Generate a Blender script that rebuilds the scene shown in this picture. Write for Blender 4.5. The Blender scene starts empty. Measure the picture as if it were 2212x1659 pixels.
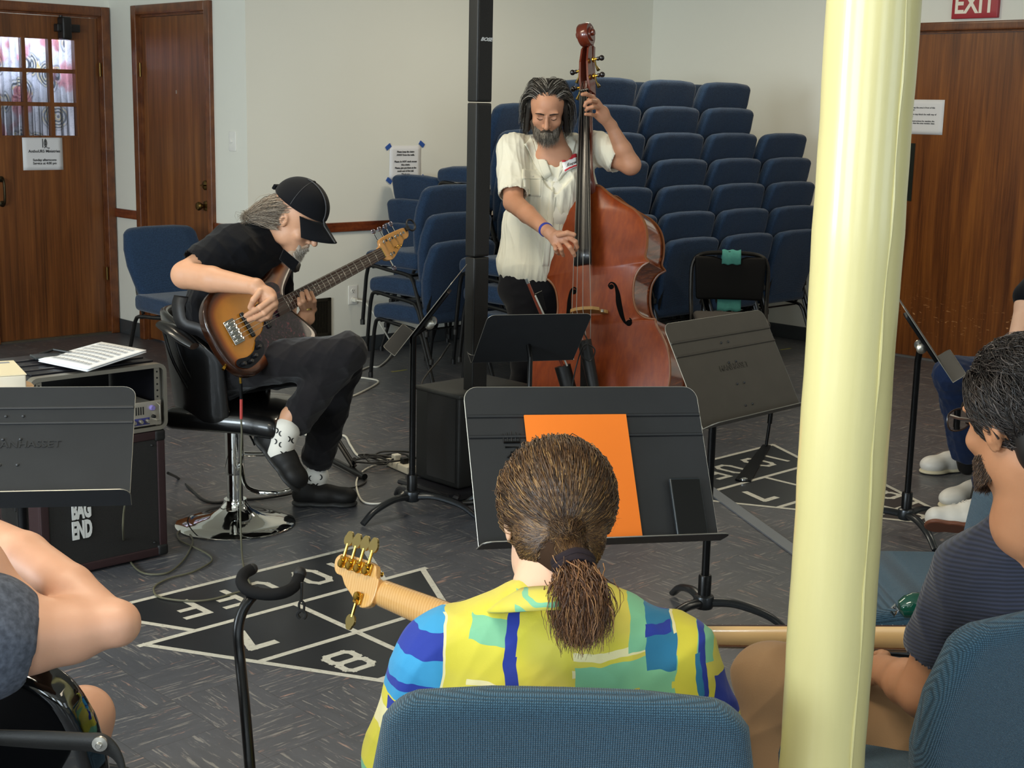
import bpy, math, random
import numpy as np
from mathutils import Vector, Matrix
R_ = math.radians
S = bpy.context.scene
COL = S.collection
random.seed(5); RNG = np.random.default_rng(7)

# ---------------------------------------------------------------- camera
FPX, PITCH, ROLL, CAMH = 3025.0, R_(11.12), R_(1.22), 1.6
_ct, _st = math.cos(PITCH), math.sin(PITCH)
_cr, _sr = math.cos(ROLL), math.sin(ROLL)
cF = Vector((0, _ct, -_st)); _R0 = Vector((1, 0, 0)); _U0 = Vector((0, _st, _ct))
cR = _R0*_cr + _U0*_sr; cU = _R0*(-_sr) + _U0*_cr
cam = bpy.data.cameras.new('camera'); camo = bpy.data.objects.new('camera', cam); COL.objects.link(camo)
cam.sensor_fit = 'HORIZONTAL'; cam.sensor_width = 36; cam.lens = FPX/2212*36; cam.clip_start = .05
camo.matrix_world = Matrix(((cR.x, cU.x, -cF.x, 0), (cR.y, cU.y, -cF.y, 0), (cR.z, cU.z, -cF.z, CAMH), (0, 0, 0, 1)))
S.camera = camo
S.view_settings.view_transform = 'Standard'; S.view_settings.look = 'None'
S.view_settings.gamma = 1; S.view_settings.use_curve_mapping = False
S.view_settings.exposure = 0.32
S.cycles.max_bounces = 6; S.cycles.use_denoising = True; S.cycles.caustics_reflective = False; S.cycles.caustics_refractive = False
S.cycles.sample_clamp_indirect = 6

# the room is square to this grid: e1 runs along the back wall, e2 points at it
GA = R_(44); E1 = Vector((math.cos(GA), math.sin(GA), 0)); E2 = Vector((-math.sin(GA), math.cos(GA), 0))
def G(a, b, z=0): return E1*a + E2*b + Vector((0, 0, z))

w = bpy.data.worlds.new('world'); S.world = w; w.use_nodes = True
w.node_tree.nodes['Background'].inputs[0].default_value = (.75, .85, 1, 1)
w.node_tree.nodes['Background'].inputs[1].default_value = .5
def area(name, loc, to, sx, sy, power, col):
    l = bpy.data.lights.new(name, 'AREA'); l.shape = 'RECTANGLE'; l.size = sx; l.size_y = sy; l.energy = power; l.color = col
    o = bpy.data.objects.new(name, l); COL.objects.link(o); o.location = loc
    o.rotation_euler = (Vector(to) - Vector(loc)).to_track_quat('-Z', 'Y').to_euler(); return o
# daylight through the windows of the left wall and of the wall behind the camera
DAY = (.80, .92, 1.0)
for i, b in enumerate((-1.6, 1.0, 3.6)):
    area('window_daylight', G(-2.9, b, 1.75), G(6, b+1.6, 1.2), 1.5, 1.3, (36, 85, 165)[i], DAY)
for a in (-1.2, 2.0, 5.2):
    area('window_daylight', G(a, -3.9, 1.75), G(a+.4, 6, 1.1), 1.5, 1.3, {-1.2: 38, 2.0: 26, 5.2: 8}[a], DAY)
area('curtain_backlight', G(4.3, 9.35, 2.2), G(4.3, 8.95, 1.65), .6, .4, 24, (.95, .96, 1.0))  # added light that brightens the door curtain from behind; no fixture there
WARM = (1.0, .87, .66)
for a, b in ((0.6, 1.6), (3.0, 4.6), (6.2, 2.2), (3.6, -.9), (6.4, 5.4), (.3, 5.2)):
    area('ceiling_lamp_light', G(a, b, 2.83), G(a, b+.0001, 0), 1.1, .28, {(3.6, -.9): 5, (6.2, 2.2): 15}.get((a, b), 24), WARM)

# ---------------------------------------------------------------- pixel helpers (photo pixels -> points in the room)
def ray(x, y): return cF + cR*((x-1106)/FPX) - cU*((y-829.5)/FPX)
def Zp(x, y, z=0.0):
    d = ray(x, y); return Vector((0, 0, CAMH)) + d*((z-CAMH)/d.z)
def Y(x, y, yy):
    d = ray(x, y); return Vector((0, 0, CAMH)) + d*(yy/d.y)

# ---------------------------------------------------------------- materials
def lin(h):
    if isinstance(h, str):
        h = h.lstrip('#'); c = [int(h[i:i+2], 16)/255 for i in (0, 2, 4)]
        return tuple(v/12.92 if v <= .04045 else ((v+.055)/1.055)**2.4 for v in c) + (1,)
    return tuple(h)+(1,) if len(h) == 3 else tuple(h)
class NT:
    def __init__(s, name):
        s.m = bpy.data.materials.new(name); s.m.use_nodes = True; s.t = s.m.node_tree; s.n = s.t.nodes
        s.b = s.n['Principled BSDF']
    def new(s, ty, **kw):
        n = s.n.new(ty)
        for k, v in kw.items():
            if k.startswith('i_'): n.inputs[int(k[2:]) if k[2:].isdigit() else k[2:].replace('_', ' ')].default_value = v
            else: setattr(n, k, v)
        return n
    def link(s, a, b): s.t.links.new(a, b)
    def coord(s, kind='Object', scale=(1, 1, 1), rot=(0, 0, 0)):
        c = s.new('ShaderNodeTexCoord'); m = s.new('ShaderNodeMapping'); m.inputs['Scale'].default_value = scale; m.inputs['Rotation'].default_value = rot
        s.link(c.outputs[kind], m.inputs[0]); return m.outputs[0]
    def noise(s, vec, scale=5, detail=3, rough=.5, dist=0):
        n = s.new('ShaderNodeTexNoise'); n.inputs['Scale'].default_value = scale; n.inputs['Detail'].default_value = detail
        n.inputs['Roughness'].default_value = rough; n.inputs['Distortion'].default_value = dist
        s.link(vec, n.inputs['Vector']); return n.outputs[0]
    def ramp(s, fac, stops, interp='LINEAR'):
        r = s.new('ShaderNodeValToRGB'); r.color_ramp.interpolation = interp
        e = r.color_ramp.elements
        while len(e) < len(stops): e.new(.5)
        for k, (p, c) in enumerate(stops): e[k].position = p; e[k].color = lin(c)
        s.link(fac, r.inputs[0]); return r.outputs[0]
    def math(s, op, a, b=None, c=None):
        n = s.new('ShaderNodeMath', operation=op)
        for k, v in enumerate((a, b, c)):
            if v is None: continue
            if isinstance(v, (int, float)): n.inputs[k].default_value = v
            else: s.link(v, n.inputs[k])
        return n.outputs[0]
    def mix(s, f, a, b, bt='MIX'):
        n = s.new('ShaderNodeMix', data_type='RGBA', blend_type=bt)
        for k, v in ((0, f), (6, a), (7, b)):
            if isinstance(v, (int, float)): n.inputs[k].default_value = v
            elif isinstance(v, (tuple, list, str)): n.inputs[k].default_value = lin(v)
            else: s.link(v, n.inputs[k])
        return n.outputs[2]
    def bump(s, h, strength=.3, dist=.002):
        n = s.new('ShaderNodeBump'); n.inputs['Strength'].default_value = strength; n.inputs['Distance'].default_value = dist
        s.link(h, n.inputs['Height']); s.link(n.outputs[0], s.b.inputs['Normal']); return n
    def col(s, c):
        if isinstance(c, (str, tuple)): s.b.inputs['Base Color'].default_value = lin(c)
        else: s.link(c, s.b.inputs['Base Color'])
    def set(s, **k):
        for a, v in k.items():
            i = s.b.inputs[a.replace('_', ' ')]
            if isinstance(v, (int, float, tuple)): i.default_value = v
            else: s.link(v, i)
MATS = {}
def M(name, color='#808080', rough=.5, metal=0.0, noise=0.0, nscale=20, bump=0.0, bscale=200, coat=0.0, sheen=0.0, spec=None, bdist=.001):
    if spec is None: spec = .12 if rough >= .8 else .5
    if name in MATS: return MATS[name]
    t = NT(name); c = lin(color)
    v = t.coord()
    if noise > 0:
        f = t.noise(v, nscale, 4)
        t.col(t.mix(f, tuple(max(0, x*(1-noise)) for x in c[:3]), tuple(min(1, x*(1+noise)) for x in c[:3])))
    else: t.col(c)
    t.set(Roughness=rough, Metallic=metal, Coat_Weight=coat, Sheen_Weight=sheen, Specular_IOR_Level=spec)
    if bump > 0: t.bump(t.noise(v, bscale, 3), bump, bdist)
    MATS[name] = t.m; return t.m

# ---------------------------------------------------------------- mesh builder
class MB:
    def __init__(s): s.v = []; s.f = []; s.mi = []; s.cm = 0
    def add(s, vs, fs):
        n = len(s.v); s.v += [tuple(p) for p in vs]; s.f += [tuple(i+n for i in f) for f in fs]; s.mi += [s.cm]*len(fs); return s
    def box(s, c, sz, rot=None, bev=0.0):
        x, y, z = (q/2 for q in sz); c = Vector(c)
        rm = rot if rot is not None else Matrix.Identity(3)
        if bev <= 0:
            p = [(sx*x, sy*y, sz_*z) for sx in (-1, 1) for sy in (-1, 1) for sz_ in (-1, 1)]
            f = [(0, 1, 3, 2), (4, 6, 7, 5), (0, 4, 5, 1), (2, 3, 7, 6), (0, 2, 6, 4), (1, 5, 7, 3)]
            return s.add([rm @ Vector(q) + c for q in p], f)
        return s.rbox(c, sz, bev, rm)
    def rbox(s, c, sz, r, rm=None, n=3, bulge=0.0, fn=None):
        # rounded box: a subdivided cube whose points are pulled in to corner spheres
        rm = rm if rm is not None else Matrix.Identity(3); c = Vector(c)
        hx, hy, hz = (q/2 for q in sz); r = min(r, hx*.999, hy*.999, hz*.999)
        def axis(h):
            a = [-h + r*(1-math.cos(k*math.pi/2/n)) for k in range(n+1)]
            m = 4
            inn = [(-h+r) + (2*h-2*r)*k/m for k in range(1, m)]
            return a + inn + [-q for q in reversed(a)]
        ax, ay, az = axis(hx), axis(hy), axis(hz)
        idx = {}; vs = []; fs = []
        def P(i, j, k):
            key = (i, j, k)
            if key in idx: return idx[key]
            p = Vector((ax[i], ay[j], az[k]))
            q = Vector((max(-hx+r, min(hx-r, p.x)), max(-hy+r, min(hy-r, p.y)), max(-hz+r, min(hz-r, p.z))))
            d = p-q
            if d.length > 1e-9: p = q + d.normalized()*r
            if bulge:
                u, v, w_ = p.x/hx, p.y/hy, p.z/hz
                p = Vector((p.x*(1+bulge*(1-v*v)*(1-w_*w_)*.3), p.y*(1+bulge*(1-u*u)*(1-w_*w_)), p.z*(1+bulge*(1-u*u)*(1-v*v))))
            if fn: p = fn(p)
            idx[key] = len(vs); vs.append(rm @ p + c); return idx[key]
        X, Yn, Z = len(ax)-1, len(ay)-1, len(az)-1
        for i in range(X):
            for j in range(Yn):
                fs.append((P(i, j, 0), P(i, j+1, 0), P(i+1, j+1, 0), P(i+1, j, 0)))
                fs.append((P(i, j, Z), P(i+1, j, Z), P(i+1, j+1, Z), P(i, j+1, Z)))
        for i in range(X):
            for k in range(Z):
                fs.append((P(i, 0, k), P(i+1, 0, k), P(i+1, 0, k+1), P(i, 0, k+1)))
                fs.append((P(i, Yn, k), P(i, Yn, k+1), P(i+1, Yn, k+1), P(i+1, Yn, k)))
        for j in range(Yn):
            for k in range(Z):
                fs.append((P(0, j, k), P(0, j, k+1), P(0, j+1, k+1), P(0, j+1, k)))
                fs.append((P(X, j, k), P(X, j+1, k), P(X, j+1, k+1), P(X, j, k+1)))
        return s.add(vs, fs)
    def tube(s, pts, r, n=8, cap=True, flat=1.0, up=None, closed=False):
        pts = [Vector(p) for p in pts]; m = len(pts)
        rs = r if isinstance(r, (list, tuple)) else [r]*m
        vs = []; fs = []; prev = None
        for i, p in enumerate(pts):
            if closed: t = pts[(i+1) % m]-pts[i-1]
            else: t = pts[min(i+1, m-1)]-pts[max(i-1, 0)]
            if t.length < 1e-9: t = Vector((0, 0, 1))
            t.normalize()
            if prev is None:
                a = Vector(up) if up is not None else (Vector((0, 0, 1)) if abs(t.z) < .9 else Vector((1, 0, 0)))
            else: a = prev
            a = a - t*a.dot(t)
            if a.length < 1e-6: a = t.orthogonal()
            a.normalize(); b = t.cross(a); prev = a
            for k in range(n):
                th = 2*math.pi*k/n
                vs.append(p + a*math.cos(th)*rs[i]*flat + b*math.sin(th)*rs[i])
        for i in range(m if closed else m-1):
            for k in range(n):
                j = (i+1) % m
                fs.append((i*n+k, i*n+(k+1) % n, j*n+(k+1) % n, j*n+k))
        if cap and not closed:
            fs.append(tuple(range(n))[::-1]); fs.append(tuple((m-1)*n+k for k in range(n)))
        return s.add(vs, fs)
    def lathe(s, prof, n=24, c=(0, 0, 0), rm=None):
        # prof: list of (radius, z)
        rm = rm if rm is not None else Matrix.Identity(3); c = Vector(c); vs = []; fs = []
        for r, z in prof:
            for k in range(n):
                th = 2*math.pi*k/n; vs.append(rm @ Vector((r*math.cos(th), r*math.sin(th), z)) + c)
        for i in range(len(prof)-1):
            for k in range(n):
                fs.append((i*n+k, i*n+(k+1) % n, (i+1)*n+(k+1) % n, (i+1)*n+k))
        fs.append(tuple(range(n))[::-1]); fs.append(tuple((len(prof)-1)*n+k for k in range(n)))
        return s.add(vs, fs)
    def prism(s, out, t, fr):
        # out: 2D outline, extruded by t; fr(u, v, w) -> point
        n = len(out); vs = [fr(u, v, 0) for u, v in out] + [fr(u, v, t) for u, v in out]
        fs = [tuple(range(n))[::-1], tuple(range(n, 2*n))] + [(i, (i+1) % n, n+(i+1) % n, n+i) for i in range(n)]
        return s.add(vs, fs)
    def ball(s, c, r, sc=(1, 1, 1), n=12, rm=None):
        rm = rm if rm is not None else Matrix.Identity(3); m = n//2; c = Vector(c); vs = []; fs = []
        for i in range(m+1):
            a = math.pi*i/m
            for k in range(n):
                b = 2*math.pi*k/n
                vs.append(rm @ Vector((r*sc[0]*math.sin(a)*math.cos(b), r*sc[1]*math.sin(a)*math.sin(b), r*sc[2]*math.cos(a)))+c)
        for i in range(m):
            for k in range(n):
                fs.append((i*n+k, (i+1)*n+k, (i+1)*n+(k+1) % n, i*n+(k+1) % n))
        return s.add(vs, fs)
    def obj(s, name, mat, parent=None, smooth=True, ang=40, **tags):
        me = bpy.data.meshes.new(name); me.from_pydata(s.v, [], s.f)
        mats = mat if isinstance(mat, (list, tuple)) else [mat]
        for m in mats: me.materials.append(m)
        if len(mats) > 1: me.polygons.foreach_set('material_index', s.mi)
        me.validate()
        if smooth:
            me.polygons.foreach_set('use_smooth', [True]*len(me.polygons)); me.set_sharp_from_angle(angle=R_(ang))
        me.update()
        return link(name, me, parent, **tags)
def link(name, data, parent=None, **tags):
    o = bpy.data.objects.new(name, data); COL.objects.link(o)
    if parent is not None:
        o.parent = parent
        if parent.type != 'EMPTY': pass
        elif parent.get('_world'):
            o.matrix_parent_inverse = Matrix.Translation(-Vector(parent['_world']))
            pass
    for k, v in tags.items(): o[k] = v
    return o
def thing(name, label, cat, loc=(0, 0, 0), rz=0.0, group=None, world=False):
    """an Empty at the thing's base; world=True: its parts are given in room coordinates"""
    o = bpy.data.objects.new(name, None); COL.objects.link(o); o.location = loc; o.rotation_euler = (0, 0, rz)
    o.empty_display_size = .05
    if world: o['_world'] = tuple(loc)
    o['label'] = label; o['category'] = cat
    if group: o['group'] = group
    return o
def tag(o, label, cat, group=None):
    o['label'] = label; o['category'] = cat
    if group: o['group'] = group
    return o
def copy_tree(o, parent=None):
    c = o.copy(); COL.objects.link(c); c.parent = parent
    for ch in list(o.children): copy_tree(ch, c)
    return c
from mathutils.bvhtree import BVHTree
class Surf:
    """finds where a line of sight meets a surface already built, so that stitched-on details lie on it"""
    def __init__(s, o):
        m = o.matrix_world if o.parent is None else Matrix.Identity(4)
        s.t = BVHTree.FromPolygons([m @ v.co for v in o.data.vertices], [tuple(p.vertices) for p in o.data.polygons])
    def __call__(s, x, y, off=.002, yy=2.0):
        d = ray(x, y).normalized(); h = s.t.ray_cast(Vector((0, 0, CAMH)), d)
        if h[0] is None: return Y(x, y, yy)
        n = h[1] if h[1].dot(d) < 0 else -h[1]
        return h[0]+n*off
    def patch(s, quad, nu, nv, off=.002, yy=2.0):
        """quad: four photo points; returns a grid of points on the surface"""
        a, b, c, d = [Vector((q[0], q[1])) for q in quad]; vs = []
        for j in range(nv+1):
            for i in range(nu+1):
                u, v = i/nu, j/nv; p = (a*(1-u)+b*u)*(1-v)+(d*(1-u)+c*u)*v; vs.append(s(p.x, p.y, off, yy))
        return vs, [(j*(nu+1)+i, j*(nu+1)+i+1, (j+1)*(nu+1)+i+1, (j+1)*(nu+1)+i) for j in range(nv) for i in range(nu)]
def on_patch(name, sf, quad, mat, parent, th=.003, off=.001, nu=8, nv=8, yy=2.0):
    mb = MB(); mb.add(*sf.patch(quad, nu, nv, off, yy)); o = mb.obj(name, mat, parent); md = o.modifiers.new('t', 'SOLIDIFY'); md.thickness = th; md.offset = 0; return o
def frame3(o, x, y, z):
    """matrix taking local axes to x,y,z"""
    return Matrix(((x.x, y.x, z.x), (x.y, y.y, z.y), (x.z, y.z, z.z)))
def smooth_path(pts, n=8, closed=False):
    P = [Vector(p) for p in pts]; out = []; m = len(P)
    rng = range(m) if closed else range(m-1)
    for i in rng:
        p0 = P[i-1] if (closed or i > 0) else P[0]*2-P[1]
        p1, p2 = P[i], P[(i+1) % m]
        p3 = P[(i+2) % m] if (closed or i+2 < m) else P[-1]*2-P[-2]
        for k in range(n):
            t = k/n
            out.append(.5*((2*p1)+(p2-p0)*t+(2*p0-5*p1+4*p2-p3)*t*t+(3*p1-p0-3*p2+p3)*t**3))
    if not closed: out.append(P[-1])
    return out
def text_mesh(name, body, size, mat, origin, xd, yd, parent=None, align='CENTER', extrude=.0004, bold=0.0, shear=0.0, spacing=1.0, sx=1.0):
    """flat lettering set out along xd (reading direction) and yd (up)"""
    cu = bpy.data.curves.new(name+'_t', 'FONT'); cu.body = body; cu.size = size; cu.align_x = align; cu.align_y = 'CENTER'
    cu.extrude = extrude; cu.offset = bold; cu.shear = shear; cu.space_line = spacing; cu.resolution_u = 3
    o = bpy.data.objects.new(name+'_t', cu); COL.objects.link(o)
    dg = bpy.context.evaluated_depsgraph_get(); me = bpy.data.meshes.new_from_object(o.evaluated_get(dg))
    bpy.data.objects.remove(o); me.name = name
    xd, yd = Vector(xd).normalized(), Vector(yd).normalized(); zd = xd.cross(yd)
    origin = Vector(origin)
    for v in me.vertices: c = v.co.copy(); v.co = origin + xd*c.x*sx + yd*c.y + zd*c.z
    me.materials.clear(); me.materials.append(mat)
    return link(name, me, parent)
# ---------------------------------------------------------------- bodies: smooth union of tapered limbs, meshed with surface nets
class SDF:
    def __init__(s, vox=.005, k=.02): s.p = []; s.vox = vox; s.k = k
    def cap(s, a, b, ra, rb, k=None, sc=None, sub=False):
        a = np.array(a, float); b = np.array(b, float); lo = np.minimum(a-ra, b-rb); hi = np.maximum(a+ra, b+rb)
        def f(P):
            ba = b-a; L2 = ba@ba; pa = P-a
            h = np.clip((pa@ba)/max(L2, 1e-12), 0, 1)
            return np.linalg.norm(pa-h[..., None]*ba, axis=-1)-(ra+(rb-ra)*h)
        s.p.append((f, lo, hi, s.k if k is None else k, sub)); return s
    def chain(s, pts, rs, k=None):
        for i in range(len(pts)-1): s.cap(pts[i], pts[i+1], rs[i], rs[i+1], k)
        return s
    def ell(s, c, r, rm=None, k=None, sub=False):
        c = np.array(c, float); r = np.array(r, float); R = np.array(rm) if rm is not None else np.eye(3)
        m = max(r); ext = np.sqrt(((R*r)**2).sum(1)); lo, hi = c-ext, c+ext
        def f(P):
            q = (P-c)@R; k0 = np.linalg.norm(q/r, axis=-1); k1 = np.linalg.norm(q/(r*r), axis=-1)
            return k0*(k0-1)/np.maximum(k1, 1e-9)
        s.p.append((f, lo, hi, s.k if k is None else k, sub)); return s
    def box(s, c, h, r, rm=None, k=None, sub=False):
        c = np.array(c, float); h = np.array(h, float); R = np.array(rm) if rm is not None else np.eye(3)
        ext = (np.abs(R)@h)+r; lo, hi = c-ext, c+ext
        def f(P):
            q = np.abs((P-c)@R)-(h-r); return np.linalg.norm(np.maximum(q, 0), axis=-1)+np.minimum(q.max(-1), 0)-r
        s.p.append((f, lo, hi, s.k if k is None else k, sub)); return s
    def ecap(s, a, b, ra, rb, xd, k=None):
        """limb with an oval section: ra, rb = (radius along xd, radius across)"""
        a = np.array(a, float); b = np.array(b, float); z = b-a; L = np.linalg.norm(z); z = z/L
        x = np.array(xd, float); x = x-z*(x@z); x /= np.linalg.norm(x); y = np.cross(z, x); m = max(*ra, *rb); lo, hi = np.minimum(a, b)-m, np.maximum(a, b)+m
        def f(P):
            q = P-a; t = np.clip(q@z/L, 0, 1); rx = ra[0]+(rb[0]-ra[0])*t; ry = ra[1]+(rb[1]-ra[1])*t
            u = (q@x)/rx; v = (q@y)/ry; w_ = (q@z-t*L)/np.minimum(rx, ry)
            d = np.sqrt(u*u+v*v+w_*w_); return (d-1)*np.minimum(rx, ry)
        s.p.append((f, lo, hi, s.k if k is None else k, False)); return s
    def mesh(s, disp=None):
        v = s.vox; mg = 3*v
        lo = np.min([p[1] for p in s.p if not p[4]], 0)-.012-mg; hi = np.max([p[2] for p in s.p if not p[4]], 0)+.012+mg
        n = np.ceil((hi-lo)/v).astype(int)+1
        D = np.full(n, .06, np.float32); ax = [lo[i]+v*np.arange(n[i]) for i in range(3)]
        for f, l, h, k, sub in s.p:
            e = k+mg+.004
            i0 = np.clip(np.floor((l-e-lo)/v).astype(int), 0, n-1); i1 = np.clip(np.ceil((h+e-lo)/v).astype(int)+1, 1, n)
            if (i1 <= i0).any(): continue
            sl = tuple(slice(a, b) for a, b in zip(i0, i1))
            Pg = np.stack(np.meshgrid(*[ax[i][sl[i]] for i in range(3)], indexing='ij'), -1)
            d = f(Pg).astype(np.float32); o = D[sl]
            if sub:
                d = -d
                if k > 0: hh = np.clip(.5-.5*(d-o)/k*-1*-1, 0, 1); hh = np.clip(.5+.5*(d-o)/k, 0, 1); D[sl] = o*(1-hh)+d*hh+k*hh*(1-hh)
                else: D[sl] = np.maximum(o, d)
            else:
                if k > 0: hh = np.clip(.5+.5*(o-d)/k, 0, 1); D[sl] = o*(1-hh)+d*hh-k*hh*(1-hh)
                else: D[sl] = np.minimum(o, d)
        return nets(D, lo, v)
def merged(vox, *sds):
    q = SDF(vox, sds[0].k); q.p = [p for s_ in sds for p in s_.p if not p[4]]+[p for s_ in sds for p in s_.p if p[4]]; return q
def lift(paths, core, off=.0015):
    """keep strands on the outside of the solid they grow over"""
    t = BVHTree.FromPolygons([v.co for v in core.data.vertices], [tuple(p.vertices) for p in core.data.polygons]); sh = paths.shape; P = paths.reshape(-1, 3)
    for i in range(len(P)):
        h = t.find_nearest(Vector(P[i]), .05)
        if h[0] is None: continue
        d = (Vector(P[i])-h[0]).dot(h[1])
        if d < off: P[i] += np.array(h[1]*(off-d))
    return P.reshape(sh)
def nets(D, lo, v):
    s = D < 0
    nx, ny, nz = D.shape
    acc = np.zeros((nx-1, ny-1, nz-1, 3), np.float32); cnt = np.zeros((nx-1, ny-1, nz-1), np.float32)
    def cellsl(off): return tuple(slice(o, o+m) for o, m in zip(off, (nx-1, ny-1, nz-1)))
    for axis in range(3):
        o1, o2 = [a for a in range(3) if a != axis]
        for p in (0, 1):
            for q in (0, 1):
                off0 = [0, 0, 0]; off0[o1] = p; off0[o2] = q; off1 = list(off0); off1[axis] = 1
                a = D[cellsl(off0)]; b = D[cellsl(off1)]; m = (a < 0) != (b < 0)
                t = np.where(m, a/np.where(m, a-b, 1), 0)
                acc[..., axis] += t*m; acc[..., o1] += p*m; acc[..., o2] += q*m; cnt += m
    act = cnt > 0; idx = -np.ones(act.shape, np.int64); idx[act] = np.arange(act.sum())
    ii = np.argwhere(act); vs = (acc[act]/cnt[act][:, None]+ii)*v+lo
    faces = []
    for axis in range(3):
        o1, o2 = [(1, 2), (2, 0), (0, 1)][axis]
        sl0 = [slice(None)]*3; sl1 = [slice(None)]*3; sl0[axis] = slice(0, -1); sl1[axis] = slice(1, None)
        a = s[tuple(sl0)]; b = s[tuple(sl1)]; e = np.argwhere(a != b)
        ok = (e[:, o1] > 0) & (e[:, o2] > 0) & (e[:, o1] < act.shape[o1]) & (e[:, o2] < act.shape[o2]); e = e[ok]
        if not len(e): continue
        ina = a[tuple(e.T)]
        def c(d1, d2): q = e.copy(); q[:, o1] -= d1; q[:, o2] -= d2; return idx[tuple(q.T)]
        q = np.stack([c(1, 1), c(0, 1), c(0, 0), c(1, 0)], 1); q[~ina] = q[~ina][:, ::-1]; faces.append(q)
    return vs, np.concatenate(faces)
def sdf_obj(name, sd, mat, parent=None, relax=2, disp=None, extra=None):
    """sd: one SDF or several, joined in one mesh"""
    V = []; Fc = []; n = 0
    for q in (sd if isinstance(sd, (list, tuple)) else [sd]):
        v, f = q.mesh()
        for _ in range(relax):
            s_ = np.zeros_like(v); c_ = np.zeros(len(v))
            for a, b in ((0, 1), (1, 2), (2, 3), (3, 0)):
                np.add.at(s_, f[:, a], v[f[:, b]]); np.add.at(s_, f[:, b], v[f[:, a]]); np.add.at(c_, f[:, a], 1); np.add.at(c_, f[:, b], 1)
            v = v*.5+.5*s_/c_[:, None]
        if disp is not None:
            fn = np.cross(v[f[:, 2]]-v[f[:, 0]], v[f[:, 3]]-v[f[:, 1]]); nn = np.zeros_like(v)
            for a in range(4): np.add.at(nn, f[:, a], fn)
            nn /= np.maximum(np.linalg.norm(nn, axis=1), 1e-12)[:, None]; v = v+nn*disp(v)[:, None]
        V.append(v); Fc.append(f+n); n += len(v)
    v = np.concatenate(V); f = np.concatenate(Fc)
    me = bpy.data.meshes.new(name); me.vertices.add(len(v)); me.vertices.foreach_set('co', v.astype(np.float32).ravel())
    me.loops.add(len(f)*4); me.loops.foreach_set('vertex_index', f.astype(np.int32).ravel())
    me.polygons.add(len(f)); me.polygons.foreach_set('loop_start', np.arange(0, len(f)*4, 4, dtype=np.int32))
    me.update(calc_edges=True); me.polygons.foreach_set('use_smooth', [True]*len(f)); me.materials.append(mat); me.update()
    return link(name, me, parent)
def folds(scale, amp, seed=0, aniso=(1, 1, 1), sharp=1.6):
    """soft cloth folds: summed sine ridges in random directions"""
    r = np.random.default_rng(seed); W = r.normal(size=(7, 3)); W /= np.linalg.norm(W, axis=1)[:, None]; W = W*np.array(aniso)*scale*(r.uniform(.6, 1.6, (7, 1))); ph = r.uniform(0, 6.28, 7)
    def f(v):
        q = v + .02*np.sin(v[:, [1, 2, 0]]*scale*.35+ph[:3]); o = np.zeros(len(v))
        for k in range(7): o += (1-np.abs(np.sin(q@W[k]+ph[k])))**sharp*r_[k]
        return (o/3.5-.5)*amp*2
    r_ = r.uniform(.4, 1, 7)
    return f
def skin_mat(name, c, c2, rough=.48):
    t = NT(name); v = t.coord(); n = t.noise(v, 26, 4); n2 = t.noise(v, 7, 3)
    t.col(t.mix(t.math('MULTIPLY', t.math('ADD', n, n2), .5), c, c2)); t.set(Roughness=rough, Subsurface_Weight=.12, Specular_IOR_Level=.4); t.b.inputs['Subsurface Radius'].default_value = (.012, .005, .003); t.b.inputs['Subsurface Scale'].default_value = 1.0
    t.bump(t.noise(v, 380, 3), .12, .0006); return t.m
def V3(v): return np.array([v[0], v[1], v[2]], float)
def ortho(z, hint):
    z = V3(z); z /= np.linalg.norm(z); h = V3(hint); y = h-z*(h@z); y /= np.linalg.norm(y); x = np.cross(y, z); return x, y, z
# ---------------------------------------------------------------- head with a face. local axes: x = its left, y = forward, z = up; origin between the ears
def head(sd, c, R, s=1.0, beard=0.0, nose=1.0):
    c = V3(c); R = np.array(R)
    P = lambda x, y, z: c + R@(np.array([x, y, z])*s)
    E = lambda p, r, k=.012, sub=False, tilt=None: sd.ell(P(*p), np.array(r)*s, R, k, sub)
    E((0, -.012, .045), (.074, .092, .082), .02)          # skull
    E((0, .012, .02), (.068, .078, .085), .02)           # brow and temples
    E((0, .030, -.035), (.056, .060, .062), .02)          # face
    E((0, .048, -.085), (.032, .035, .026), .02)          # chin
    for q in (-1, 1):
        E((q*.045, .0, -.055), (.018, .035, .032), .025)  # jaw
        E((q*.040, .062, -.018), (.022, .018, .018), .018)  # cheek
        E((q*.030, .090, .014), (.015, .012, .009), .006, True)  # eye socket
        E((q*.030, .078, .012), (.0135, .0125, .0115), .002)  # eyeball under its lid
        E((q*.030, .080, .033), (.022, .010, .008), .014)  # brow ridge
    sd.cap(P(0, .089, .020), P(0, .111*nose, -.022), .0072*s, .0115*s, .008)
    for q in (-1, 1): E((q*.012, .094, -.027), (.008, .010, .0075), .006)
    E((0, .084, -.055), (.023, .010, .0065), .005); E((0, .083, -.064), (.019, .010, .006), .004)
    sd.cap(P(-.019, .093, -.0595), P(.019, .093, -.0595), .0014*s, .0014*s, .002) if False else None
    for q in (-1, 1):                                      # ears
        E((q*.074, -.006, .004), (.006, .018, .030), .008); E((q*.080, -.008, .010), (.0055, .0185, .021), .004); E((q*.0835, -.002, .004), (.006, .008, .012), .002, True)
    return P
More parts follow.
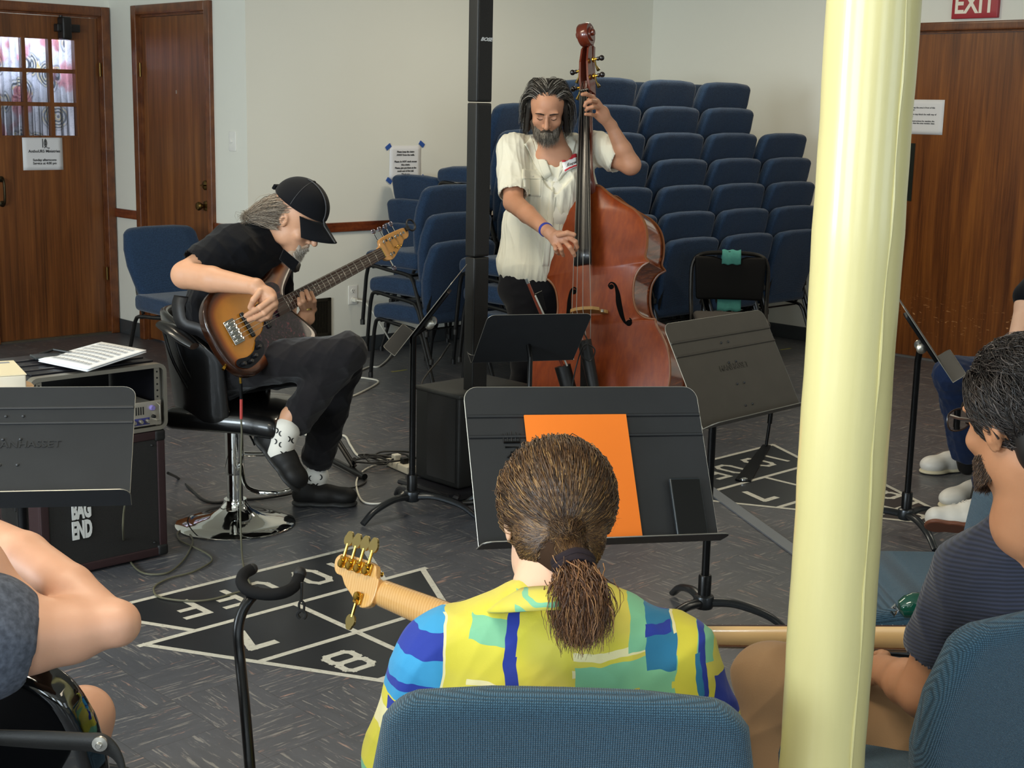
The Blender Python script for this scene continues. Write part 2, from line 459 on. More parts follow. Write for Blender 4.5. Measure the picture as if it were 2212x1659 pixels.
def hand(sd, wrist, palm_dir, back, s, curls, spread=.10, thumb=(.9, .35, .2), side=1, thk=.0, rad=1.0):
    """palm_dir: wrist to knuckles; back: normal out of the back of the hand; side=+1 puts the thumb on cross(back, palm_dir)*side
       curls: per finger (index..little) (base, middle, tip) bend angles in degrees towards the palm"""
    y, bk, _ = None, None, None
    d = V3(palm_dir); d /= np.linalg.norm(d); n = V3(back); n = n-d*(n@d); n /= np.linalg.norm(n); t = np.cross(n, d)*side
    w = V3(wrist)
    pl = .090*s
    for i, o in enumerate((.026, .009, -.009, -.025)):
        sd.cap(w+t*o*.55*s+d*.008*s, w+t*o*s+d*(pl-.004*i*i*s*.4), .0145*s, .0125*s, .010)
    sd.ecap(w, w+d*.05*s, (.024*s, .017*s), (.034*s, .015*s), t, .012)
    L = [(.044, .026, .021), (.049, .030, .022), (.045, .028, .022), (.035, .021, .019)]
    R0 = [.0098, .0100, .0094, .0083]
    tips = []
    for i in range(4):
        o = (.026, .009, -.009, -.025)[i]
        p = w+t*o*s+d*(pl-.004*i*i*s*.4)
        fd = d + t*spread*(1.2-.8*i); fd /= np.linalg.norm(fd); ang = 0
        cur = fd.copy(); nn = n.copy()
        for j in range(3):
            a = R_(curls[i][j]); c_, s_ = math.cos(a), math.sin(a)
            cur, nn = cur*c_-nn*s_, nn*c_+cur*s_
            q = p+cur*L[i][j]*s; r = R0[i]*s*rad
            sd.cap(p, q, r*(1.06-.09*j), r*(.98-.12*j), .004); p = q
        tips.append(p)
    # thumb leaves the side of the palm near its base
    p = w+t*.022*s+d*.022*s-n*.006*s
    a_, b_, c__ = thumb; td = d*b_+t*a_-n*c__; td /= np.linalg.norm(td)
    q = p+td*.040*s; sd.cap(p, q, .0165*s, .0125*s, .010)
    td2 = td*.75+d*.55-n*.12*1; td2 /= np.linalg.norm(td2); q2 = q+td2*.032*s; sd.cap(q, q2, .0118*s, .0108*s, .005); q3 = q2+(td2*.9+d*.3)*.024*s; sd.cap(q2, q3, .0106*s, .0085*s, .004)
    tips.append(q3)
    return tips
# ---------------------------------------------------------------- strands of hair
def strands(name, paths, mat, parent, r=.0006, n=3, taper=True, mats=None):
    """paths: array (N, m, 3)"""
    paths = np.asarray(paths, np.float32); N, m, _ = paths.shape
    tan = np.gradient(paths, axis=1); tan /= np.maximum(np.linalg.norm(tan, axis=2, keepdims=True), 1e-9)
    ref = RNG.normal(size=(N, 1, 3)); a = np.cross(tan, ref); a /= np.maximum(np.linalg.norm(a, axis=2, keepdims=True), 1e-9); b = np.cross(tan, a)
    rr = r*RNG.uniform(.7, 1.3, (N, 1, 1))*(np.linspace(1, .25, m)[None, :, None] if taper else 1)
    vs = np.stack([paths+rr*(a*math.cos(2*math.pi*k/n)+b*math.sin(2*math.pi*k/n)) for k in range(n)], 2).reshape(-1, 3)
    base = (np.arange(N)*m*n)[:, None, None]; i = (np.arange(m-1)*n)[None, :, None]; k = np.arange(n)[None, None, :]; k2 = (k+1) % n
    f = np.stack([base+i+k, base+i+k2, base+i+n+k2, base+i+n+k], -1).reshape(-1, 4)
    me = bpy.data.meshes.new(name); me.vertices.add(len(vs)); me.vertices.foreach_set('co', vs.ravel())
    me.loops.add(len(f)*4); me.loops.foreach_set('vertex_index', f.astype(np.int32).ravel()); me.polygons.add(len(f)); me.polygons.foreach_set('loop_start', np.arange(0, len(f)*4, 4, dtype=np.int32))
    me.update(calc_edges=True); me.polygons.foreach_set('use_smooth', [True]*len(f))
    att = me.attributes.new('tone', 'FLOAT', 'POINT'); tone = np.repeat(RNG.uniform(0, 1, N), m*n); att.data.foreach_set('value', tone.astype(np.float32))
    me.materials.append(mat); me.update(); return link(name, me, parent)
def hair_mat(name, stops, rough=.42):
    t = NT(name); a = t.new('ShaderNodeAttribute'); a.attribute_name = 'tone'; t.col(t.ramp(a.outputs['Fac'], stops)); t.set(Roughness=rough, Specular_IOR_Level=.5); return t.m
def groom(roots, dirs, length, seg, flow, jitter=.0, clump=0.0):
    """grow strands from roots; flow(P, t) gives the direction field at t in 0..1"""
    P = roots.copy(); out = [P.copy()]; D = dirs.copy(); ln = length/seg
    for k in range(seg):
        F_ = flow(P, k/seg); D = D*.45+F_*.55+RNG.normal(size=P.shape)*jitter; D /= np.linalg.norm(D, axis=1)[:, None]; P = P+D*(ln[:, None] if np.ndim(ln) else ln); out.append(P.copy())
    return np.stack(out, 1)
# ================================================================ the room
def wood_mat(name, dark, mid, light, scale=(14, 14, 1.1), rough=.38, rot=(0, 0, -GA), coat=.15, fine=1.0):
    t = NT(name); v = t.coord('Object', scale, rot)
    n1 = t.noise(v, 2.2, 6, .6, .4); 
    v2 = t.coord('Object', (scale[0]*9, scale[1]*9, scale[2]*1.2), rot); n2 = t.noise(v2, 2, 4, .6)
    f = t.math('ADD', t.math('MULTIPLY', n1, .65), t.math('MULTIPLY', n2, .35*fine))
    t.col(t.ramp(f, [(.34, dark), (.5, mid), (.66, light)])); t.set(Roughness=rough, Coat_Weight=coat, Coat_Roughness=.3)
    t.bump(n2, .12, .0006); return t.m
m_door = wood_mat('door_veneer', '#4c290f', '#6e3f1b', '#885326', (9, 9, .5))
m_doorr = wood_mat('right_door_veneer', '#5a3210', '#82501f', '#9c6329', (7, 7, .45))
m_trim = wood_mat('stained_trim', '#4a2410', '#67381a', '#7d4a24', (5, 5, 5), .32)
m_rail = wood_mat('rail_wood', '#4a1e0e', '#6e3316', '#85451f', (3, 3, 20), .3)
def wall_mat(name, c):
    t = NT(name); v = t.coord(); t.col(t.mix(t.noise(v, 1.3, 4), lin(c)[:3], tuple(x*.965 for x in lin(c)[:3])))
    t.set(Roughness=.5, Specular_IOR_Level=.35); t.bump(t.noise(v, 90, 3), .12, .001); return t.m
m_wall = wall_mat('painted_plaster', '#e9e8dd')
m_ceil = wall_mat('ceiling_paint', '#e8e4d6')
def wall_box(name, a0, a1, b0, b1, z0, z1, mat, holes=()):
    mb = MB()
    c = G((a0+a1)/2, (b0+b1)/2, (z0+z1)/2)
    mb.box(c, (abs(a1-a0), abs(b1-b0), z1-z0), Matrix.Rotation(GA, 3, 'Z'))
    o = mb.obj(name, mat, smooth=False); o['kind'] = 'structure'; return o
RZ = Matrix.Rotation(GA, 3, 'Z')
A2, B1, C2, D1 = 8.93, 4.77, 7.28, 8.45       # planes of the four walls in view
H = 2.9
def gbox(mb, a0, a1, b0, b1, z0, z1, bev=0):
    mb.box(G((a0+a1)/2, (b0+b1)/2, (z0+z1)/2), (abs(a1-a0), abs(b1-b0), z1-z0), RZ, bev)
def wall_with_hole(name, axis, plane, t, u0, u1, h0, h1, hz, mat):
    """wall slab with one doorway (h0..h1 wide, hz high); axis 1: wall at constant g1; axis 2: at constant g2"""
    mb = MB()
    for p, q, z0, z1 in ((u0, h0, 0, H), (h1, u1, 0, H), (h0, h1, hz, H)):
        if q-p > 1e-3:
            if axis == 2: gbox(mb, p, q, plane, plane+t, z0, z1)
            else: gbox(mb, plane, plane+t, p, q, z0, z1)
    o = mb.obj(name, mat, smooth=False); o['kind'] = 'structure'; return o
D1A, D1B, DH = 3.90, 4.70, 2.15      # door 1 opening along g1
wall_with_hole('wall_left', 2, A2, .15, -3.0, B1+.15, D1A, D1B, DH, m_wall)
wall_with_hole('wall_alcove', 1, B1, .12, C2, A2, 7.70, 8.53, DH, m_wall)
wall_box('wall_back', B1+.12, D1+.15, C2, C2+.15, 0, H, m_wall)
wall_with_hole('wall_right', 1, D1, .15, -4, C2, 4.10, 5.12, DH, m_wall)
# the walls with the windows, out of the picture: they carry the daylight
def window_wall(name, axis, plane, t, u0, u1, spots, idx):
    mb = MB(); cuts = []
    edges = [u0]
    for s_ in spots: edges += [s_-.78, s_+.78]
    edges.append(u1)
    segs = [(edges[i], edges[i+1], i % 2) for i in range(len(edges)-1)]
    for p, q, k in segs:
        zz = [(0, H)] if not k else [(0, 1.05), (2.45, H)]
        for z0, z1 in zz:
            if axis == 2: gbox(mb, p, q, plane-t, plane, z0, z1)
            else: gbox(mb, plane-t, plane, p, q, z0, z1)
    o = mb.obj(name, m_wall, smooth=False); o['kind'] = 'structure'
    for s_ in spots:
        f = MB()
        for du, dz, su, sz in ((-.76, 0, .05, 1.4), (.76, 0, .05, 1.4), (0, -.68, 1.5, .05), (0, .68, 1.5, .05), (0, 0, 1.5, .04), (0, 0, .04, 1.4)):
            if axis == 2: gbox(f, s_+du-su/2, s_+du+su/2, plane-.12, plane-.07, 1.75+dz-sz/2, 1.75+dz+sz/2)
            else: gbox(f, plane-.12, plane-.07, s_+du-su/2, s_+du+su/2, 1.75+dz-sz/2, 1.75+dz+sz/2)
        o = f.obj('window_%d' % idx, M('window_white', '#e8e8e4', .4), smooth=False); o['kind'] = 'structure'; idx += 1
window_wall('wall_far_left', 1, -3.0, .15, -4, A2, (-1.6, 1.0, 3.6), 1)
window_wall('wall_front', 2, -4.0, .15, -3, D1, (-1.2, 2.0, 5.2), 4)
mb = MB(); gbox(mb, -3, D1+.1, -4, A2+.1, H, H+.1); o = mb.obj('ceiling', m_ceil, smooth=False); o['kind'] = 'structure'
for a, b in ((0.6, 1.6), (3.0, 4.6), (6.2, 2.2), (3.6, -.9), (6.4, 5.4), (.3, 5.2)):
    mb = MB(); gbox(mb, a-.6, a+.6, b-.18, b+.18, 2.845, 2.9)
    o = mb.obj('ceiling_lamp', M('lamp_housing', '#e8e8e8', .4), smooth=False); o['kind'] = 'structure'

# ---- floor: nine inch tiles, the streaks of each turned against its neighbours
def floor_mat(name='floor_tiles', court=False):
    t = NT(name); T = .2286
    v = t.coord('Object', (1, 1, 1), (0, 0, -GA))
    sx = t.new('ShaderNodeSeparateXYZ'); t.link(v, sx.inputs[0])
    cx, cy = t.math('DIVIDE', sx.outputs[0], T), t.math('DIVIDE', sx.outputs[1], T)
    fx, fy = t.math('FLOOR', cx), t.math('FLOOR', cy)
    par = t.math('ABSOLUTE', t.math('MODULO', t.math('ADD', fx, fy), 2.0))
    par = t.math('GREATER_THAN', par, .5)
    def streak(sa, sb, off):
        def one(a, b):
            c = t.new('ShaderNodeCombineXYZ')
            t.link(t.math('MULTIPLY', sx.outputs[0], a), c.inputs[0]); t.link(t.math('MULTIPLY', sx.outputs[1], b), c.inputs[1])
            idn = t.math('ADD', t.math('MULTIPLY', fx, 3.71), t.math('MULTIPLY', fy, 7.13+off)); t.link(idn, c.inputs[2])
            return c.outputs[0]
        return one(sa, sb), one(sb, sa)
    def field(sa, sb, off, det):
        a, b = streak(sa, sb, off)
        na, nb = t.noise(a, 1, det, .65, .3), t.noise(b, 1, det, .65, .3)
        return t.math('ADD', t.math('MULTIPLY', na, t.math('SUBTRACT', 1.0, par)), t.math('MULTIPLY', nb, par))
    f1 = field(9, 95, 0, 5); f2 = field(7, 60, 1.3, 4); f3 = field(5, 26, 2.1, 3)
    base = t.mix(f3, '#3c3e43', '#585a60')
    white = t.ramp(f1, [(.57, '#000000'), (.635, '#ffffff')])
    pink = t.ramp(f2, [(.635, '#000000'), (.675, '#ffffff')])
    c = t.mix(t.math('MULTIPLY', white, .60), base, '#a29c93')
    c = t.mix(t.math('MULTIPLY', pink, .6), c, '#b58e7c')
    # seams
    def edge(q):
        fr = t.math('FRACT', q); return t.math('LESS_THAN', t.math('MINIMUM', fr, t.math('SUBTRACT', 1.0, fr)), .0045)
    seam = t.math('MAXIMUM', edge(cx), edge(cy))
    c = t.mix(t.math('MULTIPLY', seam, .6), c, '#1c1c1e')
    wear = t.noise(t.coord('Object', (1, 1, 1)), 1.6, 4)
    c = t.mix(t.math('MULTIPLY', wear, .3), c, '#5a5a5d')
    t.col(c)
    t.set(Roughness=t.math('ADD', .26, t.math('MULTIPLY', wear, .22)), Specular_IOR_Level=.5)
    t.bump(t.noise(t.coord(), 22, 3), .05, .002); return t.m
mb = MB(); gbox(mb, -3.1, D1+.1, -4.1, A2+.1, -.1, 0)
floor = mb.obj('floor', floor_mat(), smooth=False); floor['kind'] = 'structure'

# ---- shuffleboard markings inlaid in the floor
m_cblack = M('court_black', '#23262a', .33, noise=.25, nscale=9, bump=.05)
t_ = NT('court_white'); v_ = t_.coord(); t_.col(t_.ramp(t_.noise(v_, 60, 5, .7), [(.28, '#77756c'), (.42, '#c2bfb2'), (.8, '#d2d0c4')])); t_.set(Roughness=.45); m_cwhite = t_.m
GLY = {'7': [[(.08, 1), (.92, 1), (.42, 0)]], '1': [[(.5, 0), (.5, 1)]], 'I': [[(.5, 0), (.5, 1)]],
       '8': [[(.2, .5), (.05, .62), (.05, .88), (.2, 1), (.8, 1), (.95, .88), (.95, .62), (.8, .5), (.95, .38), (.95, .12), (.8, 0), (.2, 0), (.05, .12), (.05, .38), (.2, .5), (.8, .5)]],
       '0': [[(.05, .2), (.05, .8), (.25, 1), (.75, 1), (.95, .8), (.95, .2), (.75, 0), (.25, 0), (.05, .2)]],
       'F': [[(.1, 0), (.1, 1), (.95, 1)], [(.1, .52), (.75, .52)]]}
def court(ox, oy, W=1.09, Hh=1.0):
    u = E1; v = -E2; o = Vector((ox, oy, 0))
    P = lambda s, t, z=.0006: o + u*s + v*t + Vector((0, 0, z))
    blk = MB(); wh = MB(); zk = .0006; zw = .0012
    blk.add([P(-W/2, 0, zk), P(W/2, 0, zk), P(0, Hh, zk)], [(0, 2, 1)])
    blk.add([P(-.37, 0, zk), P(.37, 0, zk), P(.55, -.35, zk), P(-.55, -.35, zk)], [(0, 1, 2, 3)])
    def line(s0, t0, s1, t1, wd=.022, ext=0.0):
        a, b = P(s0, t0, zw), P(s1, t1, zw); d = (b-a).normalized(); n = Vector((-d.y, d.x, 0))*wd/2
        a = a-d*ext; b = b+d*ext
        zz = Vector((0, 0, 4e-6*len(wh.f))); wh.add([a-n+zz, b-n+zz, b+n+zz, a+n+zz], [(0, 1, 2, 3)])
    w = W/2
    line(-w-.02, 0, w+.02, 0); line(-w, 0, 0, Hh, ext=.01); line(w, 0, 0, Hh, ext=.01)
    for tt in (1/3, 2/3): line(-w*(1-tt), tt*Hh, w*(1-tt), tt*Hh)
    line(0, 0, 0, 2*Hh/3)
    line(-.55, -.35, .55, -.35, ext=.011); line(-.55, -.35, -.37, 0); line(.55, -.35, .37, 0)
    def glyph(ch, cs, ct, gw, gh, th=.018):
        for st in GLY[ch]:
            q = [(cs + (.5-x)*gw, ct + (y-.5)*gh) for x, y in st]
            for (a0, b0), (a1, b1) in zip(q, q[1:]): line(a0, b0, a1, b1, th, th*.45)
    for s_ in (-.28, .25): glyph('7', s_, .17, .09, .13, .03)
    for s_ in (-.16, .17): glyph('8', s_, .50, .10, .13, .024)
    glyph('1', .07, .755, .05, .10, .02); glyph('0', -.03, .755, .08, .10, .02)
    for k, ch in enumerate('10'): glyph(ch, .33-.13*k, -.18, .085, .14, .024)
    for k, ch in enumerate('0FF'): glyph(ch, .0-.145*k, -.18, .09, .14, .024)
    a = blk.obj('court_panel', m_cblack, floor, smooth=False); b = wh.obj('court_lines', m_cwhite, floor, smooth=False)
    for q in (a, b): q['kind'] = 'structure'
court(-.694, 4.342); court(1.141, 6.094)

# ---- baseboards (dark rubber) and rails
m_base = M('rubber_baseboard', '#3c4042', .35, bump=.05)
def strip(name, segs, z0, z1, th, mat, bev=.004):
    mb = MB()
    for ax, pl, u0, u1, sg in segs:
        if ax == 2: gbox(mb, u0, u1, pl-th*sg, pl, z0, z1, bev)
        else: gbox(mb, pl-th*sg, pl, u0, u1, z0, z1, bev)
    o = mb.obj(name, mat); o['kind'] = 'structure'; return o
strip('baseboard_left', [(2, A2, -3, D1A-.07, 1), (2, A2, D1B+.07, B1, 1)], 0, .10, .008, m_base)
strip('baseboard_alcove', [(1, B1, 8.60, A2, 1), (1, B1, C2, 7.63, 1)], 0, .10, .008, m_base)
strip('baseboard_back', [(2, C2, B1, D1, 1)], 0, .10, .008, m_base)
strip('baseboard_right', [(1, D1, 5.2, C2, 1), (1, D1, -4, 4.03, 1)], 0, .10, .008, m_base)
strip('trim_1', [(2, A2, D1B+.07, B1, 1), (1, B1, 8.60, A2, 1)], .81, .87, .02, m_rail)
strip('trim_2', [(1, B1, C2, 7.63, 1), (2, C2, B1-.02, D1, 1)], .80, .86, .022, m_rail)

# ---- doors
m_brass = M('aged_brass', '#6b5630', .35, 1.0); m_bronze = M('dark_bronze', '#3c3425', .35, .9)
m_glass = NT('door_glass'); m_glass.col('#ffffff'); m_glass.set(Roughness=.03, Transmission_Weight=1.0, IOR=1.1); m_glass = m_glass.m
def casing(name, ax, pl, u0, u1, hz, w=.06, th=.03, mat=None, depth=.02):
    mb = MB()
    for p, q, z0, z1 in ((u0-w, u0, 0, hz+w), (u1, u1+w, 0, hz+w), (u0, u1, hz, hz+w)):
        if ax == 2: gbox(mb, p, q, pl-th, pl+depth, z0, z1, .006)
        else: gbox(mb, pl-th, pl+depth, p, q, z0, z1, .006)
    # stop inside the opening
    for p, q, z0, z1 in ((u0, u0+.014, 0, hz), (u1-.014, u1, 0, hz), (u0, u1, hz-.014, hz)):
        if ax == 2: gbox(mb, p, q, pl, pl+.1, z0, z1)
        else: gbox(mb, pl, pl+.1, p, q, z0, z1)
    o = mb.obj(name, mat or m_trim); o['kind'] = 'structure'; return o
# door 1, with nine panes
door1 = MB()
dz0, dz1 = .012, DH-.016; a0, a1 = D1A+.016, D1B-.016; f0 = A2+.012; f1 = A2+.052
gx0, gx1, gz0, gz1 = a0+.075, a0+.60, 1.36, 1.985          # glazed area
gbox(door1, a0, gx0, f0, f1, dz0, dz1); gbox(door1, gx1, a1, f0, f1, dz0, dz1)
gbox(door1, gx0, gx1, f0, f1, dz0, gz0); gbox(door1, gx0, gx1, f0, f1, gz1, dz1)
bw = .026
pw = (gx1-gx0-2*bw)/3; ph = (gz1-gz0-2*bw)/3
d1 = door1.obj('door_1', m_door, smooth=False); d1['kind'] = 'structure'
mu = MB()
for k in (1, 2):
    x = gx0+k*pw+(k-1)*bw; gbox(mu, x, x+bw, f0-.003, f1, gz0, gz1)
    z = gz0+k*ph+(k-1)*bw; gbox(mu, gx0, gx1, f0-.0035, f1, z, z+bw)
for p, q, z0, z1 in ((gx0-.012, gx0, gz0-.012, gz1+.012), (gx1, gx1+.012, gz0-.012, gz1+.012), (gx0, gx1, gz0-.012, gz0), (gx0, gx1, gz1, gz1+.012)):
    gbox(mu, p, q, f0-.006, f0, z0, z1)
mu.obj('glazing_bar', m_trim if False else m_door, d1, smooth=False)['kind'] = 'structure'
g = MB()
for i in range(3):
    for j in range(3):
        x = gx0+i*(pw+bw); z = gz0+j*(ph+bw); gbox(g, x, x+pw, f0+.022, f0+.025, z, z+ph)
g.obj('glass_pane', m_glass, d1, smooth=False)['kind'] = 'structure'
def pull(parent, c, ax, up=.16, out=.045, mat=None):
    mb = MB(); n = -E2 if ax == 2 else -E1
    pts = [c+Vector((0, 0, up/2))+n*.004, c+Vector((0, 0, up/2))+n*out*.7, c+Vector((0, 0, up*.3))+n*out, c-Vector((0, 0, up*.3))+n*out, c-Vector((0, 0, up/2))+n*out*.7, c-Vector((0, 0, up/2))+n*.004]
    mb.tube(smooth_path(pts, 5), .008, 10)
    rm = n.to_track_quat('Z', 'Y').to_matrix()
    for s_ in (1, -1): mb.lathe([(.02, 0), (.02, .004), (.012, .008)], 16, c+Vector((0, 0, s_*up/2)), rm)
    return mb.obj('door_handle', mat or m_bronze, parent)
pull(d1, G(a0+.055, f0, 1.0), 2)
hg = lambda par, ax, u, z, pl: (lambda mb: mb.obj('hinge', m_brass, par))(MB().tube([G(u, pl-.008, z-.045) if ax == 2 else G(pl-.008, u, z-.045), G(u, pl-.008, z+.045) if ax == 2 else G(pl-.008, u, z+.045)], .008, 10))
hg(d1, 2, a1+.004, 1.80, A2); hg(d1, 2, a1+.004, .42, A2)
mb = MB(); gbox(mb, a0+.46, a0+.62, f0-.06, f0, 2.035, 2.085, .006); mb.tube([G(a0+.50, f0-.03, 2.09), G(a0+.50, f0-.03, 2.14)], .012, 10)
gbox(mb, a0+.485, a0+.55, f0-.085, f0, 1.985, 2.13, .012); mb.obj('door_closer', M('closer_black', '#1d1b1a', .4, .3), d1)
mb = MB(); gbox(mb, D1A, D1B, A2-.02, A2+.1, 0, .012); mb.obj('threshold', M('threshold_metal', '#6b6355', .4, .6), d1, smooth=False)
casing('door_frame_1', 2, A2, D1A, D1B, DH)
# the printed curtain behind the panes
t = NT('printed_curtain'); v = t.coord('Object', (1, 1, 1), (0, 0, -GA))
cur = None
base = t.mix(t.noise(t.coord('Object', (5, 5, 3)), 1, 2), '#dfe3ec', '#c9d0de')
vo = t.new('ShaderNodeTexVoronoi'); vo.inputs['Scale'].default_value = 4.6; t.link(v, vo.inputs['Vector'])
d = vo.outputs['Distance']
ring = t.math('ABSOLUTE', t.math('SINE', t.math('MULTIPLY', d, 40)))
petal = t.noise(v, 34, 2, .5)
msk = t.math('MULTIPLY', t.ramp(d, [(.0, '#ffffff'), (.40, '#ffffff'), (.46, '#000000')]), 1.0)
c1 = t.mix(t.math('MULTIPLY', t.math('GREATER_THAN', ring, .72), msk), base, '#858d97')
c1 = t.mix(t.math('MULTIPLY', t.math('MULTIPLY', t.math('LESS_THAN', ring, .35), msk), t.math('GREATER_THAN', petal, .5)), c1, '#d8cfa8')
c1 = t.mix(t.ramp(t.noise(v, 5.5, 2), [(.56, '#000000'), (.62, '#c8c8c8')]), c1, '#c98f9b')
c1 = t.mix(t.ramp(t.noise(v, 14, 4, .6, 1.4), [(.47, '#000000'), (.495, '#a0a0a0'), (.52, '#000000')]), c1, '#7f8792')
t.col(c1); t.set(Roughness=.9); tr_ = t.new('ShaderNodeBsdfTranslucent'); t.link(c1, tr_.inputs[0]); mx = t.new('ShaderNodeMixShader'); mx.inputs[0].default_value = .6; t.link(t.b.outputs[0], mx.inputs[1]); t.link(tr_.outputs[0], mx.inputs[2]); t.link(mx.outputs[0], t.n['Material Output'].inputs[0]); m_curt = t.m
mb = MB(); n = 90; vs = []; fs = []
for i in range(n+1):
    a = gx0+.012+(gx1-gx0+.0)*i/n; off = .012*math.sin(i*.75)+.006*math.sin(i*.31)
    for z in (gz0-.04, gz1+.04): vs.append(G(a, A2+.085+off, z))
for i in range(n): fs.append((2*i, 2*i+2, 2*i+3, 2*i+1))
mb.add(vs, fs); cu_ = mb.obj('door_curtain', m_curt)
md = cu_.modifiers.new('t', 'SOLIDIFY'); md.thickness = .002
tag(cu_, 'sheer white curtain printed with pink and grey flowers behind the nine door panes', 'curtain')
# closed volume behind door 1
wall_box('wall_corridor', D1A-.3, D1B+.3, A2+.5, A2+.6, 0, H, m_wall)
# door 2 in the alcove
mb = MB(); gbox(mb, B1+.012, B1+.05, 7.70+.016, 8.53-.016, .012, DH-.016); d2 = mb.obj('door_2', m_door, smooth=False); d2['kind'] = 'structure'
casing('door_frame_2', 1, B1, 7.70, 8.53, DH)
rm = (-E1).to_track_quat('Z', 'Y').to_matrix()
MB().lathe([(.032, 0), (.032, .006), (.014, .012), (.013, .03), (.024, .042), (.028, .055), (.022, .066), (.004, .069)], 20, G(B1+.012, 7.775, .955), rm).obj('door_knob', m_brass, d2)
mb = MB().lathe([(.03, 0), (.03, .008), (.022, .014)], 20, G(B1+.012, 7.775, 1.085), rm); mb.box(G(B1-.012, 7.765, 1.085), (.024, .04, .008), RZ); mb.obj('deadbolt', m_brass, d2)
hg(d2, 1, 8.53-.012, 1.80, B1)
mb = MB(); mb.box(G(B1+.010, 8.10, 1.66), (.004, .006, .022), RZ); mb.obj('hook', M('nickel', '#c8c4b8', .3, 1), d2)
# door 3 on the right wall: scratched double-width leaf
t = NT('scratched_veneer'); v = t.coord('Object', (6, 6, .4), (0, 0, -GA)); n1 = t.noise(v, 2.2, 6, .62, .4)
n2 = t.noise(t.coord('Object', (60, 60, 1.0), (0, 0, -GA)), 1.6, 4)
c1 = t.ramp(t.math('ADD', t.math('MULTIPLY', n1, .7), t.math('MULTIPLY', n2, .3)), [(.36, '#50290d'), (.5, '#724018'), (.64, '#8c5320')])
vv = t.coord('Object', (22, 22, 75), (.12, 0, -GA)); sc = t.ramp(t.noise(vv, 1, 3, .55, .8), [(.635, '#000000'), (.675, '#ffffff')])
sep = t.new('ShaderNodeSeparateXYZ'); t.link(t.coord(), sep.inputs[0])
band = t.ramp(t.math('DIVIDE', sep.outputs[2], 2.2), [(.06, '#101010'), (.13, '#ffffff'), (.17, '#a0a0a0'), (.24, '#0c0c0c'), (.7, '#0a0a0a')])
t.col(t.mix(t.math('MULTIPLY', t.math('MULTIPLY', sc, band), .8), c1, '#d09a66')); t.set(Roughness=.35, Coat_Weight=.2, Coat_Roughness=.25); t.bump(n2, .1, .0006); m_scr = t.m
mb = MB(); gbox(mb, D1+.012, D1+.05, 4.10+.016, 5.12-.016, .012, DH-.016); d3 = mb.obj('door_3', m_scr, smooth=False); d3['kind'] = 'structure'
casing('door_frame_3', 1, D1, 4.10, 5.12, DH, .055)
mb = MB(); gbox(mb, D1+.008, D1+.012, 4.955, 5.035, 1.05, 1.43); mb.obj('push_plate', M('plate_dark', '#3b3f38', .35, .7), d3, smooth=False)
mb = MB(); gbox(mb, D1-.01, D1+.1, 4.10, 5.12, 0, .010); mb.obj('threshold', M('threshold_grey', '#8a8c8e', .35, .6), d3, smooth=False)

# ---- pillar, painted cream with runs in the paint
t = NT('cream_enamel'); v = t.coord('Object', (14, 14, 1.2)); nn = t.noise(v, 3, 4, .55)
t.col(t.mix(t.noise(t.coord('Object', (30, 30, 2.5)), 1, 3), '#d3c88f', '#c4b980')); t.set(Roughness=.34, Coat_Weight=.25, Coat_Roughness=.12); t.bump(nn, .22, .003); m_cream = t.m
px = Y(1831, 829.5, 1.86)
mb = MB(); prof = []
N = 60
for k in range(N+1):
    z = H*k/N; r = .0595+.0006*math.sin(z*23)+.0004*math.sin(z*57+1); prof.append((r, z))
mb.lathe(prof, 40, (px.x, px.y, 0)); 
pl = mb.obj('pillar', m_cream); pl['kind'] = 'structure'
m_seamy = m_cream
mb = MB(); pts = []
for k in range(61):
    z = H*k/60; th = R_(-62)+.03*math.sin(z*9)+.02*math.sin(z*31); pts.append((px.x+.0598*math.cos(th), px.y+.0598*math.sin(th), z))
mb.tube(pts, [.0016+.0009*math.sin(k*1.7) for k in range(61)], 6); mb.obj('paint_run', m_cream, pl)
# ================================================================ things on the walls
m_paper = M('paper', '#e4e4e6', .6); m_ink = M('ink', '#2c2d31', .6); m_white = M('white_plastic', '#e9e7e0', .35); m_black = M('black_plastic', '#151515', .4)
m_tape = M('blue_tape', '#2f55a0', .55, noise=.1)
def sheet(name, ax, u0, u1, z0, z1, pl, label, cat, off=.0015, curl=.002, skew=0.0):
    """paper on a wall; reading direction from the side of the camera"""
    n = 8; vs = []; fs = []; mb = MB()
    for i in range(n+1):
        for j in range(n+1):
            s_, t2 = i/n, j/n; u = u0+(u1-u0)*s_; z = z0+(z1-z0)*t2 + skew*(s_-.5)
            d = off+curl*(abs(math.sin(s_*5+t2*2))*.5)
            vs.append(G(u, pl-d, z) if ax == 2 else G(pl-d, u, z))
    for i in range(n):
        for j in range(n): a = i*(n+1)+j; fs.append((a, a+n+1, a+n+2, a+1))
    mb.add(vs, fs); o = mb.obj(name, m_paper); md = o.modifiers.new('t', 'SOLIDIFY'); md.thickness = .0004; md.offset = 0
    return tag(o, label, cat)
def wtext(par, ax, u, z, pl, lines, size, off=.004, bold=0.0, mat=None, name='printed_text', spacing=1.0):
    o = G(u, pl-off, z) if ax == 2 else G(pl-off, u, z)
    return text_mesh(name, lines, size, mat or m_ink, o, E1 if ax == 2 else -E2, (0, 0, 1), par, bold=bold, spacing=spacing)
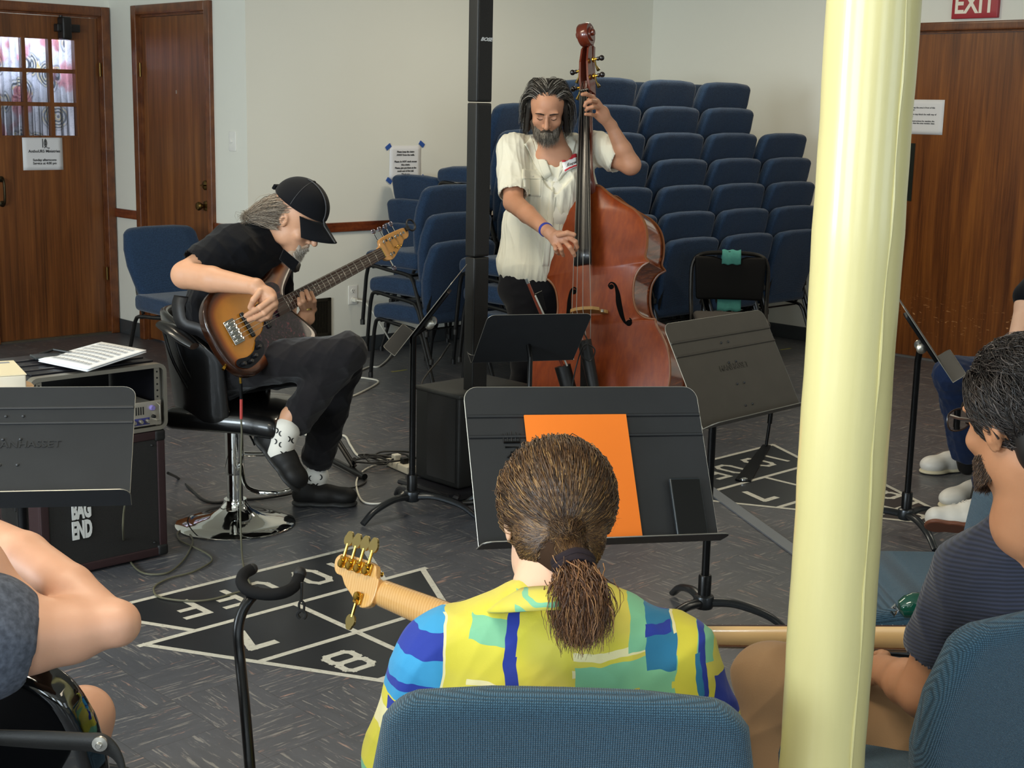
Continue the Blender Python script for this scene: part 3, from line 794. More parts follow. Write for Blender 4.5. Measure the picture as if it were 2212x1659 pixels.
# on door 1
f = f0
s1 = sheet('door_notice', 2, 4.125, 4.405, 1.135, 1.352, f, 'white printed notice with a black fish emblem taped below the nine door panes', 'notice', curl=.001)
wtext(s1, 2, 4.275, 1.258, f, 'AnthoURS Ministries', .026, bold=.0004); wtext(s1, 2, 4.275, 1.19, f, 'Sunday afternoons\nService at 4:00 pm', .022, bold=.0004)
mb = MB(); c = (4.285, 1.312)
P2 = lambda u, z: G(u, f-.004, z)
pts = []
for k in range(25):
    a = 2*math.pi*k/24; u = .0095*math.sin(a)*(1 if abs(math.sin(a)) else 1); z = .026*math.cos(a); u *= (1-.35*abs(math.cos(a)))
    pts.append(P2(c[0]+u, c[1]+z))
mb.tube(pts, .0022, 5); mb.tube([P2(c[0]-.0, c[1]+.018), P2(c[0], c[1]-.016)], .0035, 5); mb.tube([P2(c[0]+.002, c[1]-.022), P2(c[0]+.014, c[1]-.034)], .002, 5); mb.tube([P2(c[0]-.002, c[1]-.022), P2(c[0]-.01, c[1]-.034)], .002, 5)
mb.tube([P2(c[0]-.02, c[1]+.028), P2(c[0]-.02, c[1]-.03)], .0025, 5); mb.box(P2(c[0]+.022, c[1]-.033), (.01, .001, .006), RZ)
mb.obj('fish_emblem', m_ink, s1)
# on the back wall, with four bits of blue tape
ss = sheet('wall_notice', 2, 5.865, 6.135, 1.125, 1.345, C2, 'white notice about stacking chairs fixed to the white wall with blue tape', 'notice', curl=.004)
wtext(ss, 2, 6.0, 1.295, C2, 'Please keep the chairs\nAWAY from the walls.', .0165, .0065, .0004, spacing=1.25)
wtext(ss, 2, 6.0, 1.20, C2, 'Please do NOT stack excess\nblue chairs.\nPlease, just put them at the\nsouth end of the hall.\nThank you', .0165, .0065, .0004, spacing=1.25)
for nm, u, z, ang in (('upper left', 5.855, 1.338, 35), ('upper right', 6.14, 1.355, -35), ('lower left', 5.862, 1.118, -35), ('lower right', 6.145, 1.13, 45)):
    mb = MB(); a = R_(ang); ca, sa = math.cos(a), math.sin(a)
    vs = [G(u+x*ca-y*sa, C2-q, z+x*sa+y*ca) for q in (.0005, .0075) for x, y in ((-.022, -.013), (.022, -.013), (.022, .013), (-.022, .013))]
    mb.add(vs, [(0, 1, 2, 3), (4, 7, 6, 5), (0, 4, 5, 1), (1, 5, 6, 2), (2, 6, 7, 3), (3, 7, 4, 0)]); o = mb.obj('masking_tape', m_tape, ss, smooth=False)
    o['label'] = 'blue tape at the %s corner' % nm
# on door 3
s3 = sheet('door_notice', 1, 5.075, 4.765, 1.49, 1.715, D1+.012, 'white printed notice on the scratched brown door under the exit sign', 'notice', curl=.001)
text_mesh('printed_text', 'Please keep the area in front of this\ndoor clear.\n\nNO chairs may block the walk way of\nthis door\n\nSee the instructions for stacking the\nchairs so that the area remains clear.', .0145, m_ink, G(D1+.009, 5.04, 1.612), -E2, (0, 0, 1), s3, align='LEFT', bold=.0003, spacing=1.0)
# exit sign
mb = MB(); gbox(mb, D1-.03, D1, 4.43, 4.745, 2.222, 2.40, .004); ex = mb.obj('exit_sign', M('exit_red', '#a3202f', .35))
tag(ex, 'red exit sign with white letters above the scratched brown door', 'sign')
text_mesh('exit_letters', 'EXIT', .17, M('exit_white', '#f2e9d8', .4), G(D1-.031, 4.588, 2.308), -E2, (0, 0, 1), ex, bold=.004, extrude=.001, sx=.80)
# switch on the alcove wall
mb = MB(); gbox(mb, B1-.006, B1, 7.395, 7.475, 1.31, 1.43, .003); sw = mb.obj('light_switch', m_white)
tag(sw, 'white toggle light switch plate on the grey alcove wall', 'light switch')
mb = MB(); gbox(mb, B1-.02, B1-.005, 7.43, 7.44, 1.36, 1.38, .002); mb.obj('toggle', m_white, sw)
# outlet
ou = MB(); gbox(ou, 5.525, 5.60, C2-.006, C2, .32, .445, .003); out = ou.obj('power_outlet', m_white)
tag(out, 'white wall outlet with a plug in its lower socket', 'outlet')
mb = MB(); 
for z in (.41, .352):
    mb.lathe([(.017, 0), (.017, .003)], 16, G(5.5625, C2-.006, z), (-E2).to_track_quat('Z', 'Y').to_matrix())
mb.obj('socket', m_white, out)
mb = MB()
for z in (.41, .352):
    for du in (-.006, .006): gbox(mb, 5.5625+du-.001, 5.5625+du+.001, C2-.0105, C2-.009, z-.002, z+.008)
    gbox(mb, 5.560, 5.565, C2-.0105, C2-.009, z-.011, z-.006)
mb.obj('socket_slots', m_black, out)
# vent grille
vt = MB()
for p, q, z0, z1 in ((5.16, 5.185, .135, .38), (5.355, 5.38, .135, .38), (5.16, 5.38, .135, .155), (5.16, 5.38, .36, .38)): gbox(vt, p, q, C2-.014, C2, z0, z1)
gbox(vt, 5.16, 5.38, C2-.003, C2, .135, .38)
vent = vt.obj('vent_grille', M('vent_bronze', '#38332a', .4, .5), smooth=False); tag(vent, 'small dark bronze vent grille low on the white wall', 'vent')
mb = MB()
for k in range(14): u = 5.19+.012*k; gbox(mb, u, u+.004, C2-.012, C2-.003, .155, .36)
mb.obj('louver', M('vent_bronze'), vent, smooth=False)
# ================================================================ chairs
def fabric(name, ca, cb, scale=330, gl=1.0, bstr=.5):
    t = NT(name); v = t.coord()
    vo = t.new('ShaderNodeTexVoronoi'); vo.inputs['Scale'].default_value = scale; vo.inputs['Randomness'].default_value = .75; t.link(v, vo.inputs['Vector'])
    f = t.math('MULTIPLY', vo.outputs['Distance'], 1.5)
    big = t.noise(v, 3.0, 3)
    c = t.mix(t.ramp(f, [(.15, '#ffffff'), (.75, '#000000')]), ca, cb)
    t.col(t.mix(t.math('MULTIPLY', big, .22), c, '#20304a')); t.set(Roughness=.9, Sheen_Weight=.25*gl, Sheen_Roughness=.4, Specular_IOR_Level=.15)
    t.bump(t.math('SUBTRACT', 1.0, f), bstr, .0016); return t.m
m_fab = fabric('blue_chair_fabric', '#22334a', '#3a5678', 330)
m_fab_far = m_fab
m_fab2 = NT('woven_blue_upholstery')
def woven(t, ca, cb, s=300):
    v = t.coord(); sp = t.new('ShaderNodeSeparateXYZ'); t.link(v, sp.inputs[0])
    a = t.math('MULTIPLY', t.math('ADD', t.math('SINE', t.math('MULTIPLY', sp.outputs[0], s*2*math.pi*.5)), 1), .5)
    b = t.math('MULTIPLY', t.math('ADD', t.math('SINE', t.math('MULTIPLY', sp.outputs[2], s*2*math.pi*.5)), 1), .5)
    w_ = t.math('MULTIPLY', a, b); n = t.noise(v, s*.9, 2)
    h = t.math('ADD', t.math('MULTIPLY', w_, .75), t.math('MULTIPLY', n, .5))
    c = t.mix(t.ramp(h, [(.18, '#000000'), (.72, '#ffffff')]), ca, cb); big = t.noise(v, 2.5, 3)
    t.col(t.mix(t.math('MULTIPLY', big, .25), c, '#33505a')); t.set(Roughness=.9, Specular_IOR_Level=.15, Sheen_Weight=.2); t.bump(h, .8, .003); return t.m
m_fab2 = woven(m_fab2, '#1a2b38', '#4a7089', 640)
m_frame = M('chair_frame_black', '#191919', .35, .3)
m_cap = M('rubber_black', '#0d0d0d', .6)
def chair_parts(root, fab):
    def seatfn(p):
        k = max(0, p.y/.23); return Vector((p.x*(1-.03*max(0, -p.y/.23)), p.y, p.z + (.012*(1-k*k*1.2) if p.z > 0 else 0) - .02*max(0, k-.5)))
    mb = MB(); mb.rbox((0, .035, .412), (.475, .47, .09), .032, fn=seatfn); mb.obj('seat', fab, root)
    prof = [(-.23, .37), (-.12, .44), (-.02, .50), (.06, .52), (.12, .508), (.18, .492), (.23, .475)]
    def wz(z):
        for (z0, a), (z1, b) in zip(prof, prof[1:]):
            if z <= z1: t = max(0, (z-z0)/(z1-z0)); return a+(b-a)*t
        return prof[-1][1]
    def backfn(p):
        x, y, z = p; W_ = wz(z)/.52; x = x*W_
        # round upper corners
        if z > .16:
            k = (z-.16)/.07; x *= 1-.06*k*k
            z -= .021*(abs(x)/.235)**5*k
        y += -.26*z - .035*(1-(x/.26)**2)*-1*.3 - .06*(z/.23)*(z/.23)*.2
        return Vector((x, y, z))
    mb = MB(); mb.rbox((0, -.215, .63), (.52, .075, .46), .036, fn=backfn); mb.obj('backrest', fab, root)
    for s_ in (-1, 1):
        x = .232*s_
        mb = MB(); mb.tube(smooth_path([(x, .285, .012), (x, .262, .20), (x, .243, .318), (x, .205, .362), (x, .05, .352), (x, -.13, .338), (x, -.175, .31), (x, -.205, .25), (x, -.30, .012)], 5), .0115, 8)
        fr = mb.obj('leg_frame', m_frame, root)
        for yy in (.285, -.30): MB().lathe([(.014, 0), (.014, .03), (.0125, .032)], 10, (x, yy, 0)).obj('glide', m_cap, fr)
        mb = MB(); mb.tube([(x*.86, -.14, .35), (x*.86, -.19, .42), (x*.86, -.235, .62)], .010, 6); mb.obj('back_bracket', m_frame, root)
    mb = MB(); mb.tube([(-.232, .19, .352), (.232, .19, .352)], .006, 6); mb.obj('cross_rail', m_frame, root)
    mb = MB(); mb.tube([(-.232, -.12, .33), (.232, -.12, .33)], .006, 6); mb.obj('cross_rail', m_frame, root)
ORD = ['bottom', 'second from the floor', 'third from the floor', 'fourth from the floor', 'fifth from the floor', 'sixth from the floor', 'seventh from the floor']
def stack_label(k, n, where):
    o = 'topmost' if k == n-1 else ORD[k]
    return 'blue chair, %s of the %s' % (o, where)
proto = None
def put_chair(loc, rz, label, group=None, name='stacking_chair'):
    global proto
    if proto is None:
        proto = thing(name, label, 'chair', loc, rz, group); chair_parts(proto, m_fab); o = proto
    else:
        o = copy_tree(proto); o.location = loc; o.rotation_euler = (0, 0, rz)
    o['label'] = label
    if group: o['group'] = group
    elif 'group' in o: del o['group']
    return o
def stack(a, b, n, where, grp, rz=GA, fwd=(0, .04)):
    for k in range(n):
        j = random.uniform(-.006, .006)
        f = Vector((-math.sin(rz), math.cos(rz), 0))
        p = G(a, b, .155*k) + f*(.04*k) + E1*j
        put_chair(p, rz+random.uniform(-.012, .012), stack_label(k, n, where), grp)
stack(5.36, 6.25, 3, 'low stack left of the speaker column', 'low stack left of the speaker column')
stack(5.55, 5.63, 3, 'low stack right behind the speaker column', 'low stack behind the speaker column')
stack(6.12, 5.63, 7, 'tall stack behind the double bass neck', 'tall stack behind the double bass neck')
stack(6.67, 5.63, 7, 'tall stack right of the double bass scroll', 'tall stack right of the scroll')
stack(7.22, 5.63, 7, 'tall stack behind the black folding chair', 'tall stack behind the black chair')
stack(7.77, 5.63, 5, 'shorter stack by the cream pillar', 'shorter stack by the pillar')
stack(6.05, 6.28, 6, 'rear stack beside the bassist\'s hair', 'back row stack beside the hair')
stack(6.63, 6.28, 7, 'rear stack left of the bass neck', 'back row stack left of the bass neck')
stack(7.18, 6.28, 7, 'rear stack in the middle', 'back row stack in the middle')
stack(7.74, 6.28, 7, 'rear stack nearest the right wall', 'back row stack by the right wall')
stack(6.06, 6.99, 3, 'sideways stack against the white wall', 'sideways stack', rz=GA-math.pi/2)
p = Zp(345, 487, .86)
put_chair(Vector((p.x, p.y, 0)) - E2*.27, GA+math.pi, 'single blue padded chair standing before the plain brown door')
# the three chairs of the near circle, in coarser weave where we can see it
def near_chair(loc, rz, label):
    t = thing('padded_chair', label, 'chair', loc, rz); chair_parts(t, m_fab2); return t
p = Zp(1232, 1493, .86); FG = Vector((p.x, p.y+.28, 0))
near_chair(FG, R_(-1), 'blue woven padded chair seen from behind, under the ponytailed person')
p = Zp(2350, 1308, .86); RC = Vector((p.x, p.y, 0)) + Vector((-math.sin(R_(20)), math.cos(R_(20)), 0))*.28
near_chair(RC, R_(20), 'blue woven padded chair under the person in glasses')
near_chair(Vector((1.06, 3.36, 0)), R_(92), 'empty blue padded chair between the pillar and the person in glasses')

# black folding chair with the green cloth
p = Zp(1573, 547, .80); bc = Vector((p.x, p.y, 0)); byaw = R_(180-4)
t = thing('folding_chair', 'black padded musician chair with a green cloth over its back', 'chair', (p.x, p.y-.22, 0), byaw)
m_vin = M('black_vinyl', '#0c0b0b', .7, spec=.15, bump=.15, bscale=400); m_bsteel = M('black_steel', '#1c1b19', .38, .5)
mb = MB()
for k, s_ in enumerate((-1, 1)): pass
mb.tube(smooth_path([(-.20, .16, .012), (-.215, -.16, .42), (-.222, -.215, .60), (-.215, -.235, .735), (-.16, -.24, .79), (0, -.24, .80), (.16, -.24, .79), (.215, -.235, .735), (.222, -.215, .60), (.215, -.16, .42), (.20, .16, .012)], 5), .0125, 8)
mb.obj('back_frame', m_bsteel, t)
def bkf(p):
    x, y, z = p
    if z > .08: z -= .035*max(0, 1-(x/.10)**2)*(z-.08)/.03*1.0 if False else .035*math.exp(-(x/.05)**2)*((z-.08)/.05)
    return Vector((x*(1+.04*z/.13), y-.03*(1-(x/.21)**2)-.14*z, z))
mb = MB(); mb.rbox((0, -.20, .655), (.40, .035, .25), .017, fn=bkf); mb.obj('backrest', m_vin, t)
mb = MB(); mb.rbox((0, .02, .44), (.41, .40, .05), .022); mb.obj('seat', M('grey_seat_cloth', '#4b4846', .85, bump=.3), t)
for s_ in (-1, 1):
    mb = MB(); mb.tube([(.185*s_, -.26, .012), (.185*s_, .17, .43)], .011, 8); mb.obj('leg', m_bsteel, t)
mb = MB(); mb.tube([(-.185, -.20, .06), (.185, -.20, .06)], .008, 6); mb.obj('stretcher', m_bsteel, t)
# the cloth: over the top rail and down the back
m_green = M('green_cloth', '#4e8f86', .9, noise=.12, nscale=60, bump=.4, bscale=150)
ty = p.y-.22; cth = math.cos(byaw); sth = math.sin(byaw)
def loc2(x, y, z): return Vector((p.x + x*cth - y*sth, ty + x*sth + y*cth, z))
mb = MB(); n = 14; prof = [(-.214, .735), (-.212, .77), (-.222, .80), (-.24, .818), (-.258, .80), (-.262, .74), (-.25, .64), (-.235, .54), (-.228, .46)]
pp = smooth_path([(a, b, 0) for a, b in prof], 4); vs = []; fs = []
for q in pp:
    for i in range(n+1):
        u = i/n; x = .005+(-.055+.11*u)*(1+.25*(q.y < .7)); vs.append(loc2(-x, q.x - .004*math.sin(u*9+q.y*20), q.y+.003*math.sin(u*14)))
for j in range(len(pp)-1):
    for i in range(n): a = j*(n+1)+i; fs.append((a, a+1, a+n+2, a+n+1))
mb.add(vs, fs); gc = mb.obj('cloth', m_green); md = gc.modifiers.new('t', 'SOLIDIFY'); md.thickness = .004
tag(gc, 'sea green cloth draped over the black chair back', 'cloth')

# ================================================================ music stands
m_desk = M('stand_desk_black', '#26282b', .48, .15, noise=.18, nscale=14, bump=.06, bscale=300); m_desk2 = M('stand_desk_olive', '#48423a', .5, .15, noise=.16, nscale=14, bump=.06, bscale=300)
m_edge = M('worn_edge', '#a9a69c', .4, .7); m_pole = M('stand_pole_black', '#0e0e0f', .3, .4); m_leg = M('stand_leg_metal', '#3a3d40', .28, .7)
def Rm(yaw, tilt, roll): return Matrix.Rotation(yaw, 3, 'Z') @ Matrix.Rotation(tilt, 3, 'X') @ Matrix.Rotation(roll, 3, 'Y')
def music_stand(P0, yaw, tilt, roll, label, base, w=.508, h=.33, lip=.055, grooves=True, mat=None, legrot=.3, logo=None, thin=False, screws=False):
    P0 = Vector(P0); Rr = Rm(yaw, tilt, roll); mat = mat or m_desk
    L = lambda x, y, z: P0 + Rr @ Vector((x, y, z))
    b = Vector((base[0], base[1], 0))
    t = thing('music_stand', label, 'music stand', b, world=True)
    # desk sheet with rounded top corners
    r = .028; out = []
    for cx, cz, a0 in ((w/2-r, h-r, 0), (-w/2+r, h-r, 90)):
        for k in range(7): a = R_(a0+15*k); out.append((cx+r*math.cos(a), cz+r*math.sin(a)))
    out += [(-w/2, 0), (w/2, 0)]
    mb = MB(); mb.prism(out, .0022, lambda u, v, q: L(u, q-.0011, v))
    mb.obj('desk', mat, t, smooth=False)
    # lip: folded shelf, its corners rounded
    rl = .02; lo = [(w/2+.004, 0)]
    for cx, a0 in ((w/2+.004-rl, 0), (-w/2-.004+rl, 90)):
        for k in range(5): a = R_(a0+22.5*k); lo.append((cx+rl*math.cos(a), lip-rl+rl*math.sin(a)))
    lo.append((-w/2-.004, 0))
    mb = MB(); mb.prism(lo, .0022, lambda u, v, q: L(u, -v, q-.002)); mb.obj('lip', mat, t, smooth=False)
    mb = MB(); mb.tube([L(x, 0, z) for x, z in out[:-1]] + [L(w/2, 0, 0), L(*( (out[0][0], 0, out[0][1])))], .0013, 5); mb.tube([L(u, -v, 0) for u, v in lo], .0013, 5); mb.obj('worn_edge', m_edge, t)
    if grooves:
        for z in (h-.062, h-.105):
            mb = MB(); mb.tube([L(-w/2+.002, -.001, z), L(w/2-.002, -.001, z)], .0042, 8); mb.obj('pressed_rib', mat, t)
    if screws:
        for sx in (-.018, .018):
            for z in (h-.085, h-.15, h-.22, h-.29): MB().ball(L(sx, -.0012, z), .004, (1, 1, 1), 8).obj('rivet', m_desk, t)
    if logo:
        text_mesh('embossed_name', logo[0], logo[1], mat, L(logo[2], -.0022, logo[3]), Rr @ Vector((1, 0, 0)), Rr @ Vector((0, 0, 1)), t, extrude=.0004, bold=.0002)
    # back bracket, tilt knob, pole
    mid = L(0, .012, h*.42)
    top = Vector((b.x, b.y, mid.z-.035)); 
    mb = MB(); c = L(0, .010, h*.45); mb.box(c, (.09, .016, h*.62), Rr, .004); mb.obj('back_bracket', m_pole, t)
    kx = Rr @ Vector((1, 0, 0))
    kc = L(0, .030, h*.36)
    mb = MB(); mb.tube([kc-kx*.038, kc+kx*.038], .009, 10); 
    for s_ in (-1, 1):
        rmk = (kx*s_).to_track_quat('Z', 'Y').to_matrix(); MB().lathe([(.019, 0), (.020, .006), (.014, .011), (.006, .013)], 18, kc+kx*s_*.036, rmk).obj('tilt_knob', M('nickel', '#c8c4b8', .3, 1), t)
    mb.obj('tilt_axle', m_pole, t)
    mb = MB(); mb.tube([(b.x, b.y, .10), (b.x, b.y, kc.z-.06), (kc.x, kc.y, kc.z)] if (Vector((kc.x, kc.y, 0))-b).length < .12 else [(b.x, b.y, .10), (b.x, b.y, kc.z-.10), (kc.x, kc.y, kc.z)], .0125 if not thin else .010, 14); mb.obj('pole', m_pole, t)
    mb = MB(); mb.lathe([(.021, .075), (.021, .16), (.018, .165)], 18, (b.x, b.y, 0)); mb.obj('pole_socket', m_pole, t)
    MB().lathe([(.012, .05), (.028, .055), (.036, .075), (.030, .095), (.02, .10)], 18, (b.x, b.y, 0)).obj('hub', m_leg, t)
    for k in range(3):
        a = legrot + k*2*math.pi/3; d = Vector((math.cos(a), math.sin(a), 0))
        pts = smooth_path([b+d*.02+Vector((0, 0, .075)), b+d*.10+Vector((0, 0, .078)), b+d*.20+Vector((0, 0, .052)), b+d*.262+Vector((0, 0, .012))], 6)
        n_ = len(pts); mb = MB(); mb.tube(pts, [.019-.005*i/n_ for i in range(n_)], 10, flat=.75, up=(0, 0, 1)); mb.obj('leg', m_leg, t)
    return t, L
st_front, Lf = music_stand((.185, 2.664, .757), R_(18.5), R_(-30.7), R_(2.4), 'black music stand holding an orange folder and a phone', (.13, 2.84), legrot=1.2)
st_tilt, Lt = music_stand((.733, 4.142, .700), R_(45.8), R_(-29.6), 0, 'grey tilted music stand with bare desk before the double bass', (.625, 4.24), mat=m_desk2, legrot=R_(-15), logo=('MANHASSET', .026, 0, .165), screws=True)
st_left, Ll = music_stand((-1.055, 2.812, .762), R_(12), R_(-52), R_(1), 'bare black music stand before the speaker cabinet, cut off at the frame edge', (-1.08, 2.99), logo=('MANHASSET', .026, .03, .165), screws=True)
PS = Vector((-.39, 5.40, 0)); q = Y(874, 742, 5.38)
music_stand(q, R_(-93), R_(-37), R_(2), 'black music stand seen edge-on between the seated guitarist and the speaker column', (PS.x, PS.y), h=.36, grooves=False, legrot=R_(-12), w=.48)
q = Y(2041, 797, 5.25)
music_stand(q, R_(79), R_(-36), R_(-2), 'black music stand seen edge-on right of the cream pillar', (1.553, 5.29), h=.34, grooves=False, legrot=R_(40), w=.48)
q = Y(1133, 781, 5.56); sm, Ls = music_stand((.043, 5.56, .602), R_(21), R_(37.6-0), R_(1.3), 'small black music stand seen from behind before the double bass', (.07, 5.46), w=.44, h=.27, lip=-.04, grooves=False, thin=True, legrot=.7)
# crown mark on the front stand
mb = MB(); cx, cz = -.165, .215
for dx in (-.016, -.008, 0, .008, .016): mb.tube([Lf(cx+dx, -.003, cz), Lf(cx+dx*1.15, -.003, cz+.016+.004*(1-abs(dx)/.016))], .0012, 5)
mb.tube([Lf(cx-.017, -.003, cz-.002), Lf(cx+.017, -.003, cz-.002)], .0022, 5)
for pts in (((-.015, -.012), (.012, -.012), (-.012, -.034)), ((-.004, -.022), (.014, -.036))): mb.tube([Lf(cx+a, -.003, cz+b_) for a, b_ in pts], .0018, 5)
mb.obj('crown_emblem', m_pole, st_front)
text_mesh('embossed_name', 'ING', .02, m_pole, Lf(cx+.042, -.003, cz-.028), Lf(1, 0, 0)-Lf(0, 0, 0), Lf(0, 0, 1)-Lf(0, 0, 0), st_front, extrude=.0008)
# folder and phone resting in the front stand
def slab(L, x0, x1, z0, z1, y0, y1, bev=0.0):
    mb = MB(); Rr = frame3(None, (L(1, 0, 0)-L(0, 0, 0)), (L(0, 1, 0)-L(0, 0, 0)), (L(0, 0, 1)-L(0, 0, 0)))
    mb.box(L((x0+x1)/2, (y0+y1)/2, (z0+z1)/2), (x1-x0, y1-y0, z1-z0), Rr, bev); return mb
o = slab(Lf, -.135, .085, .003, .268, -.009, -.0055).obj('folder', M('orange_card', '#f47f22', .5), None, smooth=False)
tag(o, 'bright orange folder standing on the front music stand', 'folder')
ph = slab(Lf, .158, .226, .003, .128, -.0165, -.008, .003); o = ph.obj('phone', M('phone_case', '#22282c', .3)); tag(o, 'dark phone leaning on the front music stand, right of the orange folder', 'phone')
slab(Lf, .161, .223, .007, .124, -.0172, -.0165).obj('screen', M('phone_screen', '#0a0a0a', .12), o, smooth=False)

# ================================================================ chrome stool with arms
t_ = NT('chrome'); t_.col('#d9d9d6'); t_.set(Metallic=1.0, Roughness=.06); m_chrome = t_.m
SX, SY = -1.06, 5.22; SZ = .40   # SZ: underside of the seat
st = thing('bar_stool', 'chrome pedestal stool with black vinyl seat and arms under the seated guitarist', 'stool', (SX, SY, 0), world=True)
MB().lathe([(.228, 0), (.230, .004), (.225, .009), (.17, .018), (.10, .035), (.06, .062), (.045, .085), (.043, .10)], 56, (SX, SY, 0)).obj('base', m_chrome, st)
MB().lathe([(.031, .09), (.031, .22)], 28, (SX, SY, 0)).obj('outer_column', m_chrome, st)
MB().lathe([(.034, .20), (.036, .21), (.036, SZ-.01), (.034, SZ)], 28, (SX, SY, 0)).obj('gas_column', m_chrome, st)
mb = MB(); mb.tube(smooth_path([(SX+.03, SY-.02, .24), (SX+.07, SY-.12, .18), (SX+.17, SY-.16, .17), (SX+.24, SY-.08, .17), (SX+.25, SY+.06, .19), (SX+.18, SY+.13, .24), (SX+.03, SY+.03, .27)], 6), .009, 10); mb.obj('footrest', m_chrome, st)
m_vinyl = M('glossy_black_vinyl', '#0f0f10', .28, coat=.4, bump=.05)
mb = MB(); mb.rbox((SX+.03, SY, SZ+.045), (.46, .44, .085), .04, Matrix.Rotation(R_(-12), 3, 'Z'), fn=lambda p: Vector((p.x, p.y, p.z - .02*max(0, (p.x-.05)/.18)**2))); mb.obj('seat', m_vinyl, st)
# back shell: an upright wrap-around
mb = MB(); n = 26; rows = 8; vs = []; fs = []
for j in range(rows+1):
    v = j/rows
    for i in range(n+1):
        a = R_(70+220*i/n-12); e = abs(i/n-.5)*2; hgt = (.40-.16*e**3)*v; rr = .215+.03*v
        vs.append((SX+.0+rr*math.cos(a)*(1.0)-.02*v, SY+rr*math.sin(a)*1.0, SZ+.04+hgt))
for j in range(rows):
    for i in range(n): a = j*(n+1)+i; fs.append((a, a+1, a+n+2, a+n+1))
mb.add(vs, fs); o = mb.obj('back_shell', m_vinyl, st); md = o.modifiers.new('t', 'SOLIDIFY'); md.thickness = .03; md = o.modifiers.new('b', 'BEVEL'); md.width = .008; md.segments = 2
for s_, (ax, ay, bx, by) in enumerate(((328, 690, 425, 760), (440, 640, 560, 650))):
    yy = 4.98 if s_ == 0 else 5.47
    A_, B_ = Y(ax+18, ay+10, yy+.02), Y(bx-5, by-12, yy-.08 if s_ == 0 else yy)
    pts = smooth_path([A_, A_*.66+B_*.34+Vector((0, 0, .006)), A_*.33+B_*.67+Vector((0, 0, .003)), B_], 5); m_ = len(pts)
    mb = MB(); mb.tube(pts, [.014+.022*math.sin(math.pi*(.12+.76*i/(m_-1))) for i in range(m_)], 12, flat=.6, up=(0, 0, 1)); mb.obj('armrest', m_vinyl, st)
    mb = MB()
    for dx in (0, .035):
        mb.tube(smooth_path([A_+Vector((.01+dx, 0, -.02)), A_+Vector((.045+dx, 0, -.14)), Vector((A_.x+.11+dx, A_.y+.06*(1-2*s_), SZ+.10)), Vector((SX-.10+dx, SY-.16*(1-2*s_), SZ+.012))], 6), .006, 8)
    mb.obj('arm_frame', m_pole, st)
MB().tube([(SX+.05, SY-.03, SZ-.01), (SX+.09, SY-.09, SZ-.05), (SX+.10, SY-.12, SZ-.055)], .004, 6).obj('height_lever', m_pole, st)
# ================================================================ amplification and small things
m_mar = M('maroon_vinyl', '#2c1719', .6, noise=.15, nscale=60, bump=.3, bscale=500)
t = NT('black_grille'); v = t.coord(); t.col(t.mix(t.ramp(t.noise(v, 900, 1), [(.45, '#000000'), (.55, '#ffffff')]), '#0e0e0f', '#262422')); t.set(Roughness=.7); m_gri = t.m
c0 = Zp(363, 1201, 0); ca, cb = c0.dot(E1), c0.dot(E2)
CW, CD, CH = .47, .40, .465
cab = thing('speaker_cabinet', 'large black and maroon bass cabinet marked BAG END below the rack case', 'speaker', G(ca-CW/2, cb+CD/2), world=True)
mb = MB(); gbox(mb, ca-CW, ca, cb+.012, cb+CD, .01, CH, .008); mb.obj('body', m_mar, cab)
mb = MB()
for p, q, z0, z1 in ((ca-CW, ca-CW+.03, .01, CH), (ca-.03, ca, .01, CH), (ca-CW+.03, ca-.03, .01, .04), (ca-CW+.03, ca-.03, CH-.03, CH)): gbox(mb, p, q, cb, cb+.014, z0, z1, .003)
mb.obj('front_rim', m_mar, cab)
mb = MB(); gbox(mb, ca-CW+.03, ca-.03, cb+.005, cb+.012, .04, CH-.03); mb.obj('grille', m_gri, cab, smooth=False)
mb = MB(); gbox(mb, ca-CW+.03, ca-CW+.032, cb+.09, cb+.30, .28, .42) if False else None
mb = MB(); gbox(mb, ca-CW-.004, ca-CW+.004, cb+.12, cb+.30, .16, .34, .004); mb.obj('handle_plate', m_black, cab)
mb = MB(); gbox(mb, ca-CW-.02, ca-CW-.004, cb+.15, cb+.27, .22, .24, .004); mb.obj('handle', m_black, cab)
for u, z, zz in ((0, 0, 0), (0, 1, 0), (1, 0, 0), (1, 1, 0)):
    x = ca-CW+.018 if u == 0 else ca-.018; zc = .028 if z == 0 else CH-.018
    mb = MB(); gbox(mb, x-.021, x+.021, cb-.004, cb+.04, zc-.021, zc+.021, .01); mb.obj('corner_guard', m_cap, cab)
for u in (ca-CW+.05, ca-.05):
    for z in (.06, CH-.05): MB().ball(G(u, cb+.003, z), .005, n=8).obj('grille_screw', m_black, cab)
text_mesh('brand_plate', 'BAG\nEND', .082, M('badge_white', '#d5d5d2', .5), G(ca-CW+.145, cb-.001, .195), E1, (0, 0, 1), cab, extrude=.002, bold=.004, spacing=.86, sx=.44)
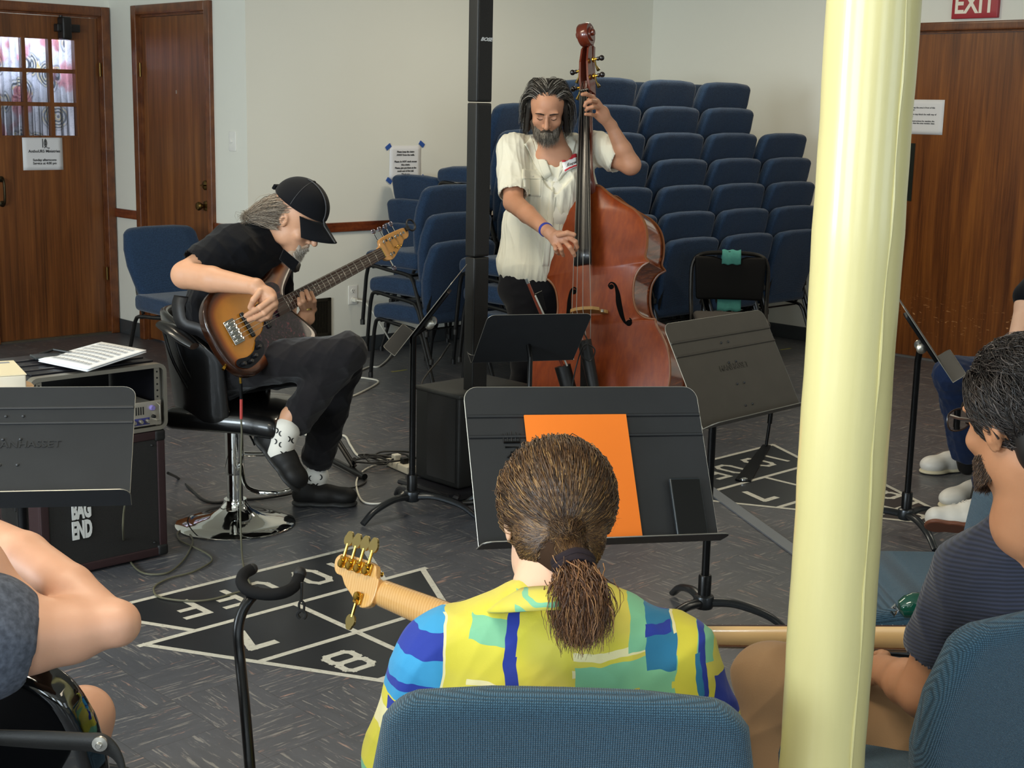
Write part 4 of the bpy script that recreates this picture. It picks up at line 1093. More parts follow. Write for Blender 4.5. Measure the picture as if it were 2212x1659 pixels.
# rack case on the cabinet
RH = .235; z0 = CH+.004; r0 = ca+.012
rk = thing('rack_case', 'silver-rimmed black rack case lying on the speaker cabinet', 'rack case', G(ca-CW/2, cb+CD/2, z0), world=True)
m_sil = M('satin_aluminium', '#b9b3a6', .35, .9); m_abs = M('black_moulded', '#1d1d22', .35, bump=.1)
def rrect(mb, a0, a1, z0_, z1_, b0, b1, r, th):
    def ring(o):
        pts = []
        for cx, cz, s_ in ((a1-r, z1_-r, 0), (a0+r, z1_-r, 90), (a0+r, z0_+r, 180), (a1-r, z0_+r, 270)):
            for k in range(6): a = R_(s_+18*k); pts.append((cx+(r-o)*math.cos(a), cz+(r-o)*math.sin(a)))
        return pts
    A, B = ring(0), ring(th); n = len(A); vs = []
    for b in (b0, b1):
        vs += [G(x, b, z) for x, z in A]; vs += [G(x, b, z) for x, z in B]
    fs = []
    for i in range(n):
        j = (i+1) % n
        fs += [(i, j, n+j, n+i), (2*n+i, 3*n+i, 3*n+j, 2*n+j), (i, 2*n+i, 2*n+j, j), (n+i, n+j, 3*n+j, 3*n+i)]
    mb.add(vs, fs)
mb = MB(); rrect(mb, r0-.50, r0, z0, z0+RH, cb-.004, cb+.03, .03, .014); mb.obj('front_rim', m_sil, rk)
mb = MB(); rrect(mb, r0-.495, r0-.005, z0+.004, z0+RH-.002, cb+.03, cb+.40, .028, .008); mb.obj('shell', m_abs, rk)
mb = MB(); gbox(mb, r0-.48, r0-.02, cb+.38, cb+.39, z0+.01, z0+RH-.01); mb.obj('rear_panel', m_black, rk, smooth=False)
mb = MB(); gbox(mb, r0-.47, r0-.02, cb+.05, cb+.39, z0+RH-.002, z0+RH+.004, .002)
for k in range(3): gbox(mb, r0-.47, r0-.03, cb+.10+.09*k, cb+.115+.09*k, z0+RH+.003, z0+RH+.009, .002)
mb.obj('lid_ribs', m_abs, rk)
for side in (0, 1):
    x = r0-.034 if side else r0-.466
    mb = MB(); gbox(mb, x-.010, x+.010, cb+.004, cb+.008, z0+.016, z0+RH-.016); mb.obj('rack_rail', m_sil, rk, smooth=False)
    for k in range(9): MB().lathe([(.0035, 0), (.0035, .002)], 10, G(x, cb+.0045, z0+.03+.022*k), (-E2).to_track_quat('Z', 'Y').to_matrix()).obj('rail_hole', m_black, rk)
# amplifier in the case
am = thing('bass_amplifier', 'silver rack amplifier with purple strip and knobs in the rack case', 'amplifier', G(r0-.25, cb+.1, z0+.02), world=True)
m_face = M('amp_face', '#bdb7ab', .35, .6); m_pur = M('amp_purple', '#3a3d7c', .4)
mb = MB(); gbox(mb, r0-.475, r0-.025, cb-.004, cb+.004, z0+.020, z0+.106, .002); gbox(mb, r0-.45, r0-.05, cb+.004, cb+.30, z0+.020, z0+.10); mb.obj('front_panel', m_face, am)
mb = MB(); gbox(mb, r0-.40, r0-.072, cb-.0055, cb-.004, z0+.026, z0+.050); mb.obj('control_strip', m_pur, am, smooth=False)
rmk = (-E2).to_track_quat('Z', 'Y').to_matrix()
for k in range(9): MB().lathe([(.0085, 0), (.0085, .004), (.006, .012), (.0055, .014)], 12, G(r0-.082-.026*k, cb-.0055, z0+.038), rmk).obj('knob', m_sil, am)
MB().lathe([(.010, 0), (.009, .010), (.008, .012)], 14, G(r0-.062, cb-.004, z0+.083), rmk).obj('volume_knob', M('lilac_knob', '#8478b8', .3), am)
MB().lathe([(.007, 0), (.006, .012)], 12, G(r0-.058, cb-.004, z0+.052), rmk).obj('knob', m_black, am)
mb = MB()
for k in range(14): u = r0-.095-.009*k; gbox(mb, u-.0022, u+.0022, cb-.0048, cb-.004, z0+.062, z0+.090)
mb.obj('vent_slot', m_black, am, smooth=False)
mb = MB(); mb.tube([G(r0-.04, cb-.004, z0+.035), G(r0-.04, cb-.022, z0+.04), G(r0-.04, cb-.022, z0+.092), G(r0-.04, cb-.004, z0+.097)], .003, 8); mb.obj('rack_handle', m_sil, am)
# papers, phone, book, round wooden table
ztop = z0+RH+.009
def zpt(x, y, z): return Zp(x, y, z)
c4 = [zpt(83, 782, ztop+.005), zpt(188, 804, ztop+.005), zpt(316, 762, ztop+.03), zpt(219, 744, ztop+.005)]
for k in range(2):
    mb = MB(); n = 10; vs = []; fs = []
    for i in range(n+1):
        for j in range(n+1):
            u, v = i/n, j/n; q = (c4[0]*(1-u)+c4[3]*u)*(1-v)+(c4[1]*(1-u)+c4[2]*u)*v
            vs.append(q + Vector((0, 0, .006*k+.004+.006*math.sin(u*3.1)*math.sin(v*3.1))))
    for i in range(n):
        for j in range(n): a = i*(n+1)+j; fs.append((a, a+1, a+n+2, a+n+1))
    mb.add(vs, fs); o = mb.obj('sheet_music', M('score_paper', '#eef2f6', .6)); md = o.modifiers.new('t', 'SOLIDIFY'); md.thickness = .003
    tag(o, 'upper sheet of music lying on the rack case' if k else 'lower sheets of music under the top one on the rack case', 'sheet music', 'sheet music on the rack case')
    if k:
        mb2 = MB()
        for r_ in range(7):
            v = .12+.12*r_
            for ln in range(4):
                vv = v+.008*ln
                f = lambda u, v_: (c4[0]*(1-u)+c4[3]*u)*(1-v_)+(c4[1]*(1-u)+c4[2]*u)*v_ + Vector((0, 0, .0125+.006*math.sin(u*3.1)*math.sin(v_*3.1)))
                mb2.add([f(.12, vv), f(.12, vv+.004), f(.9, vv+.004), f(.9, vv)], [(0, 1, 2, 3)]) if False else None
            pts = []
            for s_ in range(30):
                u0 = .10+.80*s_/30; u1 = u0+.80/30*.8; f = lambda u, v_: (c4[0]*(1-v_)+c4[3]*v_)*(1-u)+(c4[1]*(1-v_)+c4[2]*v_)*u + Vector((0, 0, .0135+.006*math.sin(u*3.1)*math.sin(v_*3.1)))
                hh = .022+.016*((s_*7+r_*3) % 3)
                mb2.add([f(u0, v), f(u1, v), f(u1, v+hh), f(u0, v+hh)], [(0, 1, 2, 3)])
        mb2.obj('printed_staves', M('staff_grey', '#9a9da2', .6), o, smooth=False)
mb = MB(); c = zpt(118, 768, ztop+.012); mb.box(c, (.075, .15, .01), Matrix.Rotation(R_(-55), 3, 'Z'), .003); o = mb.obj('phone', M('phone_case')); tag(o, 'dark phone in a case lying behind the sheet music', 'phone')
mb = MB(); mb.tube([c+Vector((-.06, .02, 0)), c+Vector((-.02, .05, .012)), c+Vector((.05, .03, .006))], .005, 8); mb.obj('clip', m_black, o)
TZ = .80; tc = Zp(-30, 835, TZ)
tb = thing('round_table', 'small round wooden table with a thick book, at the left frame edge', 'table', (tc.x, tc.y, 0), world=True)
tw = wood_mat('pale_wood', '#b98a5a', '#cfa471', '#dcb685', (3, 30, 3), .4, (0, 0, .4))
MB().lathe([(.125, TZ-.022), (.128, TZ-.018), (.128, TZ-.004), (.124, TZ)], 48, (tc.x, tc.y, 0)).obj('table_top', tw, tb)
MB().lathe([(.02, .02), (.02, TZ-.02)], 16, (tc.x, tc.y, 0)).obj('post', m_pole, tb); MB().lathe([(.17, 0), (.17, .012), (.03, .03)], 32, (tc.x, tc.y, 0)).obj('base', m_pole, tb)
bk = Y(0, 800, tc.y-.0); mb = MB(); rb = Matrix.Rotation(R_(28), 3, 'Z')
bc_ = Vector((tc.x+.0, tc.y+.02, TZ+.024)); mb.box(bc_, (.17, .23, .04), rb, .004); bo = mb.obj('book', M('book_pages', '#e9dfcb', .7)); tag(bo, 'thick book with a cream cover on the round wooden table', 'book')
mb = MB(); mb.box(bc_+Vector((0, 0, .0215)), (.173, .233, .002), rb); mb.obj('cover', M('book_cover', '#efe2bf', .5), bo, smooth=False)
mb = MB(); mb.box(bc_+rb @ Vector((.055, .085, .0229)), (.03, .02, .0006), rb); mb.obj('price_label', M('label_grey', '#8f9196', .6), bo, smooth=False)

# column loudspeaker: bass unit and two stacked column sections
nb = Zp(990, 1066, .03); na, nb_ = nb.dot(E1), nb.dot(E2)
cl = thing('column_speaker', 'tall black column speaker rising from a bass unit behind the stands', 'speaker', G(na+.2, nb_+.14), world=True)
m_spk = M('speaker_black', '#171716', .5, bump=.15, bscale=600)
mb = MB(); gbox(mb, na, na+.40, nb_, nb_+.28, .045, .44, .012); mb.obj('bass_unit', m_spk, cl)
mb = MB(); gbox(mb, na-.003, na, nb_+.02, nb_+.20, .07, .425); mb.obj('side_grille', m_gri, cl, smooth=False)
mb = MB(); gbox(mb, na-.004, na+.404, nb_-.004, nb_+.284, .425, .445, .008); mb.obj('top_panel', M('speaker_top', '#30302e', .5), cl)
mb = MB(); out = [(-.08, -.03), (.40, -.05), (.46, .14), (.40, .32), (-.02, .32), (-.05, .28)]
mb.prism(out, .03, lambda u, v, q: G(na+u, nb_+v, .012+q)); mb.obj('foot_plate', m_abs, cl, smooth=False)
mb = MB(); mb.tube([G(na-.06, nb_+.30, .03), G(na-.055, nb_, .035), G(na-.03, nb_-.04, .025)], .022, 8, flat=.6); mb.obj('foot_rail', m_abs, cl)
xc = Y(1024, 600, 5.70); ua, ub = xc.dot(E1), xc.dot(E2)
for k, (z0_, z1_) in enumerate(((.44, 1.00), (1.003, 1.62), (1.624, 2.5))):
    mb = MB(); gbox(mb, ua, ua+.083, ub, ub+.058, z0_, z1_, .006); mb.obj('column_section', m_spk, cl)
    mb = MB(); gbox(mb, ua+.006, ua+.078, ub-.002, ub, z0_+.01, z1_-.01); mb.obj('column_grille', m_gri, cl, smooth=False)
text_mesh('brand_badge', 'BOSE', .019, M('badge_silver', '#dddddd', .4), G(ua+.044, ub-.0026, 1.868), E1, (0, 0, 1), cl, extrude=.0004, bold=.0008, shear=.4, sx=1.35)
MB().tube([Y(1000, 1087, 5.42), Y(1024, 1085, 5.42)], .012, 10).obj('jack_plug', m_black, cl)

# cables, power strip
def cable(name, pts, r, mat, label, cat='cable', n=8, closed=False):
    mb = MB(); mb.tube(smooth_path(pts, n), r, 8); o = mb.obj(name, mat); tag(o, label, cat); return o
m_wc = M('white_cable', '#d9d6ca', .5); m_bc = M('black_cable', '#131313', .5); m_gc = M('olive_cable', '#5c5a48', .5)
F = lambda x, y, z=.006: Zp(x, y, z)
wc = cable('power_cable', [G(5.562, C2-.035, .352), G(5.60, C2-.10, .33), G(5.68, C2-.16, .18), G(5.74, C2-.2, .03), F(822, 790), F(795, 793), F(765, 812), F(790, 817), F(815, 822), F(812, 830), F(770, 852), F(738, 862), F(700, 868, .008), F(650, 900, .008), F(645, 930), F(700, 950), F(742, 941), F(757, 962), F(775, 985), F(815, 992), F(850, 992)], .0055, m_wc, 'thick white power cable from the wall outlet across the floor to the power strip')
mb = MB(); mb.box(G(5.562, C2-.026, .352), (.028, .036, .026), RZ, .006); mb.obj('plug', m_wc, wc)
cable('thin_cable', [F(847, 998), F(815, 1003), F(785, 1017), F(770, 1040), F(775, 1070), F(790, 1086), F(825, 1087), F(860, 1075), F(880, 1050), F(882, 1025), F(872, 1010)], .004, m_wc, 'thin white cable curling on the floor beside the shoes')
pts = []
for k in range(46):
    a = k*.62; ctr = F(845, 990, .02)*(1-k/46)+F(800, 1010, .02)*(k/46)
    pts.append(ctr + Vector((math.cos(a)*(.09+.03*math.sin(k*.9)), math.sin(a)*(.05+.02*math.cos(k*1.3)), .01+.018*abs(math.sin(k*.7)))))
cable('coiled_cable', [F(745, 1056), F(775, 1050), F(790, 1035)] + pts[::-1] + [F(880, 985), F(905, 990)], .0042, m_bc, 'black cable heaped in loops over the power strip', n=4)
mb = MB(); ps = F(866, 1006, .02); rr_ = Matrix.Rotation(R_(-55), 3, 'Z'); mb.box(ps, (.19, .05, .035), rr_, .006); o = mb.obj('power_strip', M('strip_cream', '#d8d2c0', .5)); tag(o, 'cream power strip on the floor left of the bass unit', 'power strip')
mb = MB(); mb.box(ps+rr_ @ Vector((-.04, 0, .03)), (.035, .035, .03), rr_, .005); mb.obj('plug', m_wc, o); mb = MB(); mb.box(ps+rr_ @ Vector((.03, 0, .03)), (.03, .03, .03), rr_, .005); mb.obj('plug', m_black, o)
cable('speaker_cable', [Y(363, 1022, 4.95), F(385, 1033), F(410, 1055), F(440, 1080), F(470, 1086), F(510, 1080), F(560, 1077), F(610, 1070, .008), F(650, 1062, .008), F(700, 1060), F(745, 1057)], .0055, m_bc, 'black cable running from the cabinet behind the stool')
# guitar lead: from the jack down the stool and over the floor to the cabinet
cable('instrument_lead', [Y(521, 905, 4.93), Y(522, 940, 4.93), Y(520, 1010, 4.92), Y(519, 1100, 4.9), Y(521, 1170, 4.86), F(524, 1210), F(530, 1240), F(540, 1268), F(500, 1283), F(450, 1296), F(400, 1298), F(345, 1290), F(332, 1275), F(340, 1262), F(370, 1248), F(415, 1236), F(450, 1218), F(458, 1207), F(445, 1195), F(415, 1180), F(390, 1168), F(383, 1152), F(395, 1146), F(412, 1157), F(415, 1175), F(400, 1205), F(375, 1230), F(350, 1240), F(310, 1238), F(285, 1218), F(270, 1185), Y(266, 1150, 4.55), Y(267, 1110, 4.5), Y(274, 1070, 4.45)], .0035, m_gc, 'thin olive instrument lead looping over the floor before the stool')
# metal strip and tape marks on the floor
sa, sb = Zp(1545, 1068), Zp(1716, 1192); d = (sb-sa).normalized(); sa = sa - d*.15; sb = sb + d*.5; nn_ = Vector((-d.y, d.x, 0))*.028
mb = MB(); mb.prism([(0, -1), ((sb-sa).length, -1), ((sb-sa).length, 1), (0, 1)], .006, lambda u, v, q: sa + d*u + nn_*v + Vector((0, 0, .001+q))); o = mb.obj('cable_cover', M('brushed_strip', '#8b9097', .35, .6), smooth=False)
tag(o, 'long grey metal cable cover strip lying on the floor left of the pillar', 'cable cover')
for x, y, lab in ((862, 801, 'yellow tape mark on the floor under the low chair stack'), (1697, 754, 'yellow tape mark on the floor by the pillar')):
    mb = MB(); mb.box(Zp(x, y, .0006), (.12, .02, .0008), RZ); o = mb.obj('tape_mark', M('yellow_tape', '#8f8a3c', .6), smooth=False); tag(o, lab, 'tape')
# a folding stand's flat foot behind the tilted desk
p1 = Zp(1655, 966, 0); fs_ = thing('floor_stand', 'black tubular stand with a flat riveted foot on the far court marking', 'stand', p1, world=True)
mb = MB(); mb.tube([p1+Vector((0, 0, .01)), p1+Vector((.01, 0, .12))], .008, 10); mb.tube([p1+Vector((.01, 0, .12)), p1+Vector((.03, 0, .46))], .012, 10); mb.obj('pole', m_pole, fs_)
p2 = Zp(1605, 1040, 0); d = p2-p1; L_ = d.length; d.normalize(); nv = Vector((-d.y, d.x, 0))
mb = MB(); mb.prism([(-.02, -.02), (L_, -.035), (L_+.02, 0), (L_, .035), (-.02, .02)], .006, lambda u, v, q: p1 + d*u + nv*v + Vector((0, 0, .002+q+.03*max(0, 1-u/L_)*0))); mb.obj('foot', m_pole, fs_, smooth=False)
MB().lathe([(.018, 0), (.018, .005), (.008, .008)], 16, p2-d*.01+Vector((0, 0, .008))).obj('rivet', m_chrome, fs_)
# folded black stand lying behind the guitarist's shoe
mb = MB(); q0, q1 = Y(725, 945, 6.1), F(765, 1008, .03); mb.tube([q0, q1], .016, 10, flat=.6); o = thing('instrument_stand', 'black folding instrument stand on the floor behind the crossed shoes', 'stand', Vector((q1.x, q1.y, 0)), world=True)
mb.obj('leg', m_pole, o); mb = MB(); mb.tube([F(715, 992, .02), F(788, 1030, .02)], .014, 10); mb.obj('leg', m_pole, o); mb = MB(); mb.tube([F(762, 1004, .03), F(766, 992, .07)], .010, 8); mb.obj('clamp', m_black, o)
# sun-shaped hook / cord hanging from the low stack
cable('lanyard', [Y(972, 742, 6.2), Y(950, 775, 6.2), Y(925, 805, 6.1), Y(912, 825, 6.0), Y(913, 838, 5.95), Y(921, 850, 5.9)], .004, m_bc, 'thin black lead hanging behind the edge-on music stand')
mb = MB(); mb.box(Y(924, 854, 5.88), (.022, .02, .03), None, .004); o = mb.obj('connector', M('pink_plastic', '#c98a8c', .5)); tag(o, 'small red and white connector on top of the bass unit', 'connector')
# ================================================================ double bass
BP = Vector((.390, 6.010, .222)); BR = Rm(R_(-29), R_(-16.5), R_(-11.9))
def BL(x, y, z): return BP + BR @ Vector((x, y, z))
t = NT('bass_top_varnish'); v = t.coord('Object', (26, 26, 1.6), (R_(16), R_(-12), 0)); n1 = t.noise(v, 2, 6, .62, .3); n2 = t.noise(t.coord(), 3.2, 3)
c = t.ramp(n1, [(.25, '#762c0c'), (.52, '#8a3a10'), (.8, '#9e4a16')]); c = t.mix(t.ramp(n2, [(.35, '#000000'), (.72, '#909090')]), c, '#6a240b')
t.col(c); t.set(Roughness=.42, Coat_Weight=.3, Coat_Roughness=.25, Specular_IOR_Level=.2); m_btop = t.m
t = NT('bass_rib_varnish'); v = t.coord('Object', (4, 4, 42)); n1 = t.noise(v, 1.6, 4, .5, .6)
t.col(t.ramp(n1, [(.35, '#54200f'), (.5, '#7a3418'), (.66, '#94502a')])); t.set(Roughness=.22, Coat_Weight=.8, Coat_Roughness=.08); m_brib = t.m
m_ebony = M('ebony', '#141212', .3, coat=.2); m_neckw = M('bass_neck_wood', '#6a2a18', .25, coat=.5, noise=.15, nscale=12)
m_purf = M('bass_edge', '#7c4a28', .35); m_bridge = M('bridge_maple', '#b98f55', .5); m_str = M('steel_string', '#b7b3ab', .3, .9); m_gold = M('gold_plate', '#c79a3c', .22, 1.0)
half = [(.0, 1.11), (.028, 1.108), (.05, 1.095), (.09, 1.055), (.145, 1.01), (.205, .965), (.243, .91), (.256, .85), (.252, .79), (.243, .75), (.258, .722)]
halfc = [(.258, .722), (.222, .705), (.192, .665), (.180, .61), (.181, .55), (.197, .505), (.230, .475), (.277, .462)]
halfl = [(.277, .462), (.281, .435), (.305, .385), (.328, .32), (.335, .25), (.326, .17), (.292, .095), (.222, .035), (.12, .006), (0, 0)]
hp = []
for seg in (half, halfc, halfl):
    sp = smooth_path([(a, b, 0) for a, b in seg], 5)
    hp += [(q.x, q.y) for q in (sp if not hp else sp[1:])]
full = hp + [(-x, z) for x, z in reversed(hp[1:-1])]
def arch(x, z, W):
    e = min(1, max(0, 1-(abs(x)/max(W, .02))**2)); env = min(1, z/.12, (1.11-z)/.12); return .026*e**.8*max(0, env)**.6
import bisect
zs_ = sorted(((z, x) for x, z in hp))
def wid(z):
    best = 0; 
    for (z0, x0), (z1, x1) in zip(zs_, zs_[1:]):
        if z0 <= z <= z1: return x0+(x1-x0)*((z-z0)/max(1e-6, z1-z0))
    return .03
bass = thing('double_bass', 'varnished reddish-brown double bass held by the standing bearded player', 'double bass', BL(0, 0, -.2), world=True)
def plate(y0, sgn, name, mat):
    mb = MB(); M_ = 10; vs = []; fs = []; n = len(hp)
    for i, (x, z) in enumerate(hp):
        for k in range(-M_, M_+1):
            s_ = math.sin(k/M_*math.pi/2); xx = (x+.004*(x > .01))*s_
            vs.append(BL(xx, y0+sgn*(arch(xx, z, x) + .002), z))
    w_ = 2*M_+1
    for i in range(n-1):
        for k in range(w_-1): a = i*w_+k; fs.append((a, a+1, a+w_+1, a+w_) if sgn > 0 else (a, a+w_, a+w_+1, a+1))
    mb.add(vs, fs); o = mb.obj(name, mat, bass, ang=60); return o
plate(0, -1, 'top_plate', m_btop); plate(.195, 1, 'back_plate', m_brib)
mb = MB(); vs = []; fs = []; n = len(full)
for x, z in full:
    dep = .195 - .05*max(0, (z-.85)/.26); vs += [BL(x, 0, z), BL(x, dep*.5, z), BL(x, .195, z)]
for i in range(n):
    j = (i+1) % n
    for k in range(2): fs.append((i*3+k, j*3+k, j*3+k+1, i*3+k+1))
mb.add(vs, fs); mb.obj('ribs', m_brib, bass, ang=50)
for y0, nm in ((-.001, 'top_edge'), (.196, 'back_edge')):
    mb = MB(); mb.tube([BL(x*1.012+(.003 if x > 0 else -.003 if x < 0 else 0), y0, z) for x, z in full], .0055, 6, closed=True); mb.obj(nm, m_purf, bass)
def surf(x, z, o=.0035): return BL(x, -(arch(x, z, wid(z))+o), z)
for q in (1, -1):   # sound holes
    cpts = [(.086, .585), (.078, .60), (.090, .612), (.108, .60), (.118, .56), (.122, .515), (.134, .46), (.150, .425), (.168, .414), (.178, .43), (.168, .445)]
    cpts = [(a*1.0, b+.035) for a, b in cpts]
    sp = smooth_path([(a, b, 0) for a, b in cpts], 5); rs = []; N_ = len(sp)
    for i in range(N_): u = i/(N_-1); rs.append(.0028+.0095*math.exp(-((u-.5)/.17)**2))
    mb = MB(); vs = []; fs = []
    for i, p_ in enumerate(sp):
        tn = (sp[min(i+1, N_-1)]-sp[max(i-1, 0)]).normalized(); nr = Vector((-tn.y, tn.x, 0))
        for s_ in (-1, 1): a = p_+nr*rs[i]*s_; vs.append(surf(q*a.x, a.y))
    for i in range(N_-1): fs.append((2*i, 2*i+1, 2*i+3, 2*i+2))
    mb.add(vs, fs)
    for cx_, cz_, rr in ((.091, .628, .0115), (.167, .457, .0145)):
        ring = [surf(q*(cx_+rr*math.cos(a*math.pi/8)), cz_+rr*math.sin(a*math.pi/8), .0036) for a in range(16)]; mb.add(ring, [tuple(range(16))])
    o = mb.obj('sound_hole', M('hole_black', '#050404', .9), bass, smooth=False)
# strings' plane: nut at z 1.55, bridge crown at z .50
bz = .515
def bridge_pt(x, h): return BL(x, -.036-h, bz)
mb = MB(); out = [(-.075, 0), (-.045, 0), (-.038, .018), (-.02, .035), (.02, .035), (.038, .018), (.045, 0), (.075, 0), (.072, .02), (.058, .045), (.070, .085), (.052, .118), (.02, .135), (-.02, .135), (-.052, .118), (-.070, .085), (-.058, .045), (-.072, .02)]
mb.prism(out, .014, lambda u, v, q: BL(u, -.034-v, bz+.007-q)); mb.obj('bridge', m_bridge, bass, smooth=False)
mb = MB()
for q in (-1, 1): mb.lathe([(.010, 0), (.011, .006), (.010, .012)], 14, bridge_pt(q*.058, .03)-BR @ Vector((0, 0, .006)), BR)
mb.obj('height_adjuster', m_str, bass)
mb = MB(); mb.prism([(-.034, 0), (.034, 0), (.024, .20), (-.024, .20)], .012, lambda u, v, q: BL(u, -.11-q+.0*v, .14+v)); tp = mb.obj('tailpiece', m_ebony, bass, smooth=False)
NZ = 1.55
# fingerboard and neck
mb = MB()
def fb(u, v):  # u -1..1 across, v along from nut down to board end
    z = NZ-v*.83; w_ = .021+.022*v; y = -.040-.005 - .118*(v*.83/1.035)+.012
    return BL(u*w_, y + .008*(u*u-1) + 0, z)
vs = []; fs = []
for j in range(13):
    v = j/12
    for i in range(9): vs.append(fb(-1+i/4, v))
for j in range(12):
    for i in range(8): a = j*9+i; fs.append((a, a+9, a+10, a+1))
mb.add(vs, fs); o = mb.obj('fingerboard', m_ebony, bass); md = o.modifiers.new('t', 'SOLIDIFY'); md.thickness = .02; md.offset = -1
for v_ in (): pass
mb = MB(); pts = [(0, -.004, 1.60), (0, -.008, 1.50), (0, -.022, 1.30), (0, -.034, 1.16), (0, .0, 1.09), (0, .06, 1.06)]
mb.tube([BL(*p) for p in smooth_path(pts, 6)], [.021+.012*(k/30)**1.5 for k in range(31)], 14, up=BR @ Vector((0, 1, 0))); mb.obj('neck', m_neckw, bass)
mb = MB(); mb.prism([(-.036, 1.10), (.036, 1.10), (.03, 1.0), (-.03, 1.0)], .19, lambda u, v, q: BL(u, q-.002, v)); mb.obj('neck_block', m_neckw, bass, smooth=False)
# pegbox: two cheeks, and the scroll
mb = MB()
cheek = [(-.005, NZ), (-.030, NZ), (-.044, NZ+.06), (-.04, NZ+.14), (-.018, NZ+.21), (.02, NZ+.245), (.045, NZ+.235), (.035, NZ+.17), (.034, NZ+.10), (.030, NZ)]
for q in (-1, 1): mb.prism([(a, b) for a, b in cheek], .009, lambda u, v, q_: BL(q*(.026-.006*max(0, (v-NZ)/.2)-q_), u, v))
mb.prism([(.012, NZ-.01), (.035, NZ-.01), (.04, NZ+.16), (.05, NZ+.235), (.030, NZ+.235), (.018, NZ+.15)], .046, lambda u, v, q_: BL(q_-.023, u, v))
mb.obj('pegbox', m_neckw, bass, smooth=False)
mb = MB(); pts = []; rs = []
for k in range(44):
    a = k/43*2*math.pi*1.9; rad = .052*(1-k/43*.80)
    pts.append(BL(0, .018+rad*math.cos(-a+.9)*.95-.022, NZ+.285+rad*math.sin(-a+.9)*1.0)); rs.append((.030-.0*k)*.45+.004*(k/43))
wds = [.022+.014*(k/43) for k in range(44)]
def ribbon(pts, ws, th):
    vs = []; fs = []; n_ = len(pts); xa = BR @ Vector((1, 0, 0)); ce = BL(0, -.004, NZ+.285)
    for i, p_ in enumerate(pts):
        tn = (pts[min(i+1, n_-1)]-pts[max(i-1, 0)]).normalized(); nr = tn.cross(xa).normalized()*th[i]
        for a_, b_ in ((-1, -.7), (-1, .7), (-.75, 1), (.75, 1), (1, .7), (1, -.7), (.75, -1), (-.75, -1)): vs.append(p_+xa*ws[i]*a_+nr*b_)
    for i in range(n_-1):
        for k in range(8): fs.append((i*8+k, i*8+(k+1) % 8, (i+1)*8+(k+1) % 8, (i+1)*8+k))
    fs.append(tuple(range(8))); fs.append(tuple((n_-1)*8+k for k in range(8))[::-1]); return vs, fs
mb.add(*ribbon(pts, wds, rs)); rx = (BR @ Vector((1, 0, 0))).to_track_quat('Z', 'Y').to_matrix()
mb.lathe([(.006, -.047), (.014, -.044), (.016, -.03), (.016, .03), (.014, .044), (.006, .047)], 16, BL(0, -.004, NZ+.285), rx)
mb.tube([BL(0, .03, NZ+.225), BL(0, .050, NZ+.26), BL(0, .045, NZ+.29)], [.02, .017, .014], 10); mb.obj('scroll', m_neckw, bass)
# nut, strings
mb = MB(); mb.box(BL(0, -.046, NZ), (.046, .012, .008), BR, .002); mb.obj('nut', m_ebony, bass)
for k in range(4):
    xn = -.015+.010*k; xb = -.045+.030*k; hb = .135 - (.018 if k in (0, 3) else 0)
    mb = MB(); mb.tube([BL(xn*.8, -.03, NZ+.05), BL(xn, -.054, NZ), BL(xb, -.036-hb, bz), BL(xb*.45, -.118, .34)], [.0012, .0013+.0004*(k == 0), .0016, .0016], 6); mb.obj('string', m_str, bass)
# tuning machines
for k, (q, dz) in enumerate(((1, .155), (1, .075), (-1, .115), (-1, .035))):
    tu = MB(); b0 = BL(q*.026, .0, NZ+dz); ax = BR @ Vector((q, 0, 0)); up_ = BR @ Vector((0, 0, 1))
    tu.tube([b0, b0+ax*.030], .006, 10); tu.lathe([(.012, 0), (.013, .004), (.012, .008)], 16, b0+ax*.002, ax.to_track_quat('Z', 'Y').to_matrix()); tp_ = tu.obj('tuner', m_gold, bass)
    mb = MB(); mb.tube([b0+ax*.026, b0+ax*.036], .009, 10); mb.ball(b0+ax*.048, .013, (1, .8, 1), 12); mb.obj('tuner_button', M('dark_peg', '#1d1513', .25, coat=.5), tp_)
    mb = MB(); mb.tube([b0+ax*.012+up_*.01, b0+ax*.018-up_*.03, b0+ax*.03-up_*.055], [.004, .0035, .009], 10); mb.obj('key_lever', M('brass_key', '#8d7b45', .35, .9), tp_)
mb = MB(); mb.tube([BL(0, .09, .02), BL(0, .09, -.24)], .006, 8); mb.tube([BL(0, .09, .02), BL(0, .09, -.03)], .018, 12); mb.obj('endpin', m_str, bass)
# quiver with the bow, hung at the tailpiece
mb = MB(); q0, q1 = Y(1215, 790, 5.86), Y(1245, 900, 5.84); mb.tube([q0, (q0+q1)/2, q1], [.035, .033, .024], 14); mb.tube([Y(1262, 735, 5.86), Y(1285, 850, 5.84)], [.03, .024], 14); qv = mb.obj('bow_quiver', M('black_leather', '#141312', .45, bump=.2), bass)
mb = MB(); mb.tube(smooth_path([Y(1250, 700, 5.8), Y(1270, 740, 5.76), Y(1255, 765, 5.76), Y(1275, 780, 5.76), Y(1285, 755, 5.76), Y(1262, 745, 5.76), Y(1245, 790, 5.76), Y(1235, 840, 5.78)], 6), .003, 6); mb.obj('pickup_lead', m_bc, bass)
bow0, bow1 = Y(1141, 612, 5.74), Y(1215, 790, 5.80)
bw_ = thing('bow', 'double bass bow standing in the quiver with its silver end up', 'bow', bow1, world=True)
mb = MB(); mb.tube([bow0, bow1], .0065, 8); mb.obj('stick', M('bow_wood', '#8c3a22', .3, coat=.4), bw_)
MB().tube([bow0, bow0+(bow0-bow1).normalized()*.022], .0075, 8).obj('screw_button', m_chrome, bw_)
